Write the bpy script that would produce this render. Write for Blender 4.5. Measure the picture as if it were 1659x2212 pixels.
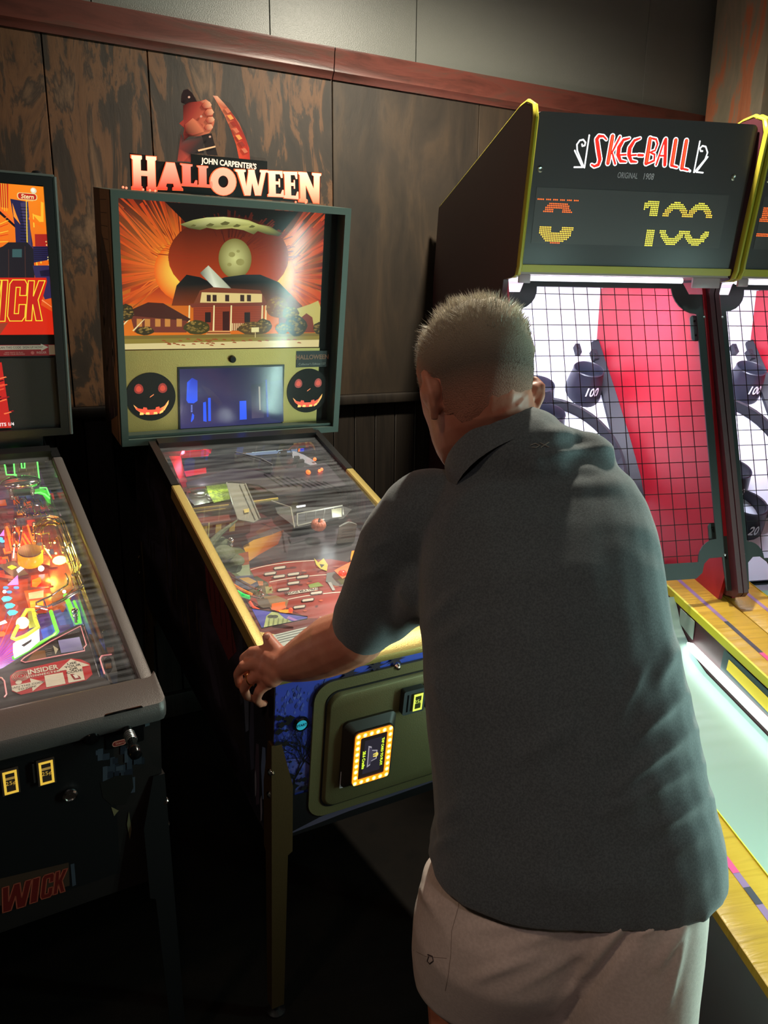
import bpy, bmesh, math, random
from mathutils import Vector, Matrix, noise
for o in list(bpy.data.objects): bpy.data.objects.remove(o)
random.seed(7)
SC = bpy.context.scene; COL = SC.collection
R_ = math.radians; PI = math.pi
# ------------------------------------------------------------------ camera
FPX, PITCH, ROLL, YAW, CH = 1678.9, R_(-14.3489), R_(-0.4978), R_(-28.9033), 1.6266
MROT = Matrix.Rotation(YAW, 3, 'Z') @ Matrix.Rotation(PITCH, 3, 'X')
EYE = Vector((0, 0, CH))
def ray(px, py):
    x = (px - 829.5) / FPX; y = -(py - 1106) / FPX
    c, s = math.cos(-ROLL), math.sin(-ROLL)
    return MROT @ Vector((c*x - s*y, 1, s*x + c*y))
cd = bpy.data.cameras.new('camera'); cam = bpy.data.objects.new('camera', cd); COL.objects.link(cam)
fw = ray(829.5, 1106); rt = (ray(830.5, 1106) - fw).normalized(); fw.normalize(); up = rt.cross(fw)
cam.matrix_world = Matrix.Translation(EYE) @ Matrix((rt, up, -fw)).transposed().to_4x4()
cd.sensor_fit = 'VERTICAL'; cd.sensor_height = 36; cd.lens = FPX/2212*36; cd.clip_start = .05
SC.camera = cam
SC.view_settings.view_transform = 'Standard'; SC.view_settings.look = 'None'
SC.view_settings.gamma = 1; SC.view_settings.use_curve_mapping = False
SC.view_settings.exposure = 0.0
# ------------------------------------------------------------------ ambient, wall spotlight and added fill lights
w = bpy.data.worlds.new('world'); SC.world = w; w.use_nodes = True
w.node_tree.nodes['Background'].inputs[0].default_value = (.9, .8, .75, 1)
w.node_tree.nodes['Background'].inputs[1].default_value = .16
def lamp(name, kind, loc, energy, color, size=.1, target=None, parent=None, **kw):
    l = bpy.data.lights.new(name, kind); l.energy = energy; l.color = color
    if kind == 'AREA': l.size = size
    else: l.shadow_soft_size = size
    for k, v in kw.items(): setattr(l, k, v)
    o = bpy.data.objects.new(name, l); COL.objects.link(o); o.location = loc
    if target is not None: o.rotation_euler = (Vector(target) - Vector(loc)).to_track_quat('-Z', 'Y').to_euler()
    if parent: o.parent = parent
    return o
ROOM = dict(
    spot_wall=((1.66, 1.95, 3.06), 260, (1, .92, .74)),
    fill_front=((-.4, -1.4, 3.38), 58, (1, .80, .76)),  # added pinkish fill light behind the camera, unseen
    fill_left=((-1.35, .1, 3.38), 60, (1, .72, .52)),  # added warm fill to brighten the gap between the pinball machines
    fill_right=((2.9, -.5, 3.38), 40, (.62, 1, .90)),  # added teal fill, standing in for lit machines further right
)
# ------------------------------------------------------------------ materials
def s(r, g, b):
    f = lambda c: ((c/255)/12.92 if c/255 <= .04045 else ((c/255+.055)/1.055)**2.4)
    return (f(r), f(g), f(b), 1)
MATS = {}
def mk(name, base=(.5, .5, .5, 1), rough=.5, metal=0, emis=0, ecol=None, bump=None, var=None, coat=0, spec=.5, alpha=1, trans=0, stretch=(1, 1, 1), sheen=0):
    if name in MATS: return MATS[name]
    m = bpy.data.materials.new(name); m.use_nodes = True; nt = m.node_tree; L = nt.links.new
    b = nt.nodes['Principled BSDF']; I = b.inputs
    I['Roughness'].default_value = rough; I['Metallic'].default_value = metal
    I['Coat Weight'].default_value = coat; I['Specular IOR Level'].default_value = spec
    I['Alpha'].default_value = alpha; I['Transmission Weight'].default_value = trans
    I['Sheen Weight'].default_value = sheen
    attr = None
    def at():
        nonlocal attr
        if attr is None:
            attr = nt.nodes.new('ShaderNodeAttribute'); attr.attribute_name = 'Col'
        return attr.outputs['Color']
    tc = nt.nodes.new('ShaderNodeTexCoord'); mp = nt.nodes.new('ShaderNodeMapping'); mp.inputs['Scale'].default_value = stretch
    L(tc.outputs['Object'], mp.inputs[0])
    if base == 'attr': L(at(), I['Base Color'])
    elif var:
        n = nt.nodes.new('ShaderNodeTexNoise'); n.inputs['Scale'].default_value = var[0]; n.inputs['Detail'].default_value = 6
        r = nt.nodes.new('ShaderNodeValToRGB'); r.color_ramp.elements[0].position = .38; r.color_ramp.elements[1].position = .64
        r.color_ramp.elements[0].color = base; r.color_ramp.elements[1].color = var[1]
        L(mp.outputs[0], n.inputs[0]); L(n.outputs[0], r.inputs[0]); L(r.outputs[0], I['Base Color'])
    else: I['Base Color'].default_value = base
    if emis:
        I['Emission Strength'].default_value = emis
        if ecol == 'attr': L(at(), I['Emission Color'])
        else: I['Emission Color'].default_value = ecol or base
    if bump:
        n = nt.nodes.new('ShaderNodeTexNoise'); n.inputs['Scale'].default_value = bump[0]; n.inputs['Detail'].default_value = 4
        bp = nt.nodes.new('ShaderNodeBump'); bp.inputs['Strength'].default_value = bump[1]; bp.inputs['Distance'].default_value = bump[2] if len(bump) > 2 else .002
        L(mp.outputs[0], n.inputs[0]); L(n.outputs[0], bp.inputs['Height']); L(bp.outputs[0], I['Normal'])
    MATS[name] = m; return m
def glassmat(name, tint=(1, 1, 1, 1), dust=.0, ior=1.5, streak=(3, 60, 3), rough=.015):
    if name in MATS: return MATS[name]
    m = bpy.data.materials.new(name); m.use_nodes = True; nt = m.node_tree; L = nt.links.new
    for n in list(nt.nodes): nt.nodes.remove(n)
    out = nt.nodes.new('ShaderNodeOutputMaterial'); mix = nt.nodes.new('ShaderNodeMixShader'); mix2 = nt.nodes.new('ShaderNodeMixShader')
    tr = nt.nodes.new('ShaderNodeBsdfTransparent'); gl = nt.nodes.new('ShaderNodeBsdfGlossy'); fr = nt.nodes.new('ShaderNodeFresnel')
    df = nt.nodes.new('ShaderNodeBsdfDiffuse'); df.inputs[0].default_value = (.9, .95, 1, 1)
    tr.inputs[0].default_value = tint; gl.inputs['Roughness'].default_value = rough; fr.inputs[0].default_value = ior
    gm = nt.nodes.new('ShaderNodeNewGeometry'); mm = nt.nodes.new('ShaderNodeMath'); mm.operation = 'SUBTRACT'; mm.use_clamp = True
    L(fr.outputs[0], mm.inputs[0]); L(gm.outputs['Backfacing'], mm.inputs[1]); L(mm.outputs[0], mix.inputs[0]); L(tr.outputs[0], mix.inputs[1]); L(gl.outputs[0], mix.inputs[2])
    tc = nt.nodes.new('ShaderNodeTexCoord'); mp = nt.nodes.new('ShaderNodeMapping'); mp.inputs['Scale'].default_value = streak; mp.inputs['Rotation'].default_value = (0, 0, .5)
    n = nt.nodes.new('ShaderNodeTexNoise'); n.inputs['Scale'].default_value = 2.2; n.inputs['Detail'].default_value = 8
    mr = nt.nodes.new('ShaderNodeMapRange'); mr.inputs[1].default_value = .35; mr.inputs[2].default_value = .75; mr.inputs[4].default_value = dust
    L(tc.outputs['Object'], mp.inputs[0]); L(mp.outputs[0], n.inputs[0]); L(n.outputs[0], mr.inputs[0])
    L(mr.outputs[0], mix2.inputs[0]); L(mix.outputs[0], mix2.inputs[1]); L(df.outputs[0], mix2.inputs[2]); L(mix2.outputs[0], out.inputs[0])
    MATS[name] = m; return m
# ------------------------------------------------------------------ mesh helpers
XF = Matrix.Identity(4)      # shape frame -> thing frame
MW = Matrix.Identity(4)      # thing frame -> world
class B:
    def __init__(self, col=(1, 1, 1, 1)):
        self.bm = bmesh.new(); self.cl = self.bm.loops.layers.float_color.new('Col'); self.col = col
    def paint(self, faces, col=None):
        col = col or self.col
        for f in faces:
            for l in f.loops: l[self.cl] = col
        return faces
    def box(self, x0, x1, y0, y1, z0, z1, bev=0, seg=2, col=None, M=None):
        r = bmesh.ops.create_cube(self.bm, size=1); vs = r['verts']
        for v in vs: v.co = Vector(((x0+x1)/2 + v.co.x*(x1-x0), (y0+y1)/2 + v.co.y*(y1-y0), (z0+z1)/2 + v.co.z*(z1-z0)))
        if bev:
            es = list({e for v in vs for e in v.link_edges})
            bb = bmesh.ops.bevel(self.bm, geom=es, offset=bev, segments=seg, affect='EDGES', profile=.5); vs = list({v for f in bb['faces'] for v in f.verts} | {v for v in vs if v.is_valid})
        if M is not None:
            for v in vs: v.co = M @ v.co
        self.paint({f for v in vs for f in v.link_faces}, col); return self
    def face(self, pts, col=None, cols=None):
        vs = [self.bm.verts.new(p) for p in pts]; f = self.bm.faces.new(vs)
        self.paint([f], col or (cols[0] if cols else None))
        if cols:
            for l, c in zip(f.loops, cols): l[self.cl] = c
        return f
    def prism(self, pts, fr, d0, d1, col=None, cap=True):
        """pts 2-D outline in frame fr, between heights d0 and d1 along its normal"""
        a = [self.bm.verts.new(fr.P(u, v, d0)) for u, v in pts]; b = [self.bm.verts.new(fr.P(u, v, d1)) for u, v in pts]; n = len(pts)
        fs = [self.bm.faces.new((a[i], a[(i+1) % n], b[(i+1) % n], b[i])) for i in range(n)]
        if cap: fs += [self.bm.faces.new(a[::-1]), self.bm.faces.new(b)]
        self.paint(fs, col); return self
    def tube(self, pts, r, n=8, closed=False, col=None, rr=None, flat=1):
        pts = [Vector(p) for p in pts]; m = len(pts); rings = []; up = None
        for i, p in enumerate(pts):
            a = pts[(i-1) % m] if (i > 0 or closed) else p; b = pts[(i+1) % m] if (i < m-1 or closed) else p
            t = (b - a).normalized() if (b-a).length > 1e-9 else Vector((0, 0, 1))
            if up is None: up = Vector((0, 0, 1)) if abs(t.z) < .9 else Vector((1, 0, 0))
            x = t.cross(up).normalized(); y = x.cross(t).normalized(); up = y
            q = rr[i] if rr else r
            rings.append([self.bm.verts.new(p + x*math.cos(2*PI*k/n)*q + y*math.sin(2*PI*k/n)*q*flat) for k in range(n)])
        return self.skin(rings, closed, col)
    def skin(self, rings, closed=False, col=None, cap=True):
        fs = []; m = len(rings)
        for i in range(m if closed else m-1):
            a, b = rings[i], rings[(i+1) % m]; n = len(a)
            for k in range(n): fs.append(self.bm.faces.new((a[k], a[(k+1) % n], b[(k+1) % n], b[k])))
        if cap and not closed: fs += [self.bm.faces.new(rings[0][::-1]), self.bm.faces.new(rings[-1])]
        self.paint(fs, col); return self
    def loft(self, rings, col=None, cap=True):
        return self.skin([[self.bm.verts.new(p) for p in r] for r in rings], False, col, cap)
    def lathe(self, prof, c, axis=(0, 0, 1), n=24, col=None, cap=True):
        q = Vector((0, 0, 1)).rotation_difference(Vector(axis)); c = Vector(c)
        return self.loft([[c + q @ Vector((r*math.cos(2*PI*k/n), r*math.sin(2*PI*k/n), z)) for k in range(n)] for r, z in prof], col, cap)
    def ball(self, c, r, sc=(1, 1, 1), n=12, col=None):
        rs = bmesh.ops.create_uvsphere(self.bm, u_segments=n, v_segments=max(6, n*2//3), radius=r)
        for v in rs['verts']: v.co = Vector((v.co.x*sc[0], v.co.y*sc[1], v.co.z*sc[2])) + Vector(c)
        self.paint({f for v in rs['verts'] for f in v.link_faces}, col); return self
    def text(self, txt, fr, u, v, size, h=0, depth=0, sx=1, shear=0, off=0, rot=0, col=None, align='CENTER', space=1):
        c = bpy.data.curves.new('t', 'FONT'); c.body = txt; c.size = size; c.align_x = align; c.align_y = 'CENTER'
        c.shear = shear; c.offset = off; c.extrude = depth/2; c.space_character = space; c.resolution_u = 3
        o = bpy.data.objects.new('t', c); COL.objects.link(o); dg = bpy.context.evaluated_depsgraph_get(); dg.update()
        me = bpy.data.meshes.new_from_object(o.evaluated_get(dg)); bpy.data.objects.remove(o); bpy.data.curves.remove(c)
        n0 = len(self.bm.faces); v0 = len(self.bm.verts); self.bm.from_mesh(me); bpy.data.meshes.remove(me)
        self.bm.verts.ensure_lookup_table(); self.bm.faces.ensure_lookup_table(); cr, sr = math.cos(rot), math.sin(rot)
        for q in self.bm.verts[v0:]:
            x, y, z = q.co.x*sx, q.co.y, q.co.z; q.co = fr.P(u + x*cr - y*sr, v + x*sr + y*cr, h + z)
        self.paint(self.bm.faces[n0:], col); return self
class Fr:
    """a flat frame: origin, two in-plane directions, normal"""
    def __init__(self, O, U=(1, 0, 0), V=(0, 0, 1)):
        self.O, self.U, self.V = Vector(O), Vector(U).normalized(), Vector(V).normalized(); self.N = self.U.cross(self.V)
    def P(self, u, v, h=0): return self.O + self.U*u + self.V*v + self.N*h
    def px(self, x, y, h=0):
        """where the sight line of a measured image point meets this plane"""
        T = (MW @ XF).inverted(); o = T @ EYE; d = T.to_3x3() @ ray(x, y)
        t = (self.O + self.N*h - o).dot(self.N) / d.dot(self.N)
        q = o + d*t - self.O; return (q.dot(self.U), q.dot(self.V))
    def pts(self, lst, h=0): return [self.px(x, y, h) for x, y in lst]
def flat(b, fr, pts, h, col=None, cols=None):
    return b.face([fr.P(u, v, h) for u, v in pts], col, cols)
def rrect(u0, v0, u1, v1, r, n=5):
    out = []
    for cx, cy, a in ((u1-r, v1-r, 0), (u0+r, v1-r, 90), (u0+r, v0+r, 180), (u1-r, v0+r, 270)):
        for k in range(n+1):
            t = R_(a + 90*k/n); out.append((cx + r*math.cos(t), cy + r*math.sin(t)))
    return out
def circ(u, v, r, n=24, ry=None, a0=0, a1=360):
    ry = ry or r; full = abs(a1-a0) >= 360
    return [(u + r*math.cos(R_(a0+(a1-a0)*k/(n if full else n-1))), v + ry*math.sin(R_(a0+(a1-a0)*k/(n if full else n-1)))) for k in range(n)]
def smooth(o, ang=40):
    for p in o.data.polygons: p.use_smooth = True
    o.data.set_sharp_from_angle(angle=R_(ang))
def obj(name, b, mat, parent=None, sm=True, label=None, recalc=True):
    bm = b.bm; bm.transform(XF)
    if recalc: bmesh.ops.recalc_face_normals(bm, faces=bm.faces)
    me = bpy.data.meshes.new(name); bm.to_mesh(me); bm.free(); me.materials.append(mat)
    o = bpy.data.objects.new(name, me); COL.objects.link(o)
    if parent: o.parent = parent
    if sm: smooth(o)
    if label: o['label'] = label
    return o
def thing(name, label, cat, loc=(0, 0, 0), rotz=0, group=None):
    global MW
    o = bpy.data.objects.new(name, None); COL.objects.link(o); o.empty_display_size = .1
    o.location = loc; o.rotation_euler = (0, 0, rotz); tag(o, label, cat, group)
    MW = Matrix.Translation(loc) @ Matrix.Rotation(rotz, 4, 'Z'); return o
def tag(o, label, cat, group=None):
    o['label'] = label; o['category'] = cat
    if group: o['group'] = group
    return o
def struct(name, b, mat, **k):
    o = obj(name, b, mat, **k); o['kind'] = 'structure'; return o
def reset():
    global XF, MW
    XF = Matrix.Identity(4); MW = Matrix.Identity(4)
MIX = lambda a, b, t: tuple(a[i]*(1-t) + b[i]*t for i in range(4))
# common materials
m_print = mk('printed_surface', 'attr', .45)
m_lit = mk('backlit_print', (.02, .02, .02, 1), .12, emis=1, ecol='attr')
m_glow = mk('glowing_print', (.1, .1, .1, 1), .3, emis=1.6, ecol='attr')
m_paint = mk('painted_surface', 'attr', .35)
m_black = mk('black_powdercoat', s(20, 20, 21), .38, bump=(900, .15, .0004))
m_blackgloss = mk('black_gloss', s(14, 14, 15), .15)
m_gold = mk('gold_hammertone', s(192, 168, 100), .42, .55, bump=(420, .6, .0008))
m_grn = mk('grey_green_frame', s(72, 86, 80), .45, .2, bump=(300, .1, .0005))
m_chrome = mk('chrome', (.8, .8, .8, 1), .12, 1)
m_steel = mk('brushed_steel', (.55, .55, .55, 1), .3, 1)
m_glass = glassmat('playfield_glass', dust=.085)
m_glassclear = glassmat('backbox_glass', dust=.0, ior=1.12, rough=.12)

def explode(o):
    """split a joined mesh of look-alike pieces into one object per piece"""
    bm = bmesh.new(); bm.from_mesh(o.data); seen = set(); groups = []
    for f in bm.faces:
        if f in seen: continue
        st_ = [f]; seen.add(f); g = []
        while st_:
            q = st_.pop(); g.append(q.index)
            for e in q.edges:
                for k in e.link_faces:
                    if k not in seen: seen.add(k); st_.append(k)
        groups.append(set(g))
    bm.free()
    if len(groups) < 2: return
    base = o.name.split('.')[0]; mats = o.data.materials[0]
    for i, g in enumerate(groups):
        bm = bmesh.new(); bm.from_mesh(o.data); bmesh.ops.delete(bm, geom=[f for f in bm.faces if f.index not in g], context='FACES')
        me = bpy.data.meshes.new(base); bm.to_mesh(me); bm.free(); me.materials.append(mats)
        if i == 0: first = me
        else:
            n = bpy.data.objects.new(base, me); COL.objects.link(n); n.parent = o.parent; n.matrix_basis = o.matrix_basis
            if o.get('label'): n['label'] = o['label']
    o.data = first
# ================================================================== room
def wallmat(name, cols, rough, scale, stretch, spec=.4):
    m = bpy.data.materials.new(name); m.use_nodes = True; nt = m.node_tree; L = nt.links.new; b = nt.nodes['Principled BSDF']
    b.inputs['Roughness'].default_value = rough; b.inputs['Specular IOR Level'].default_value = spec
    tc = nt.nodes.new('ShaderNodeTexCoord'); mp = nt.nodes.new('ShaderNodeMapping'); mp.inputs['Scale'].default_value = stretch
    n = nt.nodes.new('ShaderNodeTexNoise'); n.inputs['Scale'].default_value = scale; n.inputs['Detail'].default_value = 9; n.inputs['Roughness'].default_value = .62; n.inputs['Distortion'].default_value = .6
    r = nt.nodes.new('ShaderNodeValToRGB'); e = r.color_ramp.elements
    e[0].position, e[0].color = cols[0]; e[1].position, e[1].color = cols[-1]
    for p, c in cols[1:-1]:
        q = e.new(p); q.color = c
    bp = nt.nodes.new('ShaderNodeBump'); bp.inputs['Strength'].default_value = .5; bp.inputs['Distance'].default_value = .004
    L(tc.outputs['Object'], mp.inputs[0]); L(mp.outputs[0], n.inputs[0]); L(n.outputs[0], r.inputs[0]); L(r.outputs[0], b.inputs['Base Color'])
    L(n.outputs[0], bp.inputs['Height']); L(bp.outputs[0], b.inputs['Normal']); return m
m_peel = wallmat('peeling_painted_wood', [(.34, s(34, 26, 19)), (.47, s(48, 37, 27)), (.50, s(88, 59, 36)), (.56, s(100, 68, 42)), (.60, s(50, 37, 27)), (.70, s(112, 84, 60))], .6, 3.2, (3.2, 1, .85))
m_peel2 = wallmat('dark_stained_wood', [(.3, s(30, 25, 20)), (.5, s(48, 39, 30)), (.62, s(62, 49, 36)), (.75, s(40, 34, 28))], .6, 2.2, (3, 1, .8))
m_trimwood = wallmat('red_brown_trim', [(.3, s(60, 36, 30)), (.5, s(100, 54, 46)), (.6, s(84, 58, 50)), (.75, s(120, 72, 60))], .38, 3, (.8, 4, 6))
m_upper = mk('dark_textured_paint', s(112, 114, 108), .38, bump=(260, .6, .0015), spec=.6)
m_dark = mk('dark_room_paint', s(52, 44, 40), .8, bump=(60, .1))
m_wains = wallmat('black_beadboard', [(.3, s(30, 26, 23)), (.6, s(46, 39, 33)), (.8, s(34, 30, 26))], .5, 6, (6, 1, .3))
m_floor = wallmat('dark_worn_floor', [(.3, s(13, 11, 9)), (.5, s(20, 16, 13)), (.7, s(11, 10, 9))], .75, 5, (1, 1, 1), spec=.1)
b = B(); b.box(-3, 5.6, -4, 3.12, -.05, 0); fl = struct('floor', b, m_floor)
b = B(); b.box(-3, 5.6, -4, 3.12, 3.5, 3.55); struct('ceiling', b, mk('ceiling_black', s(26, 26, 26), .9))
b = B(); b.box(-3.06, -3, -4, 3.12, 0, 3.5); struct('wall_left', b, m_dark)
b = B(); b.box(5.6, 5.66, -4, 3.12, 0, 3.5); struct('wall_right', b, m_dark)
b = B(); b.box(-3, 5.6, -4.06, -4, 0, 3.5); struct('wall_front', b, m_dark)
b = B(); b.box(-3, 5.6, 3.02, 3.12, 0, 3.5); wb = struct('wall_back', b, mk('wall_core', s(10, 10, 10), .8))
# upper dark sheets, joints left open
xs = [-3, -2.1, -1.32, -.7, -.08, .54, 1.163, 1.785, 3.05, 4.3, 5.6]
for i in range(len(xs)-1):
    b = B(); b.box(xs[i]+.0015, xs[i+1]-.0015, 3.0, 3.03, 2.55, 3.5, .001, 1); obj('panel', b, m_upper, wb)
# lower distressed boards
xs = [-3, -2.3, -1.62, -.95, -.29, .374, .708, 1.403, 2.09, 2.78, 3.47, 4.2, 4.9, 5.6]
for i in range(len(xs)-1):
    b = B(); b.box(xs[i]+.0015, xs[i+1]-.0015, 2.98, 3.03, 1.29, 2.52, .002, 1); obj('board', b, m_peel if xs[i] < 1.3 else m_peel2, wb)
x = -3.0; i = 0
pts = [(0, 0)]
b0 = None
while x < 5.59:
    b = B(); b.box(x+.002, x+.098, 2.985, 3.03, .1, 1.25, .003, 1)
    obj('beadboard', b, m_wains, wb); x += .1
b = B(); b.box(-3, 5.6, 2.95, 3.03, 1.25, 1.29, .006); struct('trim_1', b, m_wains)
def crown(x0, x1):
    b = B(); prof = [(3.03, 2.488), (2.972, 2.488), (2.968, 2.497), (2.962, 2.505), (2.956, 2.512), (2.958, 2.520), (2.953, 2.540), (2.950, 2.575), (2.946, 2.584), (2.946, 2.592), (3.03, 2.592)]
    b.loft([[Vector((x, y, z)) for y, z in prof] for x in (x0, x1)]); return b
for k, (a, c) in enumerate(((-3, 1.398), (1.402, 3.9), (3.904, 5.6))): struct('trim_%d' % (k+2), crown(a, c), m_trimwood)
b = B(); b.box(-3, 5.6, 2.96, 3.03, 0, .1, .004); struct('baseboard_back', b, m_wains)
# corner post at the right
m_post = wallmat('rusty_post', [(.3, s(140, 142, 122)), (.5, s(176, 160, 136)), (.56, s(224, 140, 100)), (.7, s(200, 124, 90))], .6, 2.4, (3, 3, .8))
b = B(); b.box(3.42, 3.80, 2.62, 2.94, 0, 3.5, .012); o = obj('column', b, m_post); tag(o, 'rust and grey-green distressed square column at the right edge', 'column')
b = B(); b.box(3.63, 3.775, 2.965, 3.0, 2.775, 2.862, .004); b.box(3.655, 3.70, 2.958, 2.966, 2.78, 2.857, .002); b.box(3.715, 3.75, 2.958, 2.966, 2.78, 2.857, .002)
o = obj('junction_box', b, mk('box_grey', s(70, 70, 66), .5)); tag(o, 'small dark grey box on the upper wall beside the column', 'electrical box')
# wall spotlight, then three added fill lights at ceiling height
for k, (n, (loc, en, c)) in enumerate(ROOM.items()):
    lab = ['black spotlight on a short rod in front of the wood-panelled wall', 'added fill light in a round black housing behind the player', 'added fill light in a round black housing above the left pinball machine', 'added teal fill light in a round black housing over the open floor at the right'][k]
    zl_ = loc[2]+.14; t = thing('ceiling_lamp', lab, 'lamp', (loc[0], loc[1], 3.5)); XF = Matrix.Translation((0, 0, zl_-3.5)); b = B()
    b.lathe([(.075, -.10), (.08, -.0), (.07, 0), (.065, -.09)], (0, 0, 0), n=20, cap=False); obj('housing', b, m_black, t)
    if zl_ < 3.45: b = B(); b.tube([(0, 0, -.01), (0, 0, 3.5-zl_)], .012, 10); obj('rod', b, m_black, t)
    b = B(); b.lathe([(.0, -.045), (.06, -.045), (.06, -.04), (0, -.04)], (0, 0, 0), n=16, cap=False)
    obj('bulb', b, mk('bulb_%d' % k, (1, 1, 1, 1), .4, emis=6, ecol=(*c, 1)), t)
    if k == 0: l = lamp('lamp_light', 'SPOT', (0, 0, zl_-3.64), en, c, .06, None, t, spot_size=R_(178), spot_blend=.9)
    else: l = lamp('lamp_light', 'SPOT', (0, 0, zl_-3.64), en, c, .12, None, t, spot_size=R_(165), spot_blend=1)
reset()
# ================================================================== pinball machines
TILT = R_(8.5284); SL = math.atan(.1665); PZ = .4663
PXF = Matrix.Translation((0, 0, PZ)) @ Matrix.Rotation(TILT, 4, 'X')
W, WB = .56, .724
FRONT = Fr((0, 0, 0), (1, 0, 0), (0, 0, 1))                  # cabinet front face
GL = Fr((0, 0, .438), (1, 0, 0), (0, math.cos(SL), math.sin(SL)))   # plane of the rails
PFH = -.10                                                   # playfield below the rails
def rails_z(y): return .438 + .1665*y
def pinball(t, m_cab, m_rail, m_leg, m_inner, xo, wb, zb, hb, m_frame, side_y=.81, slim=False):
    """cabinet, legs, rails, lock bar, glass and backbox shell shared by both machines"""
    global XF
    XF = PXF
    b = B(); th = .018
    prof = [(0, 0), (1.31, 0), (1.31, rails_z(1.31)-.014), (0, rails_z(0)-(.014 if slim else .03))]
    for x in (0, W-th): b.prism(prof, Fr((x, 0, 0), (0, 1, 0), (0, 0, 1)), 0, th)
    b.box(th, W-th, 0, th, 0, .426 if slim else .405); b.box(th, W-th, 1.29, 1.308, 0, .62); b.box(th, W-th, th, 1.29, .004, .018)
    cab = obj('cabinet', b, m_cab, t)
    # inner side liners
    b = B()
    for x in (th, W-th-.004): b.prism([(.11, .31), (1.27, .50), (1.27, rails_z(1.27)-.012), (.11, rails_z(.11)-.012)], Fr((x, 0, 0), (0, 1, 0), (0, 0, 1)), 0, .004)
    obj('inner_side_panel', b, m_inner, t)
    for x0 in (-.006, W-.020):
        b = B(); b.loft([[GL.P(x, y, h) for x, h in ((x0, -.035), (x0+.004, -.035), (x0+.004, -.004), (x0+.024, -.004), (x0+.026, 0), (x0+.022, .003), (x0+.003, .003), (x0, 0))] for y in (.07, side_y)])
        obj('side_rail', b, m_rail, t)
        b = B(); b.loft([[GL.P(x, y, h) for x, h in ((x0, -.035), (x0+.022, -.035), (x0+.022, .006), (x0, .006))] for y in (side_y+.001, 1.085)])
        obj('hinge_arm', b, m_black, t)
    # lock bar
    b = B(); pr = [(-.012, -.034), (-.014, -.02), (-.010, -.006), (-.002, .002), (.07, .004), (.078, 0), (.078, -.012), (.0, -.014), (-.003, -.034)]
    if slim: pr = [(-.012, -.011), (-.015, -.002), (-.012, .007), (-.003, .012), (.07, .012), (.078, .006), (.078, -.010), (0, -.010), (-.003, -.013)]
    b.loft([[GL.P(x, y + dy, h) for y, h in pr] for x, dy in ((-.012, .012), (-.006, .003), (.004, 0), (W-.004, 0), (W+.006, .003), (W+.012, .012))])
    obj('lock_bar', b, m_rail, t)
    b = B(); flatbox(b, GL, .020, .540, .078, 1.075, -.008, -.005); obj('glass', b, m_glass, t)
    b = B(); flatbox(b, GL, .018, .542, 1.055, 1.09, -.02, .012); obj('glass_channel', b, m_black, t)
    # legs (floor frame)
    for sx in (0, 1):
        for back in (0, 1):
            y0 = 1.27 if back else 0; XF = PXF
            top = PXF @ Vector((W*sx, y0, .27 if not back else .20)); bot = Vector((W*sx + (.012 if sx else -.012), (y0+.0+ (.03 if back else -.02)), .03))
            XF = Matrix.Identity(4); b = B(); q = 1 if sx == 0 else -1; f = 1 if not back else -1
            rings = []
            for k, wd in ((0, .018), (.16, .045), (.4, .045), (.41, .034), (1, .026)):
                p = top.lerp(bot, k); e = .0045
                o_ = p + Vector((-q*e, -f*e, 0))
                rings.append([o_, o_ + Vector((q*(wd+e), 0, 0)), o_ + Vector((q*(wd+e), f*e, 0)), o_ + Vector((q*e, f*e, 0)), o_ + Vector((q*e, f*(wd+e), 0)), o_ + Vector((0, f*(wd+e), 0))])
            b.loft(rings); lg = obj('leg', b, m_leg, t, sm=False)
            b = B(); b.lathe([(.0, 0), (.022, 0), (.022, .006), (.008, .012), (.006, .05), (0, .05)], (bot.x+q*.012, bot.y+f*.012, 0), n=14); obj('leveler', b, m_black, lg)
            XF = PXF
            b = B()
            for z in (.203, .142):
                d = Vector((-q*.7, -f*.7, 0)).normalized()
                b.lathe([(0, 0), (.009, 0), (.0095, .004), (.006, .009), (0, .011)], Vector((W*sx+q*.006-q*.008, y0 + f*.006 - f*.010, z-.07*back)), d, 6)
            obj('bolt', b, m_chrome, lg)
    XF = PXF
    # backbox shell
    y0, y1 = 1.09, 1.335; z1 = zb+hb; x1 = xo+wb
    b = B()
    b.box(xo, xo+.016, y0, y1, zb, z1); b.box(x1-.016, x1, y0, y1, zb, z1); b.box(xo+.016, x1-.016, y0, y1, z1-.016, z1)
    b.box(xo+.016, x1-.016, y0, y1, zb, zb+.016); b.box(xo+.016, x1-.016, y1-.012, y1, zb+.016, z1-.016)
    b.box(.03, W-.03, 1.10, 1.30, .55, zb)
    obj('backbox', b, m_frame, t)
    return cab
def flatbox(b, fr, u0, u1, v0, v1, h0, h1, col=None):
    return b.prism([(u0, v0), (u1, v0), (u1, v1), (u0, v1)], fr, h0, h1, col)
def bars(fr, x0, x1, z0, z1, wd, dp, name, mat, t, bev=0):
    b = B(); i = wd
    for a in ((x0, x1, z1-i, z1), (x0, x1, z0, z0+i), (x0, x0+i, z0+i, z1-i), (x1-i, x1, z0+i, z1-i)): flatbox(b, fr, a[0], a[1], a[2], a[3], 0, dp)
    return obj(name, b, mat, t)
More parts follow.
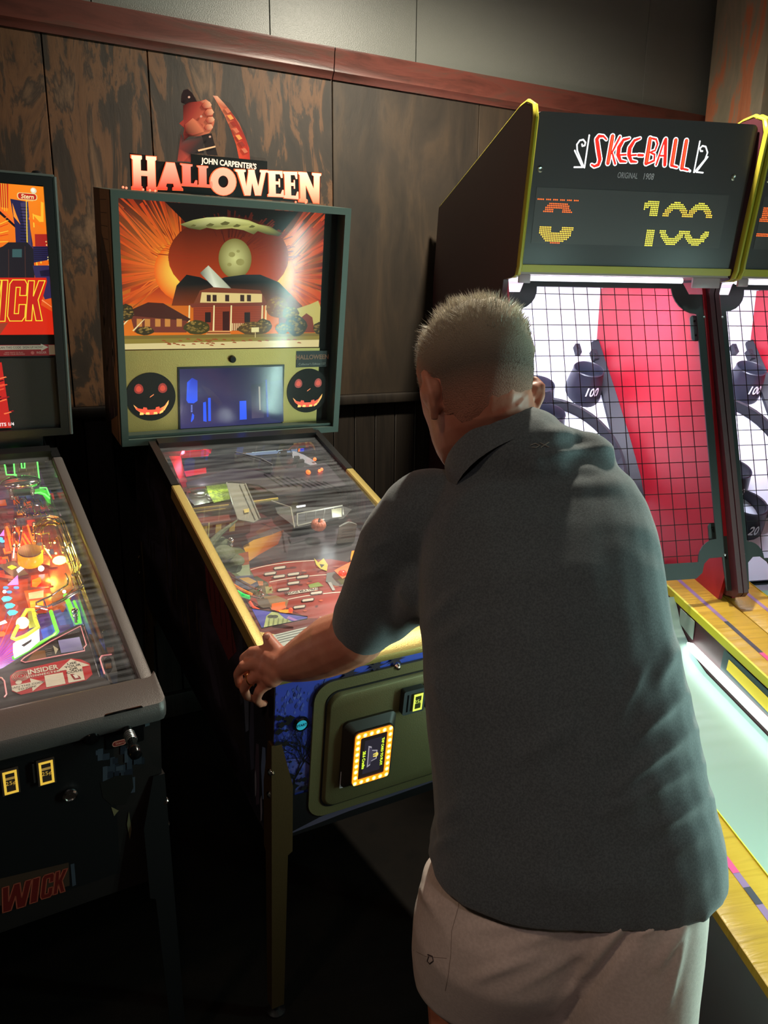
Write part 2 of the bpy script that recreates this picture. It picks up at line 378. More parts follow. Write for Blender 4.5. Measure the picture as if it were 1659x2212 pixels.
# ---------------------------------------------------------------- big machine in the middle
T2 = thing('pinball_machine', 'gold-trimmed pinball machine with lettered topper and sunburst backglass, played by the man', 'pinball machine', (.5127, 1.4501, 0))
m_cab2 = wallmat('night_scene_cabinet', [(.3, s(28, 24, 24)), (.5, s(44, 38, 40)), (.62, s(66, 60, 74)), (.78, s(34, 29, 28))], .35, 3, (1, 1.2, 2.2))
m_inner2 = wallmat('misty_wood_liner', [(.3, s(40, 34, 44)), (.5, s(66, 52, 62)), (.7, s(96, 70, 74))], .25, 5, (1, 8, 1.5))
pinball(T2, m_cab2, m_gold, mk('bronze_leg', s(88, 70, 42), .45, .6, bump=(300, .4, .0006)), m_inner2, -.082, WB, .607, .724, m_grn, slim=True)
BBF = Fr((0, 1.09, 0), (1, 0, 0), (0, 0, 1)); BBA = Fr((0, 1.135, 0), (1, 0, 0), (0, 0, 1))
bars(BBF, -.082, .642, .607, 1.331, .020, .012, 'front_frame', m_grn, T2)
b = B(); b.box(-.062, .622, 1.094, 1.136, .627, .636); obj('hinge_lip', b, m_grn, T2)
b = B(); b.box(-.062, .622, 1.137, 1.150, .636, 1.311); obj('back_panel', b, mk('matt_black', s(18, 18, 18), .7), T2)
# side picture of the backbox: tan siding board and torn bark-like print
b = B(); sfr = Fr((-.0825, 1.335, 0), (0, -1, 0), (0, 0, 1)); tan, brn, drk, lil = s(168, 120, 84), s(96, 62, 50), s(40, 30, 30), s(112, 84, 96)
flat(b, sfr, [(.0, .607), (.245, .607), (.245, 1.331), (0, 1.331)], .0004, drk)
flat(b, sfr, [(.10, .607), (.245, .607), (.245, 1.331), (.10, 1.331)], .0007, tan); flat(b, sfr, [(.0, .9), (.098, .9), (.098, 1.331), (0, 1.331)], .0007, brn)
for k in range(8): flat(b, sfr, [(.102, 1.30-k*.035), (.2, 1.303-k*.035), (.2, 1.305-k*.035), (.102, 1.302-k*.035)], .001, brn)
flat(b, sfr, [(.21, .607), (.216, .607), (.216, 1.2), (.212, 1.331)], .001, drk)
pl = [(.03, .62)] + [(.04+.02*math.sin(k*2.1), .66+k*.045) for k in range(11)] + [(.10, 1.21), (.13, 1.19)] + [(.205+.02*math.sin(k*1.7), 1.10-k*.045) for k in range(10)]
flat(b, sfr, pl, .0012, s(66, 52, 54))
for k in range(26):
    v = .64+random.random()*.48; u = .05+random.random()*.14; l = .03+random.random()*.05
    flat(b, sfr, [(u, v), (u+.012, v+.01), (u+.016, v+l), (u+.004, v+l*1.2)], .0015, random.choice([lil, s(140, 116, 110), drk, s(84, 64, 70)]))
obj('side_print', b, m_print, T2, sm=False)
# --- backglass: plain generic autumn night picture
A = BBA; b = B(); L_ = [0.0016]
def nx(d=0): L_[0] += .000006; return L_[0]
C = lambda x, y: (200 + x/2.765, 150 + y/2.765)             # measured close-up -> photograph
TL, TR, BR_, BL_ = [A.px(*C(*q)) for q in ((128, 765), (1412, 868), (1395, 1655), (168, 1655))]
def ap(x, y):
    return A.px(*C(x, y))
TLz = TL[1]; xl, xr, zt, zl = TL[0]-.01, .577, TL[1]+.005, BR_[1]
b.face([A.P(xl, zl, nx()), A.P(xr, zl, L_[0]), A.P(xr, zt, L_[0]), A.P(xl, zt, L_[0])], cols=[s(232, 120, 30), s(225, 110, 28), s(52, 22, 20), s(60, 24, 22)])
def clipq(pts):
    return [(min(max(u, xl), xr), min(max(v, zl), zt)) for u, v in pts]
def rays(cx, cy, a0, a1, n, ln):
    c = ap(cx, cy)
    for k in range(n):
        a = R_(a0 + (a1-a0)*(k+random.random()*.7)/n); da = R_(.5+random.random()*1.5); l1 = ln*(.6+.5*random.random())
        p1 = (c[0]+math.cos(a-da)*l1, c[1]+math.sin(a-da)*l1); p2 = (c[0]+math.cos(a+da)*l1, c[1]+math.sin(a+da)*l1)
        hot = s(255, 225, 60); end = random.choice([s(150, 40, 20), s(190, 60, 24), s(90, 26, 22)])
        h = nx(.00004); c2_ = (c[0]+(p1[0]+p2[0]-2*c[0])*.22, c[1]+(p1[1]+p2[1]-2*c[1])*.22); m1 = (c[0]*.7+p1[0]*.3, c[1]*.7+p1[1]*.3); m2 = (c[0]*.7+p2[0]*.3, c[1]*.7+p2[1]*.3); mid_ = MIX(s(240, 120, 36), end, .25)
        q = clipq([c, m1, m2]); b.face([A.P(u, v, h) for u, v in q], cols=[hot, mid_, mid_]); q = clipq([m1, p1, p2, m2]); b.face([A.P(u, v, h) for u, v in q], cols=[mid_, end, end, mid_])
def glow(cx, cy, r, c0, c1, n=28, sy=1):
    c = ap(cx, cy); h = nx(.00006)
    for k in range(n):
        a, a2 = 2*PI*k/n, 2*PI*(k+1)/n; q = clipq([c, (c[0]+math.cos(a)*r, c[1]+math.sin(a)*r*sy), (c[0]+math.cos(a2)*r, c[1]+math.sin(a2)*r*sy)])
        b.face([A.P(u, v, h) for u, v in q], cols=[c0, c1, c1])
def ppx(pts, col, cols=None): return flat(b, A, clipq([ap(*q) for q in pts]), nx(), col, cols)
# dark dome behind
dome = [(215, 1400)] + [(780-560*math.cos(R_(a)), 1400-560*math.sin(R_(a))*1.0) for a in range(8, 180, 8)] + [(1370, 1400)]
ppx([(x, y) for x, y in dome], None, [s(215, 90, 24)] + [MIX(s(180, 62, 22), s(48, 16, 14), min(1, math.sin(R_(a))**1.5)) for a in range(8, 180, 8)] + [s(215, 90, 24)])
rays(540, 1200, 92, 215, 64, .33); rays(1040, 1230, -35, 86, 64, .33)
glow(540, 1210, .085, s(255, 236, 90), s(232, 96, 22)); glow(1060, 1230, .085, s(255, 236, 90), s(232, 96, 22))
# black night wedge at the top and pale cloud bank
ppx([(430, 790), (1230, 850), (1130, 975), (1040, 960), (900, 900), (700, 890), (560, 920)], s(22, 16, 14))
ppx([(810+360*math.cos(R_(a)), 1120-250*math.sin(R_(a))) for a in range(0, 360, 12)], None, [MIX(s(176, 62, 24), s(40, 18, 14), max(0, min(1, .35+.75*math.sin(R_(a))))) for a in range(0, 360, 12)])
for k in range(90):
    a = R_(random.random()*180); r0, r1 = 120+random.random()*150, 250+random.random()*90; x, y = 810+r0*math.cos(a)*1.3, 1140-r0*math.sin(a)*.9; x2, y2 = 810+r1*math.cos(a)*1.3, 1140-r1*math.sin(a)*.9; ppx([(x, y), (x+6, y+3), (x2+9, y2+4), (x2, y2)], MIX(s(150, 48, 22), s(70, 24, 16), math.sin(a)))
cl = [(520, 925), (600, 898), (680, 884), (780, 880), (860, 888), (930, 900), (990, 925), (1060, 938), (1130, 980), (1110, 996), (1040, 985), (985, 965), (960, 985), (900, 960), (830, 948), (740, 955), (680, 945), (640, 958), (575, 948)]
ppx(cl, None, [s(120, 120, 70), s(170, 170, 100), s(214, 214, 140), s(230, 228, 150), s(222, 220, 140), s(170, 170, 90), s(180, 180, 100), s(90, 90, 50), s(60, 60, 40), s(50, 48, 30), s(70, 70, 40), s(110, 110, 60), s(90, 90, 50), s(140, 140, 80), s(180, 176, 100), s(160, 156, 90), s(120, 120, 64), s(90, 90, 50), s(80, 80, 44)])
for x, y, r in ((700, 925, 26), (790, 915, 30), (860, 930, 24), (950, 935, 20), (600, 930, 18)): ppx([(x-r, y+6), (x, y-r*.3), (x+r, y), (x+r*.4, y+r*.45), (x-r*.6, y+r*.5)], s(96, 92, 48))
# pale full moon with a dark hill, in place of any figure
glow(850, 1130, .052, s(206, 206, 132), s(120, 112, 56), 36, 1.12); 
for x, y, r in ((830, 1105, 20), (880, 1150, 26), (815, 1165, 14), (868, 1085, 11)): ppx([(x+r*math.cos(a*.7), y+r*.8*math.sin(a*.7)) for a in range(9)], s(150, 146, 82))
ppx([(470, 1410), (500, 1290), (560, 1225), (640, 1240), (700, 1270), (790, 1240), (900, 1225), (1000, 1225), (1110, 1270), (1190, 1350), (1215, 1410)], s(26, 26, 24), [s(120, 50, 20), s(34, 30, 26), s(24, 26, 26), s(30, 30, 28), s(22, 22, 22), s(34, 40, 40), s(40, 44, 44), s(34, 40, 42), s(30, 30, 30), s(60, 32, 22), s(120, 60, 24)])
# tilted plain knife blade
ppx([(640, 1215), (690, 1170), (820, 1300), (890, 1385), (925, 1480), (850, 1430), (740, 1320)], None, [s(90, 92, 76), s(196, 200, 168), s(110, 116, 96), s(150, 156, 130), s(60, 60, 50), s(190, 196, 170), s(236, 240, 214)])
# houses
sid, bri, roof, cream = s(222, 196, 128), s(150, 62, 36), s(70, 34, 26), s(236, 214, 150)
ppx([(640, 1320), (720, 1300), (1000, 1318), (1040, 1395), (600, 1400)], s(120, 62, 40))
ppx([(650, 1330), (1010, 1340), (1010, 1395), (640, 1392)], sid)
for x in (680, 715, 790, 880, 920): ppx([(x, 1345), (x+24, 1346), (x+24, 1385), (x, 1384)], s(60, 40, 34))
ppx([(575, 1398), (1040, 1390), (1020, 1415), (590, 1422)], s(120, 56, 40))
ppx([(600, 1420), (1020, 1412), (1020, 1560), (600, 1560)], bri)
for k in range(13): ppx([(602, 1428+k*10), (1018, 1421+k*10.5), (1018, 1423+k*10.5), (602, 1430+k*10)], s(112, 40, 26))
ppx([(775, 1445), (815, 1443), (815, 1558), (775, 1558)], s(60, 22, 18)); 
for x in (670, 905): ppx([(x, 1450), (x+34, 1449), (x+34, 1510), (x, 1510)], s(40, 26, 24))
for x in (565, 712, 815, 1000, 1022): ppx([(x+8, 1408), (x+16, 1408), (x+13, 1562), (x+3, 1562)], cream)
for k in range(16): ppx([(820+k*11, 1515), (825+k*11, 1515), (825+k*11, 1558), (820+k*11, 1558)], cream)
for k in range(5): ppx([(690-k*6, 1560+k*8), (815+k*4, 1560+k*8), (818+k*4, 1566+k*8), (685-k*6, 1566+k*8)], s(214, 160, 100) if k % 2 == 0 else s(110, 60, 40))
ppx([(215, 1440), (330, 1390), (420, 1395), (585, 1490), (560, 1510), (240, 1490)], roof); ppx([(225, 1470), (560, 1500), (560, 1570), (250, 1570)], s(112, 52, 38))
for x in (262, 310, 372, 430, 500): ppx([(x, 1488), (x+32, 1490), (x+32, 1535), (x, 1535)], s(196, 130, 60))
for x0, y0 in ((170, 1530), (235, 1560)): ppx([(x0, y0), (x0+70, y0-70), (x0+76, y0-70), (x0+10, y0+2)], cream)
ppx([(1110, 1420), (1180, 1345), (1250, 1410), (1250, 1560), (1110, 1560)], s(112, 54, 38)); ppx([(1140, 1560), (1180, 1440), (1300, 1400), (1345, 1380), (1412, 1420), (1405, 1570), (1180, 1570)], s(190, 176, 96))
ppx([(1240, 1570), (1245, 1480), (1275, 1455), (1310, 1480), (1325, 1570)], s(120, 50, 34)); ppx([(1360, 1440), (1362, 1422), (1380, 1422), (1380, 1440)], s(70, 60, 40))
def bush(cx, cy, rx, ry, base, n=20):
    ppx([(cx+rx*math.cos(a*.42)*(.9+.2*random.random()), cy+ry*math.sin(a*.42)*(.9+.2*random.random())) for a in range(15)], base)
    for k in range(n):
        a, q = random.random()*6.28, random.random()**.5*.8; x, y, r = cx+rx*q*math.cos(a), cy+ry*q*math.sin(a)-3, 5+random.random()*7
        ppx([(x-r, y), (x, y-r*.8), (x+r, y), (x, y+r*.4)], MIX(base, s(176, 140, 66), .25+.5*random.random()*(1 if y < cy else .4)))
bush(200, 1450, 46, 50, s(54, 46, 26)); bush(1100, 1420, 66, 66, s(120, 70, 34), 34); bush(1180, 1455, 50, 40, s(90, 66, 32)); bush(1020, 1530, 50, 40, s(70, 56, 26))
flat(b, A, [(xl, zl), (xr, zl), (xr, ap(1400, 1572)[1]), (xl, ap(170, 1590)[1])], nx(), s(120, 100, 44))
bush(620, 1540, 78, 42, s(66, 60, 26), 40); bush(960, 1545, 100, 38, s(84, 62, 28), 44); bush(1210, 1530, 66, 60, s(50, 42, 24), 40); bush(1355, 1545, 40, 40, s(60, 52, 30)); bush(310, 1560, 56, 26, s(52, 44, 24)); bush(1130, 1545, 40, 34, s(64, 50, 26))
flat(b, A, [(xl, zl), (xr, zl), (xr, ap(1400, 1610)[1]), (xl, ap(170, 1635)[1])], nx(), s(214, 196, 136))
flat(b, A, [(xl, ap(170, 1610)[1]), (xr, ap(1400, 1590)[1]), (xr, ap(1400, 1612)[1]), (xl, ap(170, 1638)[1])], nx(), s(138, 120, 50))
for k in range(34):
    x, y = 330+random.random()*1000, 1608+random.random()*40; ppx([(x-14, y), (x-4, y-6), (x+10, y-3), (x+14, y+3), (x, y+2)], s(150, 74, 36))
ppx([(945, 1540), (990, 1538), (990, 1566), (945, 1568)], s(226, 214, 150)); ppx([(966, 1566), (971, 1566), (971, 1600), (966, 1600)], s(200, 180, 120))
obj('backglass', b, m_lit, T2, sm=False)
b = B(); flatbox(b, BBF, -.062, .622, .627, 1.311, -.0035, -.001); obj('front_glass', b, m_glassclear, T2)
# --- speaker panel
gz1 = zl-.003; b = B(); flatbox(b, A, xl-.004, xr+.003, .636, gz1, .0018, .006); spk = obj('speaker_panel', b, m_gold, T2)
m_red = mk('orange_red_lit', 'attr', .4, emis=1.1, ecol='attr'); m_grille = mk('speaker_grille', s(30, 28, 26), .6, bump=(1500, .5, .0006))
for k, (cx, cy) in enumerate(((324.8, 856), (663, 843))):
    u, v = A.px(cx, cy); r = .0755
    b = B(); b.prism(circ(u, v, r, 40), A, .0062, .009); g = obj('speaker_grille', b, m_grille, T2)
    b = B(); h = .0094
    red, hot, dim = s(210, 74, 50), s(255, 190, 100), s(130, 42, 36)
    for sx in (-1, 1):
        e = [(u+sx*.036+.014*math.cos(R_(a)), v+.024+.016*math.sin(R_(a))*(1.15 if a < 200 else .8)) for a in range(0, 360, 30)]; flat(b, A, e, h, dim)
        flat(b, A, [(x*.6+(u+sx*.036)*.4, y*.6+(v+.026)*.4) for x, y in e], h+.0003, s(176, 60, 44))
    flat(b, A, [(u-.004, v-.002), (u+.008, v+.006), (u+.009, v+.009), (u-.002, v+.002)], h, s(240, 130, 80))
    up_ = [(-.054, -.022), (-.040, -.034), (-.026, -.037), (-.024, -.031), (-.014, -.033), (-.012, -.040), (.012, -.040), (.014, -.033), (.024, -.031), (.026, -.037), (.040, -.030), (.054, -.012)]
    lo = [(.052, -.024), (.040, -.044), (.026, -.052), (.008, -.056), (-.012, -.056), (-.030, -.050), (-.046, -.038)]
    cs = [hot] + [red]*10 + [hot] + [hot, hot, red, red, red, hot, red]
    b.face([A.P(u+x, v+y, h) for x, y in up_+lo], cols=cs)
    for x in (-.03, -.012, .012, .030): flat(b, A, [(u+x-.006, v-.055), (u+x+.006, v-.055+.006*(x > .02)), (u+x+.005, v-.048+.006*(x > .02)), (u+x-.005, v-.048)], h+.0003, hot)
    obj('lantern_face', b, m_red, g, sm=False)
# screen with a generic blue night interior
sc = [A.px(*q) for q in ((386, 796), (608.7, 792), (611.5, 913), (390, 925.8))]; su0, su1, sv0, sv1 = sc[0][0], sc[1][0], sc[3][1]+.002, sc[0][1]
b = B(); flatbox(b, A, su0-.006, su1+.006, sv0-.006, sv1+.006, .0062, .0085); scr = obj('screen_bezel', b, m_black, T2)
b = B(); h = .0089
b.face([A.P(su0, sv0, h), A.P(su1, sv0, h), A.P(su1, sv1, h), A.P(su0, sv1, h)], cols=[s(60, 56, 104), s(40, 40, 88), s(20, 20, 52), s(46, 44, 84)])
def sp(x, y): return A.px(*C(x, y))
def spf(pts, col, cols=None):
    global h
    h += .00008; flat(b, A, [sp(*q) for q in pts], h, col, cols)
blu, blu2 = s(52, 96, 255), s(36, 60, 190)
spf([(560, 1865), (590, 1838), (622, 1855), (622, 1975), (600, 1990), (566, 1988), (556, 1972)], None, [blu, blu2, blu2, blu, blu, blu, blu])
for k in range(5): spf([(582, 2000+k*9), (592, 2000+k*9), (592, 2006+k*9), (583, 2006+k*9)], s(120, 140, 230))
spf([(590, 2048), (602, 2060), (600, 2082), (586, 2102), (582, 2098)], blu)
spf([(655, 1985), (672, 1980), (676, 2100), (656, 2096)], blu); spf([(684, 1958), (700, 1956), (702, 2095), (686, 2095)], blu)
spf([(872, 1976), (912, 1974), (915, 2085), (873, 2088)], blu); spf([(940, 1880), (1015, 1866), (1018, 2075), (945, 2080)], None, [s(30, 28, 60), s(24, 24, 56), s(70, 62, 96), s(84, 74, 104)])
spf([(985, 1890), (994, 1890), (998, 2030), (990, 2030)], s(170, 160, 150)); spf([(1026, 1850), (1034, 1848), (1046, 2070), (1034, 2072)], s(44, 52, 150))
spf([(640, 1880), (690, 1900), (740, 1945), (770, 1990), (755, 2010), (700, 1960)], s(58, 52, 86))
spf([(1050, 1860), (1130, 1850), (1134, 2100), (1056, 2080)], s(30, 30, 74))
obj('screen', b, m_lit, scr, sm=False)
b = B(); u, v = A.px(500, 774.6); b.lathe([(0, .012), (.009, .012), (.011, .009), (.012, .0), (0, 0)], A.P(u, v, .006), A.N, 18); obj('knob', b, m_blackgloss, T2)
pq = [A.px(638.7, 757.6), A.px(706, 791)]
b = B(); flatbox(b, A, pq[0][0], pq[1][0], pq[1][1], pq[0][1], .0062, .0075, s(38, 36, 34)); pm = ((pq[0][0]+pq[1][0])/2, (pq[0][1]+pq[1][1])/2)
b.text('HALLOWEEN', A, pm[0], pm[1]+.006, .021, .0078, sx=.95, off=.0006, col=s(176, 120, 88)); b.text("Collector's Edition 137", A, pm[0], pm[1]-.017, .0105, .0078, col=s(190, 185, 175)); obj('name_plate', b, m_print, T2, sm=False)
b = B()
for x, y in ((625, 915.5), (655, 915.5), (677, 914.5), (267, 931)):
    u, v = A.px(x, y); b.lathe([(0, 0), (.004, 0), (.003, .003), (0, .0035)], A.P(u, v, .006), A.N, 8)
obj('screw', b, m_black, T2)
# --- topper: layered acrylic sign
TP = Fr((0, 1.10, 0), (1, 0, 0), (0, 0, 1)); t0 = T2
def tp(x, y): return TP.px(*C(x, y))
m_acr = mk('lit_acrylic_letters', 'attr', .25, emis=1.0, ecol='attr'); m_smoke = glassmat('clear_acrylic', tint=(.93, .92, .92, 1), ior=1.25)
b = B(); back = [(222, 498), (385, 520), (385, 548), (590, 560), (590, 505), (1045, 548), (1045, 600), (1365, 615), (1362, 802), (232, 718)]
b.prism([tp(*q) for q in back], TP, -.006, -.002); top = obj('topper_sign', b, mk('sign_backer', s(34, 31, 30), .3), T2)
b = B()
GLY = {
 'H': [[(0, 0), (0, .1), (.05, .12), (.05, .88), (0, .9), (0, 1), (.42, 1), (.42, .9), (.37, .88), (.37, .57), (.63, .57), (.63, .88), (.58, .9), (.58, 1), (1, 1), (1, .9), (.95, .88), (.95, .12), (1, .1), (1, 0), (.58, 0), (.58, .1), (.63, .12), (.63, .42), (.37, .42), (.37, .12), (.42, .1), (.42, 0)]],
 'A': [[(0, 0), (0, .09), (.05, .12), (.32, 1), (.68, 1), (.95, .12), (1, .09), (1, 0), (.60, 0), (.60, .09), (.66, .12), (.63, .24), (.37, .24), (.34, .12), (.40, .09), (.40, 0)]],
 'L': [[(0, 0), (0, .09), (.1, .12), (.1, .9), (0, .93), (0, 1), (.72, 1), (.72, .93), (.6, .9), (.6, .14), (.8, .14), (.9, .3), (1, .3), (1, 0)]],
 'W': [[(0, 1), (0, .92), (.06, .9), (.22, 0), (.42, 0), (.5, .5), (.58, 0), (.78, 0), (.94, .9), (1, .92), (1, 1), (.76, 1), (.76, .92), (.80, .9), (.70, .34), (.60, .9), (.60, 1), (.40, 1), (.40, .9), (.30, .34), (.26, .9), (.32, .92), (.32, 1)]],
 'E': [[(0, 0), (0, .09), (.08, .12), (.08, .9), (0, .93), (0, 1), (.95, 1), (.95, .74), (.86, .74), (.78, .88), (.5, .88), (.5, .6), (.7, .6), (.7, .7), (.78, .7), (.78, .38), (.7, .38), (.7, .48), (.5, .48), (.5, .12), (.82, .12), (.92, .28), (1, .28), (1, 0)]],
 'N': [[(0, 0), (0, .09), (.06, .12), (.06, .9), (0, .93), (0, 1), (.38, 1), (.68, .48), (.68, .9), (.60, .93), (.60, 1), (1, 1), (1, .93), (.94, .9), (.94, 0), (.66, 0), (.32, .58), (.32, .12), (.40, .09), (.40, 0)]],
}
GLY['O'] = [[(.5+.5*math.cos(R_(a)), .5+.5*math.sin(R_(a))) for a in range(0, 361, 15)] + [(.5+.2*math.cos(R_(a)), .5+.22*math.sin(R_(a))) for a in range(360, -1, -15)]]
def letter(ch, q, h0, h1, grow=0, ca=None, cb=None, flatc=None):
    """q: four corners TL TR BR BL in sign coordinates"""
    for pl in GLY[ch]:
        out = []; cols = []
        for u, v in pl:
            u2 = .5+(u-.5)*(1+grow); v2 = .5+(v-.5)*(1+grow*.6)
            a = Vector(q[0]).lerp(Vector(q[1]), u2); c = Vector(q[3]).lerp(Vector(q[2]), u2); p = c.lerp(a, v2); out.append((p.x, p.y)); cols.append(flatc or MIX(cb, ca, max(0, min(1, v))))
        b.prism(out, TP, h0, h1, flatc or cb); f = b.face([TP.P(u, v, h1+.0002) for u, v in out], cols=cols)
wh, pk, rd = s(250, 226, 186), s(240, 168, 140), s(255, 62, 40)
LET = [('H', (230, 512), (378, 522), (382, 726), (236, 716), wh, rd), ('A', (395, 552), (532, 562), (535, 722), (385, 716), pk, rd), ('L', (525, 562), (622, 572), (622, 700), (530, 694), s(220, 130, 110), s(236, 84, 66)), ('L', (624, 575), (714, 580), (714, 706), (628, 700), s(226, 140, 118), s(236, 96, 74)),
       ('O', (702, 585), (855, 590), (855, 755), (702, 748), pk, s(236, 150, 120)), ('W', (850, 597), (1042, 602), (1040, 752), (870, 752), s(244, 214, 178), pk), ('E', (1042, 605), (1136, 608), (1140, 762), (1046, 758), wh, pk), ('E', (1136, 610), (1224, 612), (1228, 775), (1142, 768), wh, pk), ('N', (1226, 612), (1362, 622), (1358, 800), (1232, 790), wh, s(255, 120, 84))]
for ch, a, c, d, e, ca, cb in LET:
    q = [tp(*k) for k in (a, c, d, e)]
    letter(ch, q, -.0015, .001, .07, flatc=s(226, 100, 56)); letter(ch, q, .001, .003, 0, ca, cb)
obj('letter', b, m_acr, top, sm=False, label='glowing cream to red block letters')
b = B(); c0 = tp(818, 562); c1 = tp(595, 520); c2 = tp(1045, 575); rot = math.atan2(c2[1]-c1[1]-.0, c2[0]-c1[0]); b.text("JOHN CARPENTER'S", TP, c0[0], c0[1]-.001, .0205, .0005, sx=.88, off=.0006, rot=-.012, col=s(240, 214, 190)); obj('lettering', b, m_acr, top, sm=False)
# clear acrylic plate with fist-on-handle and orange slice
b = B(); b.prism([tp(*q) for q in ((505, 545), (520, 400), (560, 300), (535, 160), (560, 115), (640, 185), (720, 210), (735, 160), (830, 200), (925, 380), (945, 520), (1040, 530), (1045, 548), (590, 505), (590, 548))], TP, -.012, -.009); obj('clear_plate', b, m_smoke, top)
m_fist = mk('printed_acrylic', 'attr', .3, emis=.55, ecol='attr')
b = B(); dk, md, lt, hl = s(70, 24, 22), s(150, 54, 44), s(205, 110, 78), s(232, 168, 130)
def tpp(pts, h, col, cols=None, th=.0012):
    q = [tp(*k) for k in pts]; b.prism(q, TP, h, h+th, col or dk); b.face([TP.P(u, v, h+th+.0001) for u, v in q], col, cols)
tpp([(532, 195), (535, 150), (548, 122), (572, 116), (600, 140), (626, 190), (660, 270), (640, 290), (600, 240), (560, 210)], -.008, s(40, 26, 26))
tpp([(510, 548), (520, 470), (532, 385), (556, 425), (640, 400), (668, 410), (668, 500), (590, 505), (590, 552)], -.008, None, [s(150, 60, 50), s(120, 50, 44), s(90, 44, 40), s(90, 60, 56), s(70, 54, 50), s(64, 50, 46), s(50, 44, 42), s(60, 44, 42), s(190, 76, 60)])
tpp([(655, 395), (715, 380), (752, 515), (690, 510)], -.008, s(46, 36, 34)); tpp([(632, 480), (736, 456), (738, 464), (636, 490)], -.006, s(250, 190, 140))
tpp([(520, 322), (545, 300), (545, 215), (580, 195), (640, 190), (680, 178), (706, 196), (715, 232), (726, 250), (722, 280), (732, 310), (722, 350), (700, 380), (640, 398), (580, 400), (552, 425), (545, 385), (552, 350)], -.0066, None, [md, md, dk, dk, md, lt, hl, lt, lt, md, lt, md, lt, md, dk, dk, md, md])
for x, y, r in ((690, 212, 24), (704, 256, 24), (710, 300, 22), (700, 345, 22)):
    tpp([(x-r*1.5, y+2), (x-r*.7, y-r*.8), (x+r*.5, y-r*.8), (x+r, y), (x+r*.4, y+r*.8), (x-r, y+r*.8)], -.0052, None, [md, lt, hl, hl, lt, md])
tpp([(552, 330), (600, 290), (660, 330), (668, 372), (600, 392), (560, 380)], -.0052, None, [md, lt, md, lt, md, dk])
for x, y in ((578, 165), (650, 280), (703, 402)): tpp([(x+7*math.cos(a*.8), y+7*math.sin(a*.8)) for a in range(8)], -.0038, s(200, 150, 130))
sl_ = [(722, 155), (750, 158), (790, 200), (830, 250), (880, 320), (915, 400), (940, 470), (945, 540), (880, 535), (862, 450), (830, 360), (790, 270), (750, 200)]
tpp(sl_, -.008, None, [s(200, 130, 110), hl, lt, md, lt, md, s(196, 60, 40), s(190, 50, 36), s(220, 70, 46), s(210, 80, 50), s(170, 60, 44), lt, lt])
for k in range(7): x, y = 790+k*17, 235+k*40; tpp([(x, y), (x+22, y-6), (x+40, y+18), (x+20, y+26)], -.0066, [lt, s(236, 150, 80), md][k % 3])
obj('hand_and_slice', b, m_fist, top, sm=False)
b = B(); 
for x, y in ((300, 722), (340, 727), (372, 730), (1210, 796), (1270, 800), (180, 708), (200, 712)):
    u, v = TP.px(*C(x, y)); b.ball(TP.P(u, v+.002, .004), .0032, n=8)
obj('led', b, mk('red_led', s(255, 120, 90), .4, emis=2.2, ecol=s(255, 110, 80)), top)
lamp('topper_light', 'POINT', PXF @ Vector((.04, 1.12, 1.36)), .25, (1, .12, .06), .03, None, T2)
# --- front of the middle machine: night picture, coin door, start button, card reader
F = FRONT; b = B(); L_[0] = -.0004
FF = Fr((0, 0, 0), (1, 0, 0), (0, 0, 1))
def fz(pts, col, cols=None):
    L_[0] += .000004; flat(b, FF, pts, .0006 + L_[0], col, cols)
L_[0] = 0
fz([(.002, 0), (W-.002, 0), (W-.002, .427), (.002, .427)], None, [s(20, 18, 22), s(20, 18, 22), s(60, 92, 214), s(60, 74, 190)])
fz([(.0, .12), (.25, .12), (.30, .20), (.0, .22)], None, [s(40, 38, 60), s(60, 56, 84), s(104, 104, 170), s(80, 84, 170)])
for k in range(260):
    x, y = .004+random.random()*.12, .13+random.random()*.27; q = .002+random.random()*.005; fz([(x, y-q), (x+q*.7, y), (x, y+q*1.6), (x-q*.6, y)], MIX(s(40, 44, 110), s(104, 124, 226), random.random()*(y*1.9)))
def branch(x, y, a, ln, w0, d):
    x2, y2 = x+math.cos(a)*ln, y+math.sin(a)*ln; nx_, ny = -math.sin(a), math.cos(a)
    if .003 < x2 < .557 and y2 < .403: fz([(x-nx_*w0, y-ny*w0), (x+nx_*w0, y+ny*w0), (x2+nx_*w0*.6, y2+ny*w0*.6), (x2-nx_*w0*.6, y2-ny*w0*.6)], s(12, 11, 15))
    if d > 0 and x2 > .003:
        for k in range(2 + (d > 2)): branch(x2, y2, a+random.uniform(-.75, .75), ln*random.uniform(.62, .86), w0*.6, d-1)
for x, y, l_, w0, a in ((.052, .10, .06, .0035, 1.55), (.052, .10, .075, .003, 1.7), (.10, .12, .06, .0025, 1.6), (.108, .11, .05, .002, 1.45), (.50, .1, .08, .004, 1.6)): branch(x, y, a, l_, w0, 5)
for k in range(60):
    x, y, r = random.random()*.13*random.random()+.004, .12+random.random()*.22*(1), .004+random.random()*.008
    if x < .045 or y < .19: fz([(max(.001, x-r), y), (x, y-r*.7), (x+r, y), (x, y+r*.8)], s(18, 17, 20))
fz([(.0, 0), (.56, 0), (.56, .07), (.30, .085), (.12, .115), (0, .12)], s(15, 13, 15))
fz([(.03, .008), (.10, .012), (.2, .02), (.3, .022), (.56, .03), (.56, .045), (.40, .052), (.3, .050), (.22, .044), (.12, .03)], None, [s(74, 68, 86)]*10)
for x, y in ((.235, .413), (.285, .418), (.17, .408)):
    lf = []
    for k in range(14): a = k*2*PI/14; r = .026 if k % 2 == 0 else .010; lf.append((x+r*math.cos(a), min(.427, y+.7*r*math.sin(a))))
    fz(lf, s(44, 34, 50))
obj('front_print', b, m_print, T2, sm=False)
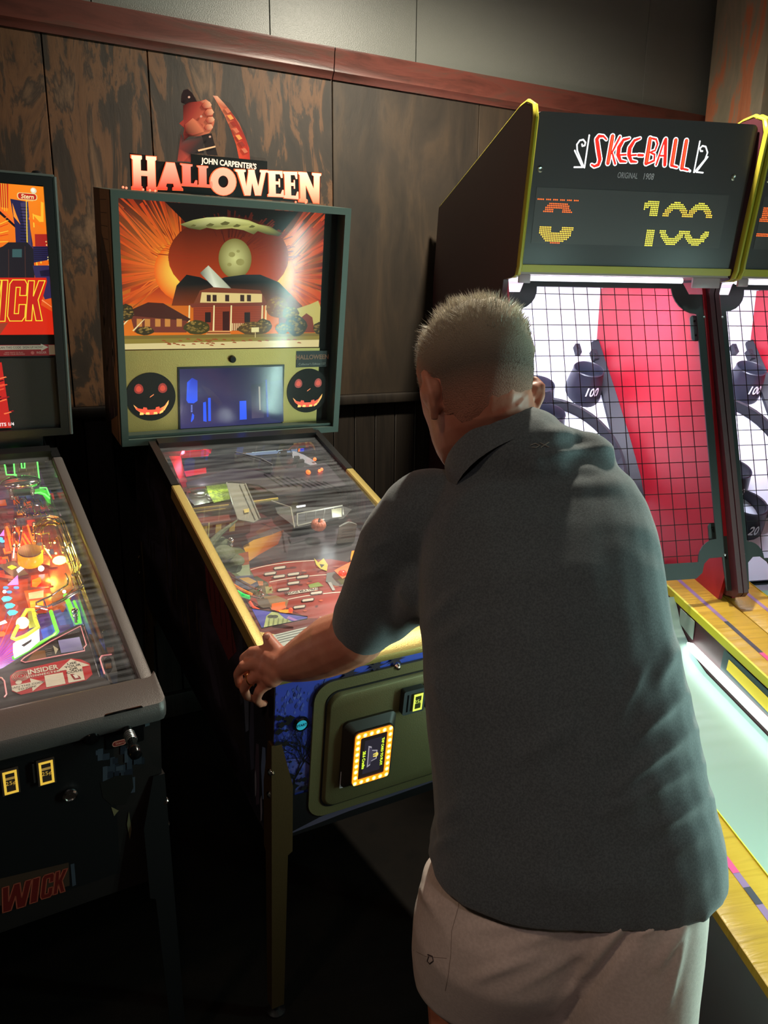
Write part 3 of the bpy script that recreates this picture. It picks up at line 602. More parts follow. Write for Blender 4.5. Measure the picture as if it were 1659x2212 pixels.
# side print: pale draped shapes on black
b = B(); SF = Fr((-.0003, 1.31, 0), (0, -1, 0), (0, 0, 1)); h = 0
def sd(pts, col, cols=None):
    global h
    h += .00002; flat(b, SF, [(1.31-y, z) for y, z in pts], h, col, cols)
sd([(.005, .02), (.12, .0), (.16, .1), (.20, .25), (.22, .38), (.16, .42), (.10, .40), (.05, .30), (.02, .2)], s(30, 30, 38))
for y0, z0, z1, c in ((.03, .10, .22, s(96, 116, 150)), (.07, .05, .2, s(70, 60, 74)), (.11, .12, .30, s(60, 62, 80)), (.15, .2, .38, s(84, 92, 110)), (.19, .25, .42, s(50, 52, 64))):
    sd([(y0, z0), (y0+.02, z0-.02), (y0+.035, z0+.06), (y0+.03, z1), (y0+.012, z1+.01), (y0+.004, (z0+z1)/2)], c)
sd([(.24, .36), (.30, .30), (.42, .33), (.48, .40), (.50, .50), (.42, .48), (.30, .43)], s(96, 40, 40))
for k in range(5): sd([(.26+k*.045, .34+k*.012), (.27+k*.045, .34+k*.012), (.29+k*.045, .43+k*.012), (.285+k*.045, .43+k*.012)], s(60, 26, 28))
for k in range(30):
    y, z = .5+random.random()*.75, .1+random.random()*.42; l_ = .04+random.random()*.08; sd([(y, z), (y+.012, z), (y+.018, z+l_), (y+.008, z+l_*1.1)], random.choice([s(48, 38, 26), s(36, 28, 24), s(64, 50, 34)]))
for y, z in ((.02, .05), (.05, .02), (.09, .06)): sd([(y, z), (y+.006, z-.01), (y+.012, z+.05), (y+.004, z+.07), (y-.002, z+.03)], s(120, 120, 132))
obj('side_print', b, m_print, T2, sm=False)
m_gold2 = mk('dark_bronze_door', s(112, 104, 70), .45, .5, bump=(380, .6, .0007))
b = B(); b.prism(rrect(.088, .035, .472, .402, .045, 7), FF, .001, .008); cdoor = obj('coin_door', b, m_gold2, T2)
b = B(); b.prism(rrect(.115, .058, .445, .376, .032, 7), FF, .008, .0095); obj('door_seam', b, m_black, cdoor)
b = B()
ri = [rrect(.119+k, .062+k, .441-k, .372-k, .03, 7) for k in (0, .004, .007)]
b.loft([[FF.P(u, v, hh) for u, v in q] for q, hh in zip(ri, (.0095, .016, .0175))]); obj('door_panel', b, m_gold2, cdoor)
b = B(); b.lathe([(0, 0), (.008, 0), (.009, .004), (.005, .010), (0, .011)], FF.P(.289, .399, .003), FF.N, 16); obj('bolt', b, m_chrome, cdoor)
b = B(); b.lathe([(0, 0), (.0035, 0), (.002, .003), (0, .003)], FF.P(*FF.px(706, 1598), .008), FF.N, 12); obj('hinge_pin', b, m_chrome, cdoor)
for k, x in enumerate((.298, .361)):
    b = B(); b.prism(rrect(x, .282, x+.057, .346, .005), FF, .0175, .034); ce = obj('coin_entry', b, mk('entry_grey', s(64, 70, 74), .4), cdoor)
    b = B(); flatbox(b, FF, x+.009, x+.013, .290, .336, .0342, .0345); obj('coin_slot', b, m_blackgloss, ce)
    b = B(); flatbox(b, FF, x+.024, x+.048, .291, .336, .034, .038, s(40, 46, 20)); 
    for q in ((.024, .048, .291, .296), (.024, .048, .330, .336), (.024, .028, .296, .33), (.044, .048, .296, .33)): flatbox(b, FF, x+q[0], x+q[1], q[2], q[3], .038, .0388, s(226, 226, 90))
    b.text('25¢', FF, x+.036, .315, .014, .0384, col=s(210, 220, 90)); obj('reject_button', b, mk('lit_button', 'attr', .3, emis=.8, ecol='attr'), ce)
b = B(); u, v = FF.px(647.6, 1560.4); b.lathe([(0, 0), (.0165, 0), (.0185, .004), (.017, .009), (.0125, .010), (.0125, .006), (0, .006)], FF.P(u, v, .001), FF.N, 28); bt = obj('start_button', b, m_blackgloss, T2)
b = B(); b.prism(circ(u, v, .0122, 24), FF, .006, .0108, s(40, 150, 170)); b.text('START', FF, u, v, .0085, .0112, off=.0003, col=s(10, 40, 50)); obj('button_face', b, mk('teal_lit', 'attr', .3, emis=.55, ecol='attr'), bt, sm=False)
# card reader: tapered housing standing proud of the door, ring of lamps, sideways screen
b = B(); base = rrect(.158, .070, .300, .262, .012, 5); topq = [FF.px(*q, .045) for q in ((766.6, 1593), (843.8, 1558), (842.5, 1667), (761.5, 1704.7))]
cu, cv = sum(q[0] for q in topq)/4, sum(q[1] for q in topq)/4; hw, hh_ = .047, .071
print('reader', cu, cv, topq)
topr = rrect(cu-hw-.003, cv-hh_-.003, cu+hw+.003, cv+hh_+.003, .012, 5)
b.loft([[FF.P(u, v, d) for u, v in q] for q, d in ((rrect(cu-.066, cv-.09, cu+.066, cv+.09, .014, 5), .0175), (rrect(cu-.066, cv-.09, cu+.066, cv+.09, .014, 5), .024), (topr, .040), (topr, .045))]); rd_ = obj('card_reader', b, mk('reader_housing', s(40, 35, 26), .5), T2)
b = B(); o_ = rrect(cu-hw, cv-hh_, cu+hw, cv+hh_, .011, 6); i_ = rrect(cu-hw+.013, cv-hh_+.013, cu+hw-.013, cv+hh_-.013, .004, 6); n = len(o_)
def ringq(b, O, I, h0, h1, col):
    n = len(O)
    for k in range(n):
        k2 = (k+1) % n; b.face([FF.P(*O[k], h1), FF.P(*O[k2], h1), FF.P(*I[k2], h1), FF.P(*I[k], h1)], col); b.face([FF.P(*O[k], h0), FF.P(*O[k2], h0), FF.P(*O[k2], h1), FF.P(*O[k], h1)], col); b.face([FF.P(*I[k], h0), FF.P(*I[k2], h0), FF.P(*I[k2], h1), FF.P(*I[k], h1)], col)
ringq(b, o_, i_, .045, .048, s(255, 140, 24)); obj('light_ring', b, mk('amber_ring', 'attr', .4, emis=1.35, ecol='attr'), rd_)
b = B(); m = .0065
spots = [(cu-hw+m + (2*hw-2*m)*k/5, cv+sg*(hh_-m)) for k in range(6) for sg in (-1, 1)] + [(cu+sg*(hw-m), cv-hh_+m + (2*hh_-2*m)*k/8) for k in range(1, 8) for sg in (-1, 1)]
for u, v in spots:
    h = .0483; c0, c1 = s(255, 250, 190), s(255, 176, 50)
    for k in range(10): a, a2 = 2*PI*k/10, 2*PI*(k+1)/10; b.face([FF.P(u, v, h+.0004), FF.P(u+.0052*math.cos(a), v+.0058*math.sin(a), h), FF.P(u+.0052*math.cos(a2), v+.0058*math.sin(a2), h)], cols=[c0, c1, c1])
obj('ring_lamp', b, mk('amber_lamps', 'attr', .4, emis=2.6, ecol='attr'), rd_, sm=False)
b = B(); flatbox(b, FF, cu-hw+.013, cu+hw-.013, cv-hh_+.013, cv+hh_-.013, .045, .0455, s(26, 22, 22)); flatbox(b, FF, cu-.022, cu+.022, cv-.046, cv+.046, .0455, .0457, s(36, 32, 42))
b.text('TAP CARD TO PLAY!', FF, cu+.024, cv+.004, .0082, .0462, rot=-PI/2, off=.0003, col=s(226, 255, 60)); b.text('28.6 Credits', FF, cu-.022, cv-.006, .0098, .0462, rot=-PI/2, off=.0003, col=s(226, 255, 60))
em = s(150, 140, 150); pts = [(cu-.012, cv-.03), (cu-.004, cv-.026), (cu-.002, cv-.016), (cu+.012, cv-.012), (cu+.012, cv+.012), (cu-.002, cv+.016), (cu-.004, cv+.026), (cu-.012, cv+.03)]
flat(b, FF, pts, .0459, em); flat(b, FF, [(x*.8+cu*.2, y*.84+cv*.16) for x, y in pts], .0461, s(60, 54, 70)); flat(b, FF, circ(cu+.008, cv, .007, 16), .0463, s(216, 190, 90)); 
for dv in (-.006, 0, .006): flat(b, FF, [(cu-.004, cv+dv-.0012), (cu+.008, cv+dv-.0012), (cu+.008, cv+dv+.0012), (cu-.004, cv+dv+.0012)], .0465, s(60, 54, 70))
obj('screen', b, mk('reader_screen', 'attr', .3, emis=.9, ecol='attr'), rd_, sm=False)
b = B(); flatbox(b, FF, .155, .164, .118, .165, .025, .0254, s(180, 176, 180)); 
for k in range(5): flatbox(b, FF, .157, .162, .122+k*.008, .124+k*.008, .0254, .0256, s(90, 86, 90))
obj('sticker', b, m_print, rd_)
# --- playfield of the middle machine
PF = GL
def PQ(h, lst): return [PF.px(x, y, h) for x, y in lst]
b = B(); flatbox(b, PF, .022, W-.022, .09, 1.23, PFH-.012, PFH-.0005)
b.face([PF.P(.022, .09, PFH), PF.P(W-.022, .09, PFH), PF.P(W-.022, 1.23, PFH), PF.P(.022, 1.23, PFH)], cols=[s(120, 44, 40), s(110, 46, 40), s(40, 36, 46), s(40, 36, 46)])
h = PFH+.0004
def pf(lst, col, cols=None):
    global h
    h += .00002; flat(b, PF, [(min(max(u, .023), W-.023), min(max(v, .1), 1.22)) for u, v in PQ(PFH, lst)], h, col, cols)
K = lambda x, y: (440+x/4.366, 1130+y/4.366)
def kf(pts, col, cols=None): pf([K(*q) for q in pts], col, cols)
kf([(350, 180), (760, 0), (1660, 0), (1500, 700), (1000, 900), (560, 640), (430, 430)], s(72, 66, 72))
kf([(430, 430), (760, 360), (1200, 340), (1640, 420), (1500, 900), (980, 900), (600, 700)], s(150, 58, 48))
kf([(370, 220), (470, 160), (640, 110), (760, 60), (700, 200), (520, 300), (430, 360)], None, [s(214, 160, 60), s(200, 150, 60), s(170, 110, 50), s(120, 60, 40), s(130, 60, 44), s(170, 90, 50), s(200, 140, 70)])
kf([(120, 250), (330, 220), (420, 290), (430, 430), (480, 520), (320, 520), (200, 420)], s(104, 110, 78)); kf([(330, 400), (430, 390), (440, 500), (360, 510), (300, 470)], s(150, 160, 130))
kf([(330, 290), (420, 270), (430, 390), (300, 410)], s(150, 84, 60)); kf([(380, 540), (500, 500), (600, 560), (660, 660), (560, 720), (420, 640)], s(84, 84, 66)); kf([(580, 600), (640, 590), (660, 660), (590, 670)], s(150, 150, 100)); kf([(505, 545), (560, 550), (560, 590), (520, 590)], s(190, 120, 80))
for p0, p1, p2 in (((440, 440), (640, 370), (1060, 350)), ((620, 555), (860, 500), (1240, 480)), ((790, 720), (1000, 670), (1300, 650))):
    prev = None
    for k in range(13):
        t = k/12; x = (1-t)**2*p0[0]+2*t*(1-t)*p1[0]+t*t*p2[0]; y = (1-t)**2*p0[1]+2*t*(1-t)*p1[1]+t*t*p2[1]
        if prev: kf([prev, (x, y), (x, y+7), (prev[0], prev[1]+7)], s(232, 214, 196))
        prev = (x, y)
for k in range(70):
    x, y = 520+random.random()*1000, 380+random.random()*470; q = random.random()*60+16
    kf([(x, y), (x+q*.5, y-7), (x+q, y-2), (x+q*.8, y+8), (x+q*.2, y+10)], random.choice([s(120, 38, 34), s(176, 76, 56), s(100, 34, 34), s(190, 90, 60), s(140, 60, 50)]))
for x, y in ((715, 430), (625, 485), (710, 512), (845, 490), (930, 516), (845, 574), (750, 636), (980, 735), (900, 800), (1060, 668)):
    kf([(x-62, y+4), (x-50, y-10), (x+50, y-24), (x+66, y-14), (x+56, y+6), (x-48, y+20)], s(70, 58, 56)); kf([(x-54, y+4), (x-44, y-6), (x+48, y-19), (x+56, y-12), (x+48, y+2), (x-44, y+14)], s(206, 194, 176))
kf([(985, 590), (1080, 565), (1130, 600), (1000, 622)], s(130, 150, 70)); kf([(790, 660), (1070, 616), (1075, 640), (795, 686)], s(226, 216, 196))
q0, q1 = [PF.px(*K(*q), PFH) for q in ((795, 672), (1070, 628))]
b.text('HEDGE MULTIBALL', PF, (q0[0]+q1[0])/2, (q0[1]+q1[1])/2, .0115, h-0+.0002, rot=math.atan2(q1[1]-q0[1], q1[0]-q0[0]), off=.0004, col=s(70, 50, 46))
kf([(1040, 340), (1080, 380), (1130, 340), (1170, 400), (1160, 460), (1100, 440), (1060, 400)], s(220, 200, 70)); kf([(1090, 395), (1140, 400), (1110, 430)], s(80, 60, 50))
kf([(1160, 480), (1230, 470), (1350, 560), (1340, 600), (1240, 600), (1150, 560)], s(120, 120, 116)); kf([(1260, 540), (1320, 520), (1355, 570), (1300, 590)], s(120, 150, 100)); kf([(1170, 570), (1200, 565), (1240, 640), (1215, 645)], s(170, 166, 160))
kf([(560, 700), (680, 690), (800, 740), (770, 830), (640, 830), (600, 770)], s(150, 120, 84)); kf([(640, 770), (770, 750), (760, 800), (700, 820)], s(236, 110, 50)); kf([(490, 720), (600, 720), (640, 800), (560, 810), (500, 790)], s(110, 96, 84)); kf([(380, 700), (480, 690), (520, 790), (440, 800)], s(150, 60, 54))
kf([(300, 510), (460, 500), (520, 600), (420, 640), (300, 590)], s(84, 84, 104)); kf([(330, 530), (420, 520), (500, 560), (440, 590)], s(190, 150, 90))
pfo = obj('playfield', b, mk('playfield_print', 'attr', .3, emis=.03, ecol='attr'), T2, sm=False)
# apron: gold with blue ghostly corner picture
b = B(); z = -.05
def PFf(pts, hh, col, cols=None): flat(b, PF, pts, hh, col, cols)
b.prism([(.022, .085), (W-.022, .085), (W-.022, .215), (.36, .105), (.2, .105), (.022, .215)], PF, PFH, z, s(150, 132, 84)); apn = obj('apron', b, m_gold, T2)
b = B(); c_ = [PF.px(*K(*q), z) for q in ((450, 808), (980, 885), (975, 905), (545, 995))]
b.face([PF.P(*q, z+.0006) for q in c_], cols=[s(74, 70, 190), s(90, 84, 176), s(84, 80, 170), s(64, 62, 150)])
ed = c_+[c_[0]]; b2 = B(); b2.tube([PF.P(*q, z+.001) for q in c_], .0012, 6, True); obj('apron_edge', b2, m_blackgloss, apn)
g_ = [PF.px(*K(*q), z) for q in ((565, 990), (590, 880), (640, 840), (700, 845), (760, 900), (840, 935))]; b.face([PF.P(*q, z+.0009) for q in g_], cols=[s(196, 206, 130), s(170, 184, 110), s(200, 210, 140), s(150, 164, 100), s(176, 190, 124), s(150, 160, 110)])
for k in range(5): x = 600+k*44; q_ = [PF.px(*K(*q), z) for q in ((x, 985-k*9), (x+14, 900-k*2), (x+24, 905), (x+18, 982-k*9))]; b.face([PF.P(*q, z+.0011) for q in q_], s(120, 132, 78))
for x in (632, 672): q_ = PF.px(*K(x, 885), z); b.prism(circ(*q_, .008, 12, .006), PF, z+.0012, z+.0014, s(60, 66, 44)); 
q_ = [PF.px(*K(*q), z) for q in ((800, 880), (905, 925), (870, 930), (780, 900))]; b.face([PF.P(*q, z+.0011) for q in q_], s(170, 120, 190))
obj('corner_print', b, mk('apron_print', 'attr', .35, emis=.12, ecol='attr'), apn, sm=False)
b = B(); q_ = [PF.px(x, y, z) for x, y in ((590, 1372), (665, 1354), (668, 1390), (600, 1400))]; b.face([PF.P(*q, z+.0006) for q in q_], s(196, 206, 196))
for k in range(4): b.face([PF.P(q_[0][0]+.004, q_[0][1]-.004-.008*k, z+.0009), PF.P(q_[1][0]-.006, q_[1][1]-.004-.008*k, z+.0009), PF.P(q_[1][0]-.006, q_[1][1]-.007-.008*k, z+.0009), PF.P(q_[0][0]+.004, q_[0][1]-.007-.008*k, z+.0009)], s(90, 96, 92))
obj('instruction_card', b, m_print, apn, sm=False)
# things standing on the playfield
def mesh_at(name, mat, parent, fn, **k):
    b = B(); fn(b); return obj(name, b, mat, parent, **k)
def at(x, y, hh): return PF.P(*PF.px(x, y, hh), hh)
m_dkpl = mk('dark_plastic', s(30, 29, 32), .35); m_graypl = mk('grey_plastic', s(104, 104, 108), .4)
# upper house playfield
b = B(); pl = [at(*q, -.035) for q in ((402, 1042), (500, 1012), (590, 1018), (700, 1000), (752, 1030), (770, 1045), (600, 1070), (560, 1048), (500, 1040), (404, 1052))]
n = PF.N*.005; b.loft([[p-n for p in pl], pl]); b.text('', PF, 0, 0, .01); up_deck = obj('upper_deck', b, mk('deck_purple', s(58, 50, 62), .4), T2)
b = B()
for k in range(9): a_, c_ = at(570+k*16, 1024+k*2, -.033), at(610+k*16, 1050+k*1, -.033); b.tube([a_, c_], .0012, 5)
obj('deck_ribs', b, m_dkpl, up_deck)
def wallpiece(pts, hb_, ht, th, mat, name, par, brick=False):
    b = B(); P0 = [PF.px(*q, hb_) for q in pts]
    for (a, c) in zip(P0, P0[1:]):
        a_, c_ = Vector(a), Vector(c); d = (c_-a_).normalized(); q = Vector((-d.y, d.x))*th
        b.prism([(a_.x, a_.y), (c_.x, c_.y), (c_.x+q.x, c_.y+q.y), (a_.x+q.x, a_.y+q.y)], PF, hb_, ht)
    return obj(name, b, mat, par)
wallpiece([(506, 995), (560, 1008), (586, 1022)], -.035, -.004, .004, m_graypl, 'brick_wall', T2)
b = B(); A0, A1 = Vector(PF.px(506, 995, -.035)), Vector(PF.px(586, 1022, -.035))
for r in range(3):
    for k in range(7):
        t0, t1 = (k+.5*(r % 2))/7.5, (k+.9+.5*(r % 2))/7.5; p, q = A0.lerp(A1, t0), A0.lerp(A1, t1); off = Vector((.003, -.006))
        b.prism([(p.x+off.x, p.y+off.y), (q.x+off.x, q.y+off.y), (q.x, q.y), (p.x, p.y)], PF, -.033+r*.0095, -.0245+r*.0095)
obj('bricks', b, mk('toy_brick', s(84, 80, 82), .5), T2)
# lit back room
BK = Fr(PF.P(0, 1.13, PFH), PF.U, PF.N)
b = B(); fb = lambda x0, x1, z0, z1, c, h_=0: b.face([BK.P(x0, z0, h_), BK.P(x1, z0, h_), BK.P(x1, z1, h_), BK.P(x0, z1, h_)], c)
fb(.02, .54, 0, .09, s(20, 18, 22))
def bq(x0, y0, x1, y1, c, h_):
    p = [BK.px(x0, y0), BK.px(x1, y1)]; fb(p[0][0], p[1][0], max(.004, p[1][1]), min(.092, p[0][1]), c, h_)
bq(540, 950, 640, 985, s(196, 214, 206), .001)
for k in range(12): bq(508+k*3, 955, 510+k*3, 982, random.choice([s(150, 120, 90), s(100, 80, 60)]), .002)
for k in range(14): bq(612+k*2, 952, 613+k*2, 980, random.choice([s(150, 110, 96), s(110, 76, 70)]), .002)
bq(566, 953, 588, 972, s(120, 104, 190), .002); bq(571, 956, 583, 968, s(236, 230, 240), .003)
for x in (550, 598): bq(x, 958, x+2, 976, s(70, 70, 60), .002); bq(x-6, 955, x+8, 961, s(90, 110, 60), .002)
bq(646, 950, 654, 975, s(255, 130, 60), .002); bq(648, 968, 658, 988, s(50, 70, 230), .003); bq(530, 978, 640, 986, s(120, 140, 170), .003)
obj('back_scene', b, mk('back_scene_print', 'attr', .5, emis=.8, ecol='attr'), T2, sm=False, recalc=False)
# red corner: translucent shapes, red lamps
m_redpl = mk('red_plastic', s(190, 24, 40), .25, emis=.25, ecol=s(220, 20, 40))
mesh_at('red_toy_house', m_redpl, T2, lambda b: (b.loft([[at(x, y, h_) for x, y in ((392, 990), (450, 985), (455, 975), (398, 978))] for h_ in (-.09, -.03)]), b.loft([[at(388, 986, -.03), at(455, 980, -.03), at(458, 970, -.03), at(394, 972, -.03)], [at(405, 976, -.008), at(442, 972, -.008), at(442, 971, -.008), at(405, 975, -.008)]])))
mesh_at('red_ramp', m_redpl, T2, lambda b: b.loft([[at(x, y, h_) for x, y in ((398, 1018), (445, 1010), (446, 1022), (402, 1030))] for h_ in (-.06, -.045)]))
mesh_at('red_side_plastic', mk('dim_red_plastic', s(130, 28, 40), .3, emis=.08), T2, lambda b: b.loft([[at(x, y, h_) for x, y in ((365, 985), (390, 985), (404, 1040), (412, 1064), (398, 1062))] for h_ in (-.055, -.05)]))
b = B()
for x, y in ((396, 972), (400, 970), (441, 968), (445, 967)): b.ball(at(x, y, -.035), .0042, n=8)
for x, y in ((735, 1017), (740, 1014)): b.ball(at(x-45, y+0, -.03), .005, n=8)
obj('red_lamp', b, mk('red_lamps', s(255, 90, 50), .4, emis=5, ecol=s(255, 84, 40)), T2)
b = B(); b.ball(at(666, 1020, -.03), .009, (.8, 1.3, .8), 10); b.ball(at(680, 992, -.03), .006, n=8); obj('orange_flasher', b, mk('orange_glow', s(255, 120, 50), .4, emis=2, ecol=s(255, 100, 40)), T2)
# black mechanism and curved clear ramp
b = B(); 
for x, y, w_, h0, h1 in ((612, 985, .018, -.03, .0), (640, 1000, .016, -.035, .002), (648, 1010, .02, -.04, -.012), (590, 1005, .01, -.04, -.008), (628, 1004, .01, -.03, -.01)):
    u, v = PF.px(x, y, h0); flatbox(b, PF, u-w_/2, u+w_/2, v-.006, v+.006, h0, min(h1, -.012))
b.tube([at(596, 985, -.02), at(604, 975, -.018), at(628, 972, -.018), at(632, 990, -.02), at(650, 998, -.02)], .0016, 6)
obj('gate_mechanism', b, m_dkpl, T2)
b = B(); prev = [at(x, y, -.045) for x, y in ((632, 976), (655, 984), (676, 996), (686, 1006), (682, 1012), (672, 1008), (650, 998), (630, 992))]
b.loft([prev, [p+PF.N*.004 for p in prev]]); obj('curved_ramp', b, mk('frosted_ramp', s(150, 152, 164), .25, emis=.05, ecol=s(180, 190, 220)), T2)
# hedge, grey scoop, ramp at left
mesh_at('hedge', mk('lit_hedge', s(150, 176, 50), .6, emis=.35, ecol=s(170, 200, 60), bump=(160, 1, .004), var=(120, s(60, 90, 30))), T2, lambda b: b.loft([[at(x, y, h_) for x, y in ((444, 1046), (490, 1042), (497, 1078), (462, 1086), (450, 1066))] for h_ in (-.10, -.055)]))
mesh_at('ball_scoop', m_steel, T2, lambda b: (b.loft([[at(x, y, h_) for x, y in ((404, 1050), (440, 1046), (452, 1068), (470, 1082), (420, 1092), (402, 1072))] for h_ in (-.10, -.075)]), b.ball(at(430, 1064, -.07), .026, (1.2, 1, .5), 14), b.ball(at(458, 1072, -.07), .016, (1, 1, .7), 12)))
b = B(); q0 = [at(x, y, -.03) for x, y in ((490, 1043), (530, 1045), (562, 1120), (548, 1128), (514, 1122))]; b.loft([[p-PF.N*.003 for p in q0], q0]); b.tube([at(490, 1043, -.027), at(514, 1122, -.027)], .0025, 6); b.tube([at(530, 1045, -.027), at(562, 1120, -.027)], .0025, 6); b.tube([at(518, 1046, -.027), at(552, 1122, -.027)], .0015, 6)
obj('plastic_ramp', b, mk('grey_ramp', s(150, 150, 138), .25, alpha=1), T2)
mesh_at('ramp_label', mk('amber_label', s(200, 180, 100), .5, emis=.15), T2, lambda b: b.loft([[at(x, y, h_) for x, y in ((526, 1100), (538, 1098), (538, 1106), (528, 1108))] for h_ in (-.0265, -.0255)]))
mesh_at('gold_beam', mk('gold_beam', s(150, 126, 40), .3, .6), T2, lambda b: (b.tube([at(408, 1102, -.045), at(500, 1092, -.045), at(600, 1078, -.045)], .0055, 8), b.tube([at(410, 1110, -.06), at(500, 1098, -.06)], .004, 8)))
# little brick house front with lit windows
b = B(); fr_h = Fr(PF.P(*PF.px(425, 1165, PFH), PFH), (at(540, 1150, PFH)-at(425, 1165, PFH)).normalized(), PF.N)
H0 = (at(540, 1150, PFH)-at(425, 1165, PFH)).length
b.prism([(0, 0), (H0, 0), (H0, .05), (0, .05)], fr_h, -.03, 0, s(112, 44, 30)); 
for k in range(3): b.prism([(.012+k*.04, .012), (.028+k*.04, .012), (.028+k*.04, .04), (.012+k*.04, .04)], fr_h, 0, .001, s(216, 176, 90))
b.prism([(.03, -.0), (.034, 0), (.034, .05), (.03, .05)], fr_h, .001, .002, s(220, 200, 120))
obj('toy_house', b, mk('toy_house_print', 'attr', .5, emis=.12, ecol='attr'), T2)
# tree-like grey sculpt, white ball post
b = B(); b.ball(at(480, 1195, -.08), .032, (1.1, 1.3, .6), 12); b.ball(at(472, 1172, -.07), .022, (1.3, 1, .7), 12); b.ball(at(510, 1210, -.085), .022, (1, 1.4, .5), 12)
b.tube([at(452, 1178, -.05), at(478, 1150, -.03), at(512, 1124, -.02)], 0, 8, rr=[.012, .007, .002]); obj('ghostly_sculpt', b, mk('grey_green_sculpt', s(104, 110, 84), .7, bump=(90, .8, .003)), T2)
b = B(); b.ball(at(499, 1167, -.06), .008, n=12); b.ball(at(499, 1178, -.075), .006, n=10); obj('chrome_post', b, m_chrome, T2)
# clear framed target box, pumpkin, tombstone
b = B(); fr_pts = [(586, 1082), (628, 1096), (636, 1140), (642, 1110), (740, 1092), (742, 1112), (734, 1116), (640, 1134)]
T_ = [at(*q, -.035) for q in fr_pts]
b.tube([T_[0], T_[1], T_[2]], .0022, 6); b.tube([T_[3], T_[4], T_[5]], .0022, 6); b.tube([T_[3], at(642, 1134, -.05)], .0022, 6); b.tube([at(642, 1136, -.05), at(700, 1122, -.05)], .0022, 6)
for k in range(4): a_ = T_[3].lerp(T_[4], (k+1)/5); b.tube([a_, a_-PF.N*.03], .0012, 5)
obj('target_frame', b, mk('frame_grey', s(170, 168, 156), .35), T2)
b = B(); b.loft([[at(x, y, h_) for x, y in ((590, 1085), (630, 1096), (742, 1094), (760, 1100), (742, 1120), (640, 1140), (600, 1110))] for h_ in (-.075, -.072)]); obj('target_deck', b, mk('deck_grey', s(84, 84, 84), .4), T2)
b = B(); c_ = at(688, 1134, -.055); 
for k in range(10):
    a = 2*PI*k/10; b.ball(c_ + PF.U*math.cos(a)*.011 + PF.V*math.sin(a)*.011, .013, (.9, .9, 1.05), 10)
pm_ = obj('pumpkin', b, mk('pumpkin_orange', s(196, 104, 70), .45, emis=.05, bump=(60, .3)), T2)
b = B(); b.tube([c_+PF.N*.008, c_+PF.N*.017, c_+PF.N*.021+PF.U*.003], .003, 6); obj('stem', b, mk('stem_brown', s(90, 60, 50), .7), pm_)
b = B(); tf = Fr(at(745, 1170, PFH), (1, 0, 0), PF.N); b.prism([(-.028, 0), (.028, 0), (.028, .058), (.012, .066), (0, .070), (-.012, .066), (-.028, .058)], tf, 0, .006); tmb = obj('tombstone', b, mk('stone_grey', s(128, 128, 120), .8, bump=(140, .5)), T2)
b = B()
for k in range(4): flatbox(b, tf, -.018, .018, .046-k*.009, .049-k*.009, .0061, .0064)
obj('engraving', b, mk('engraving', s(92, 92, 88), .8), tmb)
mesh_at('white_target', mk('white_lit', s(240, 244, 250), .4, emis=1.2), T2, lambda b: b.loft([[at(x, y, h_) for x, y in ((640, 1093), (660, 1090), (660, 1094), (641, 1097))] for h_ in (-.055, -.05)]))
mesh_at('sign_board', mk('sign_paper', s(150, 150, 124), .6), T2, lambda b: b.loft([[at(x, y, h_) for x, y in ((716, 1100), (738, 1097), (738, 1116), (718, 1118))] for h_ in (-.04, -.038)]))
# right: orange lit sling, flippers, left lane guides
m_or = mk('orange_lit', 'attr', .3, emis=.9, ecol='attr')
def lump(name, pts, h0, h1, col, par=T2, mat=m_or):
    b = B(col); b.loft([[at(x, y, h_) for x, y in pts] for h_ in (h0, h1)]); return obj(name, b, mat, par)
lump('slingshot', [(760, 1190), (790, 1186), (775, 1215), (760, 1222), (757, 1205)], -.085, -.075, s(255, 140, 30)); lump('slingshot', [(722, 1232), (760, 1212), (758, 1240), (740, 1250)], -.088, -.08, s(224, 110, 60))
b = B(); b.ball(at(740, 1238, -.078), .012, (1, 1, .7), 12, s(230, 60, 36)); obj('flipper_button_lamp', b, m_or, T2)
lump('white_post', [(760, 1224), (768, 1220), (766, 1234), (758, 1236)], -.085, -.07, s(255, 250, 240))
b = B(s(206, 110, 40)); b.tube([at(503, 1262, -.08), at(520, 1272, -.08), at(545, 1284, -.08)], .003, 6); obj('lane_guide', b, m_or, T2)
b = B(s(30, 200, 90)); b.tube([at(512, 1278, -.08), at(525, 1286, -.08), at(540, 1291, -.08)], .005, 6); obj('green_guide', b, m_or, T2)
b = B(); b.tube([at(500, 1245, -.07), at(530, 1262, -.07), at(560, 1276, -.07), at(572, 1284, -.07), at(560, 1292, -.07), at(540, 1288, -.07)], .0022, 6); b.ball(at(561, 1275, -.065), .0055, n=8); b.ball(at(566, 1285, -.065), .005, n=8); obj('wire_guide', b, m_chrome, T2)
lump('orange_insert', [(588, 1305), (612, 1300), (618, 1312), (600, 1320), (586, 1316)], -.095, -.093, s(240, 90, 40)); lump('orange_insert', [(600, 1318), (630, 1316), (632, 1324), (606, 1324)], -.093, -.085, s(255, 140, 40))
b = B(s(236, 80, 50)); b.tube([at(540, 1300, -.08), at(548, 1312, -.08), at(560, 1318, -.08)], .0035, 6); b.ball(at(628, 1318, -.08), .006, n=8); obj('rubber', b, m_or, T2)
b = B(); b.tube([at(598, 1330, -.08), at(640, 1336, -.08)], 0, 8, rr=[.008, .004]); b.tube([at(728, 1336, -.08), at(690, 1336, -.08)], 0, 8, rr=[.008, .004]); obj('flipper', b, mk('flipper_white', s(220, 210, 190), .4), T2)
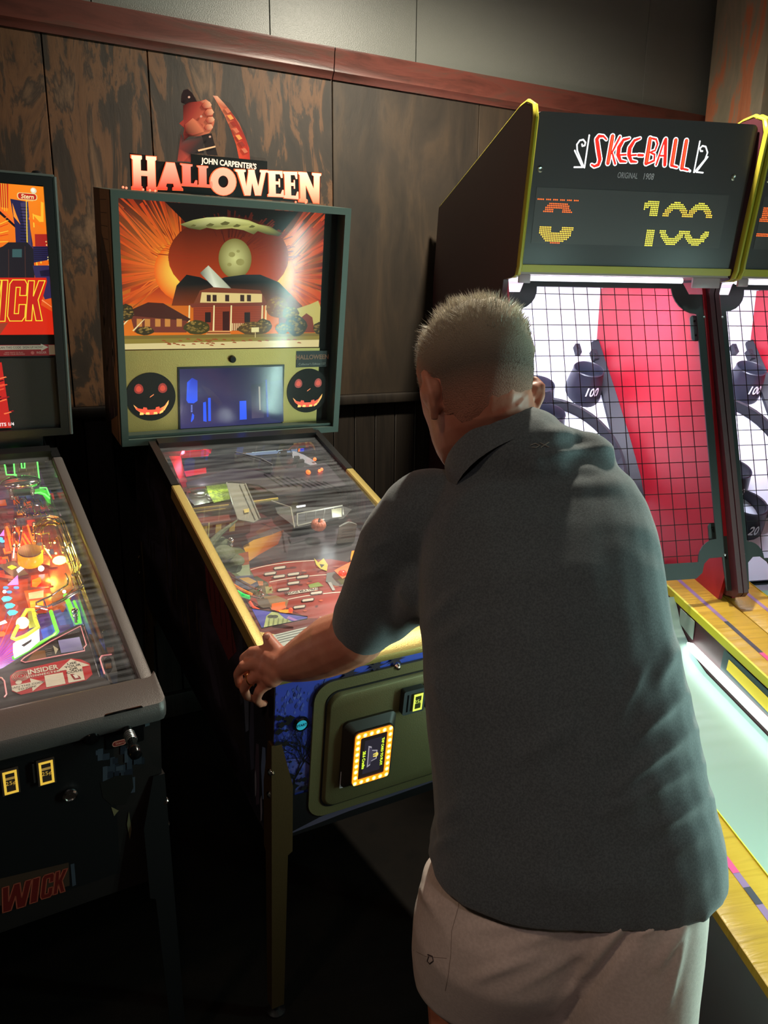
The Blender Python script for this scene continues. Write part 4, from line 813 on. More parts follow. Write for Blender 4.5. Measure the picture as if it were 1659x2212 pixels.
# lamps under the glass
TW = lambda u, v, hh: PXF @ PF.P(u, v, hh)
lamp('lane_light', 'POINT', TW(.30, .30, -.02), .38, (1, .93, .85), .03, None, T2)
lamp('lane_light', 'POINT', TW(.42, .62, -.02), .25, (.9, 1, 1), .03, None, T2)
lamp('lane_light', 'POINT', TW(.10, 1.10, -.02), 1.0, (1, .05, .08), .02, None, T2)
lamp('lane_light', 'POINT', TW(.33, 1.15, -.02), .9, (.85, .95, 1), .02, None, T2)
lamp('lane_light', 'POINT', TW(.10, .86, -.03), .22, (.9, 1, .8), .02, None, T2)
reset()
# ---------------------------------------------------------------- left machine
T1 = thing('pinball_machine', 'dark grey pinball machine at the left edge with orange city backglass and neon-lit playfield', 'pinball machine', (-.2817, 1.4351, 0), R_(2))
m_rail1 = mk('dark_grey_powdercoat', s(96, 90, 88), .42, .35, bump=(520, .55, .0007))
m_cab1 = wallmat('dark_city_cabinet', [(.3, s(22, 19, 18)), (.6, s(32, 27, 26)), (.8, s(25, 22, 21))], .45, 3, (1, 1, 1))
pinball(T1, m_cab1, m_rail1, m_black, mk('mirror_liner', (.55, .53, .5, 1), .16, .9, bump=(30, .06, .003)), -.065, .668, .655, .695, m_black, side_y=1.03)
b = B(); b.tube([(.606, 1.088, 1.352), (.606, 1.088, .655)], .006, 8); b.tube([(.606, 1.335, 1.352), (.606, 1.335, .655)], .005, 8); b.tube([(.606, 1.088, 1.352), (-.066, 1.088, 1.352)], .005, 8); obj('corner_trim', b, mk('grey_edge', s(70, 78, 76), .35), T1)
bars(Fr((0, 1.088, 0)), -.062, .600, .655, 1.35, .022, .008, 'front_frame', m_black, T1)
b = B(); b.lathe([(0, 0), (.014, 0), (.016, .005), (.010, .012), (0, .014)], (.57, 1.12, 1.35), n=16); obj('top_lock', b, m_black, T1)
b = B(); b.lathe([(0, 0), (.010, 0), (.010, .006), (0, .008)], (.45, 1.12, 1.35), n=16); obj('top_screw', b, m_black, T1)
A = Fr((0, 1.10, 0)); Q = lambda x, y: (x/3.403, 350+y/3.403)
def aq(x, y): return A.px(*Q(x, y))
az1, az0, ax1, ax0 = aq(300, 180)[1], aq(400, 1268)[1], aq(395, 1250)[0], -.04
b = B(); flatbox(b, A, -.045, .585, .68, 1.33, -.004, 0); obj('back_panel', b, m_black, T1)
b = B(); L_[0] = .0005
def ga(pts, col, cols=None):
    flat(b, A, [(min(max(u, ax0), ax1), min(max(v, az0), az1)) for u, v in [aq(*q) for q in pts]], nx(), col, cols)
og, ye, rd, nv, dk = s(255, 120, 24), s(255, 210, 60), s(226, 44, 22), s(40, 36, 74), s(24, 16, 24)
b.face([A.P(ax0, az0, L_[0]), A.P(ax1, az0, L_[0]), A.P(ax1, az1, L_[0]), A.P(ax0, az1, L_[0])], cols=[s(226, 50, 24), s(214, 56, 24), s(255, 140, 30), s(240, 90, 26)])
ga([(-200, 150), (60, 150), (60, 340), (-200, 300)], s(210, 60, 26)); 
for k in range(6): ga([(-40+k*16, 150), (-36+k*16, 150), (-28+k*16, 360), (-32+k*16, 360)], ye)
ga([(0, 330), (150, 480), (140, 500), (-20, 370)], s(250, 110, 40)); ga([(-10, 350), (120, 470), (110, 482), (-20, 366)], dk)
ga([(75, 270), (190, 290), (240, 600), (240, 860), (130, 860), (110, 480)], nv); ga([(150, 300), (206, 290), (235, 640), (205, 640)], s(70, 60, 96))
for k in range(16): ga([(150, 330+k*22), (205, 334+k*22), (206, 339+k*22), (150, 335+k*22)], dk)
ga([(90, 300), (118, 380), (150, 460), (100, 400)], s(255, 150, 50)); 
for x, y0, y1 in ((190, 280, 610), (240, 380, 480), (262, 700, 760), (292, 690, 745), (255, 530, 640)): ga([(x, y0), (x+6, y0), (x+14, y1), (x+6, y1)], ye)
ga([(215, 400), (330, 480), (335, 500), (210, 420)], og); ga([(235, 380), (290, 440), (320, 440), (320, 300), (300, 290), (300, 400)], s(255, 190, 50))
ga([(255, 530), (345, 530), (350, 700), (262, 700)], s(170, 40, 34)); ga([(240, 620), (350, 620), (356, 720), (248, 740)], nv)
for k in range(7): ga([(250, 628+k*14), (350, 628+k*14), (350, 632+k*14), (250, 632+k*14)], dk)
for x, y in ((338, 585), (342, 610), (352, 700), (353, 718), (358, 760), (360, 776)): ga([(x-5, y), (x, y-6), (x+5, y), (x, y+6)], s(255, 240, 150))
for k in range(8): ga([(0, 430+k*22), (60, 400+k*26), (62, 404+k*26), (0, 436+k*22)], [og, ye, rd][k % 3])
# dark doorway and street where the printed people stand is left as a plain dark facade
ga([(20, 620), (60, 590), (200, 590), (245, 640), (255, 860), (-60, 860), (-60, 650)], s(34, 30, 36)); ga([(60, 640), (66, 640), (66, 850), (60, 850)], s(70, 44, 40)); ga([(180, 620), (186, 620), (190, 850), (184, 850)], s(70, 44, 40)); ga([(90, 640), (160, 640), (160, 700), (90, 700)], s(60, 90, 90))
ga([(240, 760), (370, 760), (380, 1000), (330, 1010), (260, 860)], s(52, 44, 84)); ga([(290, 800), (370, 790), (372, 840), (300, 840)], s(30, 26, 50))
ga([(-200, 850), (340, 850), (345, 880), (300, 1050), (420, 1100), (420, 1270), (-200, 1270)], s(214, 40, 20)); ga([(310, 1010), (400, 1065), (400, 1070), (305, 1018)], s(255, 150, 90)); ga([(-200, 1200), (60, 1180), (0, 1268), (-200, 1268)], s(150, 60, 40))
obj('backglass', b, m_lit, T1, sm=False)
def blockword(fr, conv, h, items, cO, cI, name, mat, par, sk=.12):
    b = B(cI)
    for ch, x0, y0, x1, y1 in items:
        G = {'I': [[(0, 0), (.0, 1), (1, 1), (1, 0)]],
             'C': [[(0, .12), (0, .9), (.15, 1), (.85, 1), (1, .9), (1, .62), (.62, .62), (.62, .82), (.38, .82), (.38, .18), (.62, .18), (.62, .4), (1, .4), (1, .1), (.85, 0), (.15, 0)]],
             'K': [[(0, 0), (0, 1), (.36, 1), (.36, .62), (.62, 1), (1, 1), (.66, .52), (1, 0), (.62, 0), (.36, .40), (.36, 0)]],
             'W': [[(0, 1), (.12, 0), (.40, 0), (.5, .5), (.6, 0), (.88, 0), (1, 1), (.78, 1), (.72, .4), (.60, 1), (.40, 1), (.28, .4), (.22, 1)]],
             'N': [[(0, 0), (0, 1), (.3, 1), (.66, .45), (.66, 1), (1, 1), (1, 0), (.7, 0), (.34, .55), (.34, 0)]]}[ch]
        for g in G:
            P = [conv(x0 + (x1-x0)*u + (y1-y0)*sk*v, y1 - (y1-y0)*v) for u, v in g]
            # outline: thin tube around the flat letter
            b.face([fr.P(*q, h) for q in P], cI); n = len(P)
            for k in range(n):
                a, c = Vector(P[k]), Vector(P[(k+1) % n]); d = (c-a)
                if d.length < 1e-6: continue
                d = d.normalized()*(.0011); m = Vector((-d.y, d.x)); e = d
                b.face([fr.P(*(a-e+m), h+.0002), fr.P(*(c+e+m), h+.0002), fr.P(*(c+e-m), h+.0002), fr.P(*(a-e-m), h+.0002)], cO)
    return obj(name, b, mat, par, sm=False)
blockword(A, aq, L_[0]+.0004, [('W', -190, 868, -10, 1172), ('I', -6, 868, 36, 1170), ('C', 52, 866, 180, 1168), ('K', 188, 872, 310, 1166)], s(255, 226, 60), s(196, 34, 26), 'lettering', m_lit, T1, .07)
b = B(); u, v = aq(205, 255); b.prism(rrect(u-.026, v-.008, u+.022, v+.009, .007), A, .002, .003, s(236, 220, 150)); b.prism(rrect(u-.024, v-.0065, u+.020, v+.0075, .006), A, .003, .0033, s(196, 40, 30)); b.text('Stern', A, u-.002, v, .0145, .0036, off=.0003, shear=.2, col=s(250, 232, 170)); b.text('pinball', A, u+.004, v-.0085, .006, .0036, col=s(240, 210, 120))
u2, v2 = aq(245, 210); b.prism(circ(u2, v2, .0072, 18), A, .002, .0034, s(226, 220, 190)); b.prism(circ(u2-.001, v2+.001, .0045, 14), A, .0034, .0036, s(250, 248, 226)); obj('maker_badge', b, m_lit, T1, sm=False)
# sticker strip, speaker panel, small screen
u1, v1 = aq(426, 1340); u2, v2 = aq(430, 1420); b = B(); b.prism(rrect(-.02, v2, u1, v1, .003), A, .0, .0012, s(170, 40, 52)); ln = (v1+v2)/2
b.prism([(u1-.30, ln+.002), (u1-.045, ln+.002), (u1-.045, ln-.002), (u1-.026, ln+.008), (u1-.045, ln+.018), (u1-.045, ln+.014), (u1-.30, ln+.014)], A, .0012, .0015, s(222, 212, 200)); b.text('SCAN THIS CODE  SIGN UP NOW!', A, u1-.098, ln+.008, .0088, .0018, sx=.85, col=s(60, 40, 44))
b.prism([(u1-.025, ln-.013), (u1-.003, ln-.013), (u1-.003, ln+.014), (u1-.025, ln+.014)], A, .0012, .0015, s(214, 208, 200)); b.text('NEW WAYS TO PLAY\nTRACK YOUR PROGRESS', A, u1-.115, ln-.008, .0048, .0018, col=s(226, 180, 176)); b.text('INSIDER', A, u1-.045, ln-.007, .009, .0018, sx=.8, col=s(226, 190, 186)); b.prism(circ(u1-.068, ln-.007, .0045, 14), A, .0012, .0018, s(214, 120, 120)); obj('sticker_strip', b, m_print, T1, sm=False)
b = B(); flatbox(b, A, .42, .575, .672, v2-.006, .0, .004); obj('speaker_cover', b, mk('speaker_cloth', s(46, 44, 42), .75, bump=(700, .8, .001)), T1)
b = B(); q_ = [aq(*q) for q in ((-260, 1470), (10, 1470), (82, 1950), (-260, 1960))]; b.face([A.P(*q, .005) for q in q_], s(196, 34, 30))
for k in range(40):
    t = random.random(); y = 1480+random.random()*440; x = -200+random.random()*(200+(y-1470)*.13); P_ = [aq(*q) for q in ((x, y), (x+50, y-14), (x+60, y-8), (x+6, y+8))]; b.face([A.P(*q, .0053+k*.00001) for q in P_], random.choice([s(240, 80, 50), s(150, 20, 30), s(60, 10, 20), s(255, 120, 70), s(90, 160, 110)]))
q_ = aq(30, 1926); b.text('CREDITS 1/4', A, q_[0]-.01, q_[1], .013, .006, col=s(255, 240, 236), off=.0003, align='RIGHT' if False else 'CENTER'); obj('screen', b, m_lit, T1, sm=False)
# front of the left cabinet: coin buttons, lock, plunger, dim lettering
b = B(); F = FRONT
flatbox(b, F, .09, .47, .05, .395, .0003, .0008); d1 = obj('coin_door', b, m_black, T1)
for (x0, y0, x1, y1) in ((4, 1667, 40, 1706), (82, 1646, 117, 1685)):
    c0, c1 = F.px(x0, y0, .004), F.px(x1, y1, .004); b = B(); flatbox(b, F, c0[0]-.003, c1[0]+.003, c1[1]-.003, c0[1]+.003, .004, .008, s(30, 26, 20))
    ringq(b, [(c0[0], c1[1]), (c1[0], c1[1]), (c1[0], c0[1]), (c0[0], c0[1])], [(c0[0]+.004, c1[1]+.004), (c1[0]-.004, c1[1]+.004), (c1[0]-.004, c0[1]-.004), (c0[0]+.004, c0[1]-.004)], .008, .0095, s(236, 190, 70))
    b.text('25¢', F, (c0[0]+c1[0])/2, (c0[1]+c1[1])/2-.002, .012, .0085, col=s(190, 150, 60)); flatbox(b, F, (c0[0]+c1[0])/2-.008, (c0[0]+c1[0])/2+.008, (c0[1]+c1[1])/2+.006, (c0[1]+c1[1])/2+.011, .008, .0085, s(150, 120, 60)); obj('coin_button', b, mk('amber_button', 'attr', .3, emis=.7, ecol='attr'), d1)
b = B(); c_ = F.px(73, 1670, .004); flatbox(b, F, c_[0]-.0015, c_[0]+.0015, c_[1]-.02, c_[1]+.02, .004, .007); obj('coin_slot', b, m_steel, d1)
b = B(); c_ = F.px(151, 1717, .004); b.lathe([(0, 0), (.0135, 0), (.0135, .004), (.010, .006), (.009, .003), (0, .003)], F.P(*c_, .004), F.N, 20); flatbox(b, F, c_[0]-.001, c_[0]+.001, c_[1]-.004, c_[1]+.004, .007, .0078); obj('key_lock', b, m_chrome, d1)
b = B(); c_ = F.px(270, 1575, .0); b.prism(rrect(c_[0]-.036, c_[1]-.035, c_[0]+.034, c_[1]+.045, .004), F, .0005, .003); plp = obj('plunger_plate', b, m_blackgloss, T1)
b = B(); b.lathe([(0, .0), (.010, .0), (.010, .02), (.0055, .022), (.0055, .045), (.011, .052), (.0135, .062), (.011, .072), (0, .076)], F.P(c_[0]+.002, c_[1]+.004, .003), (0, -1, -.15), 18); obj('plunger_knob', b, m_blackgloss, plp)
b = B()
for k in range(5):
    b.tube([F.P(c_[0]+.002+.0095*math.cos(a*PI/6), c_[1]+.004+.0095*math.sin(a*PI/6), .024+k*.005) for a in range(12)], .0014, 5, True)
obj('plunger_spring', b, m_steel, plp)
b = B(s(150, 60, 50)); c2 = F.px(258, 1602, 0); b.prism(rrect(c2[0]-.014, c2[1]-.007, c2[0]+.012, c2[1]+.006, .006), F, .0031, .0036, s(176, 120, 104)); b.prism(rrect(c2[0]-.012, c2[1]-.005, c2[0]+.010, c2[1]+.004, .0045), F, .0036, .004, s(120, 30, 28)); b.text('Stern', F, c2[0], c2[1], .008, .0042, col=s(200, 150, 130)); obj('badge', b, m_print, plp, sm=False)
b = B(); b.lathe([(0, 0), (.016, 0), (.016, .004), (.011, .012), (0, .014)], F.P(*F.px(196, 1590, 0), .0005), F.N, 20); obj('start_button', b, m_blackgloss, T1)
b = B()
def ff(pts, col):
    L_[0] += .00001; b.face([F.P(*F.px(*q, 0), .0012+L_[0]) for q in pts], col)
L_[0] = 0; g1, g2 = s(58, 64, 74), s(44, 50, 60)
for k in range(24):
    x, y, w_, h_ = 205+random.random()*95, 1610+random.random()*70, 6+random.random()*14, 8+random.random()*30; ff([(x, y), (x+w_, y-w_*.18), (x+w_, y+h_-w_*.18), (x, y+h_)], random.choice([g1, g2, s(30, 34, 44)]))
ff([(312, 1546), (322, 1543), (323, 1566), (313, 1569)], s(70, 78, 84)); ff([(192, 1566), (204, 1563), (205, 1578), (194, 1580)], g1)
ff([(216, 1690), (250, 1675), (285, 1672), (288, 1700), (270, 1735), (240, 1738), (222, 1722)], s(24, 22, 20)); ff([(240, 1742), (256, 1750), (246, 1762)], s(110, 100, 70)); ff([(278, 1752), (284, 1790), (280, 1812), (274, 1780)], s(90, 84, 60))
ff([(152, 1866), (160, 1864), (164, 1910), (156, 1914)], g1)
ff([(-120, 1925), (148, 1862), (150, 1912), (-120, 1990)], s(60, 44, 34)); obj('front_print', b, mk('cabinet_print', 'attr', .4, emis=.0), T1, sm=False)
conv = lambda x, y: F.px(x, y - (x-0)*.30, 0)
blockword(F, conv, .0012+L_[0]+.0003, [('N', -60, 1925, -8, 1975), ('W', 28-30, 1918, 62, 1972), ('I', 64, 1918, 80, 1970), ('C', 86, 1918, 112, 1968), ('K', 114, 1918, 140, 1966)], s(150, 70, 52), s(96, 22, 18), 'lettering', m_print, T1, .12)
b = B()
for x, y in ((340, 1650), (345, 1700)):
    c_ = F.px(x, y, 0); 
# chrome side bolts already sit on the leg
# ---------------- playfield of the left machine
R1 = lambda x, y: (x/7.375, 950+y/7.375); R2 = lambda x, y: (x/6.38, 1220+y/6.38)
b = B(); flatbox(b, PF, .022, W-.022, .09, 1.27, PFH-.012, PFH-.0005)
h = PFH
def hx():
    global h
    h += .00002; return h
b.face([PF.P(u, v, PFH) for u, v in ((.022, .09), (W-.022, .09), (W-.022, 1.27), (.022, 1.27))], cols=[s(90, 50, 140), s(60, 70, 150), s(70, 40, 50), s(60, 40, 60)])
def g(pts, col, cols=None, R=None):
    b.face([PF.P(min(max(u, .023), W-.023), min(max(v, .1), 1.26), hx()) for u, v in [PF.px(*(R(*q) if R else q), PFH) for q in pts]], col, cols)
g([(-60, 1080), (150, 1130), (170, 1250), (150, 1300), (90, 1400), (-60, 1480)], None, [s(90, 50, 60), s(120, 54, 50), s(150, 56, 44), s(176, 60, 44), s(140, 50, 60), s(150, 60, 60)])
g([(-60, 1255), (60, 1250), (60, 1380), (-60, 1430)], s(176, 62, 44)); g([(-60, 1390), (60, 1360), (110, 1400), (40, 1440), (-60, 1490)], None, [s(120, 60, 120), s(140, 60, 110), s(80, 60, 170), s(70, 60, 180), s(110, 70, 190)])
for k in range(26):
    a = R_(-50+k*6); c_ = (-20, 1440); g([c_, (c_[0]+math.cos(a-.012)*170, c_[1]-math.sin(a-.012)*140), (c_[0]+math.cos(a+.012)*170, c_[1]-math.sin(a+.012)*140)], random.choice([s(196, 90, 90), s(150, 60, 100), s(210, 80, 60)])) if -5 < k*6-50 < 80 else None
for k in range(60):
    x, y = random.random()*120-10, 1060+random.random()*200; q = 4+random.random()*14; g([(x, y), (x+q, y-2), (x+q*1.2, y+q*.7), (x+2, y+q*.8)], random.choice([s(230, 90, 40), s(120, 50, 60), s(200, 60, 50), s(60, 60, 110), s(236, 140, 60), s(90, 80, 90)]))
g([(72, 1335), (130, 1320), (165, 1380), (60, 1432), (40, 1420)], s(84, 60, 130)); g([(88, 1365), (122, 1350), (128, 1372), (95, 1390)], s(70, 90, 200)); g([(140, 1310), (165, 1300), (200, 1430), (178, 1400)], s(110, 130, 190))
g([(118, 1330), (146, 1325), (156, 1352), (130, 1356)], s(80, 90, 170))
g([(-5, 1225), (30, 1215), (62, 1245), (30, 1252)], s(120, 100, 84), None); g([(-10, 1240), (30, 1250), (30, 1256), (-10, 1250)], s(220, 60, 50))
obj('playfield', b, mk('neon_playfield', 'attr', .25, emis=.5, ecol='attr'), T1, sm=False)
m_ins = mk('lit_insert', 'attr', .3, emis=1.5, ecol='attr')
def insert(pts, col, name='insert', R=None, h0=PFH+.006, mat=None, par=T1, th=.002):
    b = B(col); b.prism([PF.px(*(R(*q) if R else q), h0) for q in pts], PF, h0-.0, h0+th, col); return obj(name, b, mat or m_ins, par)
pk, cy, bl, ylw, wt, grn = s(255, 130, 240), s(70, 210, 235), s(70, 150, 255), s(255, 240, 40), s(255, 255, 255), s(120, 255, 60)
insert([(0, 1530), (75, 1425), (140, 1530)], pk, R=R1); insert([(105, 285), (245, 150), (255, 275)], pk, R=R2)
for x, y in ((80, 320), (225, 320), (128, 380)): insert([(x+38*math.cos(a*.7), y+16*math.sin(a*.7)) for a in range(9)], bl, R=R2)
for x, y in ((125, 1570), (40, 1620), (5, 1580)): insert([(x+42*math.cos(a*.7), y+20*math.sin(a*.7)) for a in range(9)], s(90, 200, 255), R=R1)
for x, y in ((20, 450), (62, 545), (100, 640)): insert([(x, y+25), (x+30, y-5), (x+100, y-8), (x+148, y+14), (x+110, y+48), (x+30, y+62)], cy, R=R2)
insert([(120, 2035), (190, 2005), (265, 2035), (190, 2072)], ylw, R=R1); insert([(262, 2080), (345, 2015), (385, 2050), (290, 2125)], wt, R=R1); insert([(0, 800), (70, 770), (98, 800), (0, 832)], wt, R=R2)
insert([(0, 1920), (95, 1918), (100, 1950), (90, 1972), (0, 1975)], s(255, 60, 50), R=R1); insert([(x_, y_) for x_, y_ in ((0, 930), (50, 925), (80, 950), (60, 985), (0, 995))], s(255, 90, 50), R=R2)
for (x, y, ch) in ((565, 730, 'O'), (592, 822, 'G'), (838, 752, 'A'), (868, 848, 'A')):
    b = B(); q = PF.px(*R2(x, y), PFH+.003); b.prism(circ(*q, .0125, 20), PF, PFH+.003, PFH+.005, s(236, 236, 244)); b.text(ch, PF, q[0], q[1], .013, PFH+.0054, off=.0006, col=s(30, 26, 50)); obj('letter_insert', b, mk('white_insert', 'attr', .3, emis=.85, ecol='attr'), T1, sm=False)
# skyline panels
BK = Fr(PF.P(0, 1.18, PFH), PF.U, PF.N)
b = B(); b.face([BK.P(x, z, .004) for x, z in ((.02, 0), (.5, 0), (.5, .09), (.02, .09))], cols=[s(50, 50, 120), s(50, 54, 130), s(60, 64, 210), s(50, 56, 180)]); obj('back_scene', b, mk('blue_back', 'attr', .4, emis=.6, ecol='attr'), T1, sm=False, recalc=False)
BK2 = Fr(PF.P(0, 1.10, PFH), PF.U, PF.N)
m_neon = mk('green_neon_edge', s(120, 255, 110), .3, emis=1.5, ecol=s(110, 250, 110)); m_sky = mk('skyline_print', 'attr', .4, emis=.28, ecol='attr')
for pts in ([(240, 640), (205, 230), (230, 190), (262, 186), (300, 200), (325, 250), (345, 440), (390, 440), (385, 330), (405, 322), (430, 335), (475, 290), (560, 300), (590, 340), (630, 760)], [(-420, 640), (-300, 330), (-120, 300), (0, 320), (50, 330), (75, 400), (100, 545), (255, 545), (265, 640)]):
    P_ = [(u_, max(.002, min(.094, v_))) for u_, v_ in [BK2.px(*R1(*q)) for q in pts]]; z0 = min(q[1] for q in P_); b = B(); b.prism(P_, BK2, .001, .004, s(120, 110, 84)); xs_ = [q[0] for q in P_]
    for k in range(60):
        x, y = min(pts[0][0], 0)+random.random()*600, 230+random.random()*480; w_, h_ = 5+random.random()*12, 20+random.random()*60; q = [BK2.px(*R1(*c)) for c in ((x, y), (x+w_, y), (x+w_, y+h_), (x, y+h_))]
        if min(xs_) < q[0][0] < max(xs_) and q[0][1] < .06: b.face([BK2.P(*c, .0002-k*.00001+.0045) for c in q], random.choice([s(70, 62, 50), s(180, 160, 110), s(50, 46, 40), s(150, 132, 90)]))
    sk_ = obj('skyline', b, m_sky, T1, sm=False)
    b = B(); b.tube([BK2.P(*q, .0045) for q in P_], .0022, 6); obj('neon_edge', b, m_neon, sk_)
b = B(); b.ball(at(56, 972, -.02), .009, n=12); obj('flasher', b, mk('white_bulb', (1, 1, 1, 1), .3, emis=8, ecol=(.85, .9, 1, 1)), T1)
b = B(); q = [BK.px(*R1(*c), -.01) for c in ((605, 120), (700, 130), (760, 640), (640, 620))]; b.prism(q, BK, -.012, -.010); obj('white_diffuser', b, mk('diffuser', s(176, 160, 140), .6, emis=.08), T1)
# silver scoop with dome
b = B(s(200, 190, 180))
def slab(pts, h0, h1, R=R1, col=None): b.loft([[PF.P(*PF.px(*R(*q), hh), hh) for q in pts] for hh in (h0, h1)], col)
slab([(120, 730), (190, 728), (215, 950), (160, 955)], -.06, -.04); slab([(470, 690), (530, 690), (545, 880), (490, 890)], -.06, -.04); slab([(190, 740), (470, 700), (490, 880), (210, 905)], -.065, -.055)
for x, y in ((165, 805), (185, 915), (500, 765), (515, 860)): b.ball(PF.P(*PF.px(*R1(x, y), -.038), -.038), .004, n=8)
obj('scoop_housing', b, m_steel, T1)
b = B(); c_ = PF.P(*PF.px(*R1(330, 680), -.035), -.035); b.ball(c_, .05, (1.05, .7, .35), 16); obj('scoop_dome', b, m_chrome, T1)
b = B(s(240, 240, 60)); slab([(230, 730), (400, 695), (410, 730), (240, 765)], -.05, -.045); obj('yellow_label', b, m_ins, T1)
# green clear ramp
b = B(s(90, 220, 60)); slab([(550, 790), (640, 770), (740, 800), (800, 900), (815, 1030), (760, 1000), (680, 880), (560, 850)], -.055, -.048); obj('green_ramp', b, mk('green_plastic', s(70, 190, 60), .2, emis=.35, ecol=s(80, 220, 60)), T1)
b = B(); b.tube([PF.P(*PF.px(*R1(*q), -.045), -.045) for q in ((550, 850), (640, 840), (720, 870), (790, 930))], .0022, 6); b.tube([PF.P(*PF.px(*R1(*q), -.045), -.045) for q in ((630, 765), (740, 765), (790, 880))], .0018, 6); obj('neon_edge', b, m_neon, T1)
# tangle of chrome wires below the scoop
b = B(); random.seed(3)
def wpath(pts, hh, r=.0017, R=R1, hs=None):
    b.tube([PF.P(*PF.px(*R(*q), (hs[i] if hs else hh)), (hs[i] if hs else hh)) for i, q in enumerate(pts)], r, 6)
for k in range(16):
    x, y = 230+random.random()*420, 880+random.random()*220; wpath([(x, y), (x+40, y+60+random.random()*40), (x+90, y+50), (x+150, y+110+random.random()*60)], -.05+random.random()*.02, .0015)
wpath([(210, 890), (260, 990), (400, 1100), (540, 1240)], -.045); wpath([(300, 1100), (520, 1040), (820, 1060), (940, 1120), (975, 1220)], -.04, .002); wpath([(480, 1210), (700, 1180), (720, 1130), (740, 1190)], -.045)
for (x, y) in ((240, 1260), (230, 1380), (225, 1480), (220, 1700), (340, 1450), (300, 1700), (540, 1330), (555, 1620), (555, 1780)): b.ball(PF.P(*PF.px(*R1(x, y), -.06), -.06), .0045, n=8)
wpath([(235, 1250), (215, 1500), (230, 1700), (215, 1900)], -.062, .003); wpath([(330, 1360), (345, 1450), (310, 1700), (285, 1850)], -.062, .003); wpath([(520, 1330), (560, 1500), (560, 1850)], -.065, .0025)
obj('wire_tangle', b, m_chrome, T1)
# habitrail: four rails with hoops
b = B(); A_ = [(565, 1440), (600, 1330), (680, 1240), (790, 1205), (930, 1230), (1020, 1300), (1075, 1440), (1150, 1640), (1230, 1860), (1265, 1990), (1240, 2100)]
wpath(A_, -.02, .0022); wpath([(x+(-40 if i < 4 else -60), y+55) for i, (x, y) in enumerate(A_)], -.035, .0022); wpath([(x+(60 if i < 4 else -90), y+60) for i, (x, y) in enumerate(A_)], -.03, .0022); wpath([(x-30, y+15) for x, y in A_], -.03, .0018)
for (x, y) in ((640, 1300), (950, 1290), (1080, 1640), (1180, 1880), (1230, 2080)): wpath([(x-90, y+60), (x-60, y+80), (x, y+40), (x+20, y-10)], -.03, .0018)
wpath([(570, 1490), (640, 1510), (790, 1480)], -.05, .0018); wpath([(660, 1500), (680, 1400), (760, 1350), (890, 1350)], -.045, .002)
for x0, y0, x1, y1 in ((590, 1500, 560, 1800), (660, 1510, 700, 1800), (780, 1500, 810, 1700), (870, 1610, 920, 1540), (920, 1540, 1000, 1800), (700, 1700, 830, 1900)): wpath([(x0, y0), (x1, y1)], -.05, .0018)
obj('wire_ramp', b, mk('warm_chrome', (.95, .8, .45, 1), .14, 1), T1)
b = B(); 
wpath([(1110, 0), (1090, 80), (1155, 230), (1090, 340), (860, 470), (640, 580), (500, 570), (500, 520), (700, 430), (930, 270), (940, 200), (900, 120)], -.045, .0022, R2); wpath([(1080, 140), (1140, 300), (1050, 390), (860, 500), (720, 560)], -.055, .0022, R2); wpath([(980, 150), (1020, 330), (880, 460)], -.055, .002, R2); wpath([(620, 530), (600, 470), (640, 590)], -.05, .0018, R2)
wpath([(480, 640), (560, 600), (660, 620), (640, 670), (520, 680), (480, 640)], -.07, .0016, R2); obj('wire_loop', b, m_chrome, T1)
# yellow flasher and its lamp, orange cap, plastics
def bulb(name, x, y, hh, r, col, e, R=R1, sc=(1, 1, 1)):
    b = B(); b.ball(PF.P(*PF.px(*R(x, y), hh), hh), r, sc, 12); return obj(name, b, mk('%s_%d' % (name, int(x)), col, .4, emis=e, ecol=col), T1)
bulb('yellow_flasher', 950, 1920, -.06, .011, s(255, 244, 90), 9, sc=(1.5, 1, 1)); bulb('white_lamp', 655, 2050, -.07, .007, s(255, 240, 230), 5); bulb('white_lamp', 310, 800, -.07, .0135, s(255, 220, 120), 5, R2); bulb('white_lamp', 62, 370, -.08, .004, wt, 5, R2); bulb('white_lamp', 885, 370, -.08, .004, wt, 4, R2)
for x, y in ((700, 1700), (800, 1640), (870, 1640), (890, 1810), (555, 1780), (770, 1760)): bulb('spark_lamp', x, y, -.06, .0028, s(255, 240, 120), 4)
b = B(s(255, 170, 20)); c_ = PF.P(*PF.px(*R1(490, 1960), -.08), -.08); b.lathe([(0, 0), (.026, 0), (.029, .004), (.029, .03), (.026, .034), (0, .034)], c_, PF.N, 24); pc = obj('pop_bumper', b, mk('amber_plastic', 'attr', .25, emis=.75, ecol='attr'), T1)
b = B(s(110, 70, 40)); b.lathe([(0, 0), (.027, 0), (.027, .004), (0, .005)], c_+PF.N*.034, PF.N, 24); obj('bumper_cap', b, m_paint, pc)
def pplate(name, pts, h0, h1, col, R=R2, e=.6):
    b = B(col); slab2(b, pts, h0, h1, R); return obj(name, b, mk('%s_e%d' % (name, int(e*100)), 'attr', .2, emis=e, ecol='attr'), T1)
def slab2(b, pts, h0, h1, R): b.loft([[PF.P(*PF.px(*R(*q), hh), hh) for q in pts] for hh in (h0, h1)])
pplate('red_plastic', [(430, 150), (660, 120), (715, 300), (420, 310)], -.075, -.072, s(230, 20, 16)); pplate('orange_plastic', [(440, 210), (560, 165), (570, 240), (500, 310), (440, 300)], -.071, -.068, s(250, 130, 30)); pplate('red_plastic', [(590, 1840), (700, 1830), (800, 1900), (790, 2000), (600, 1960)], -.08, -.077, s(220, 50, 34), R1)
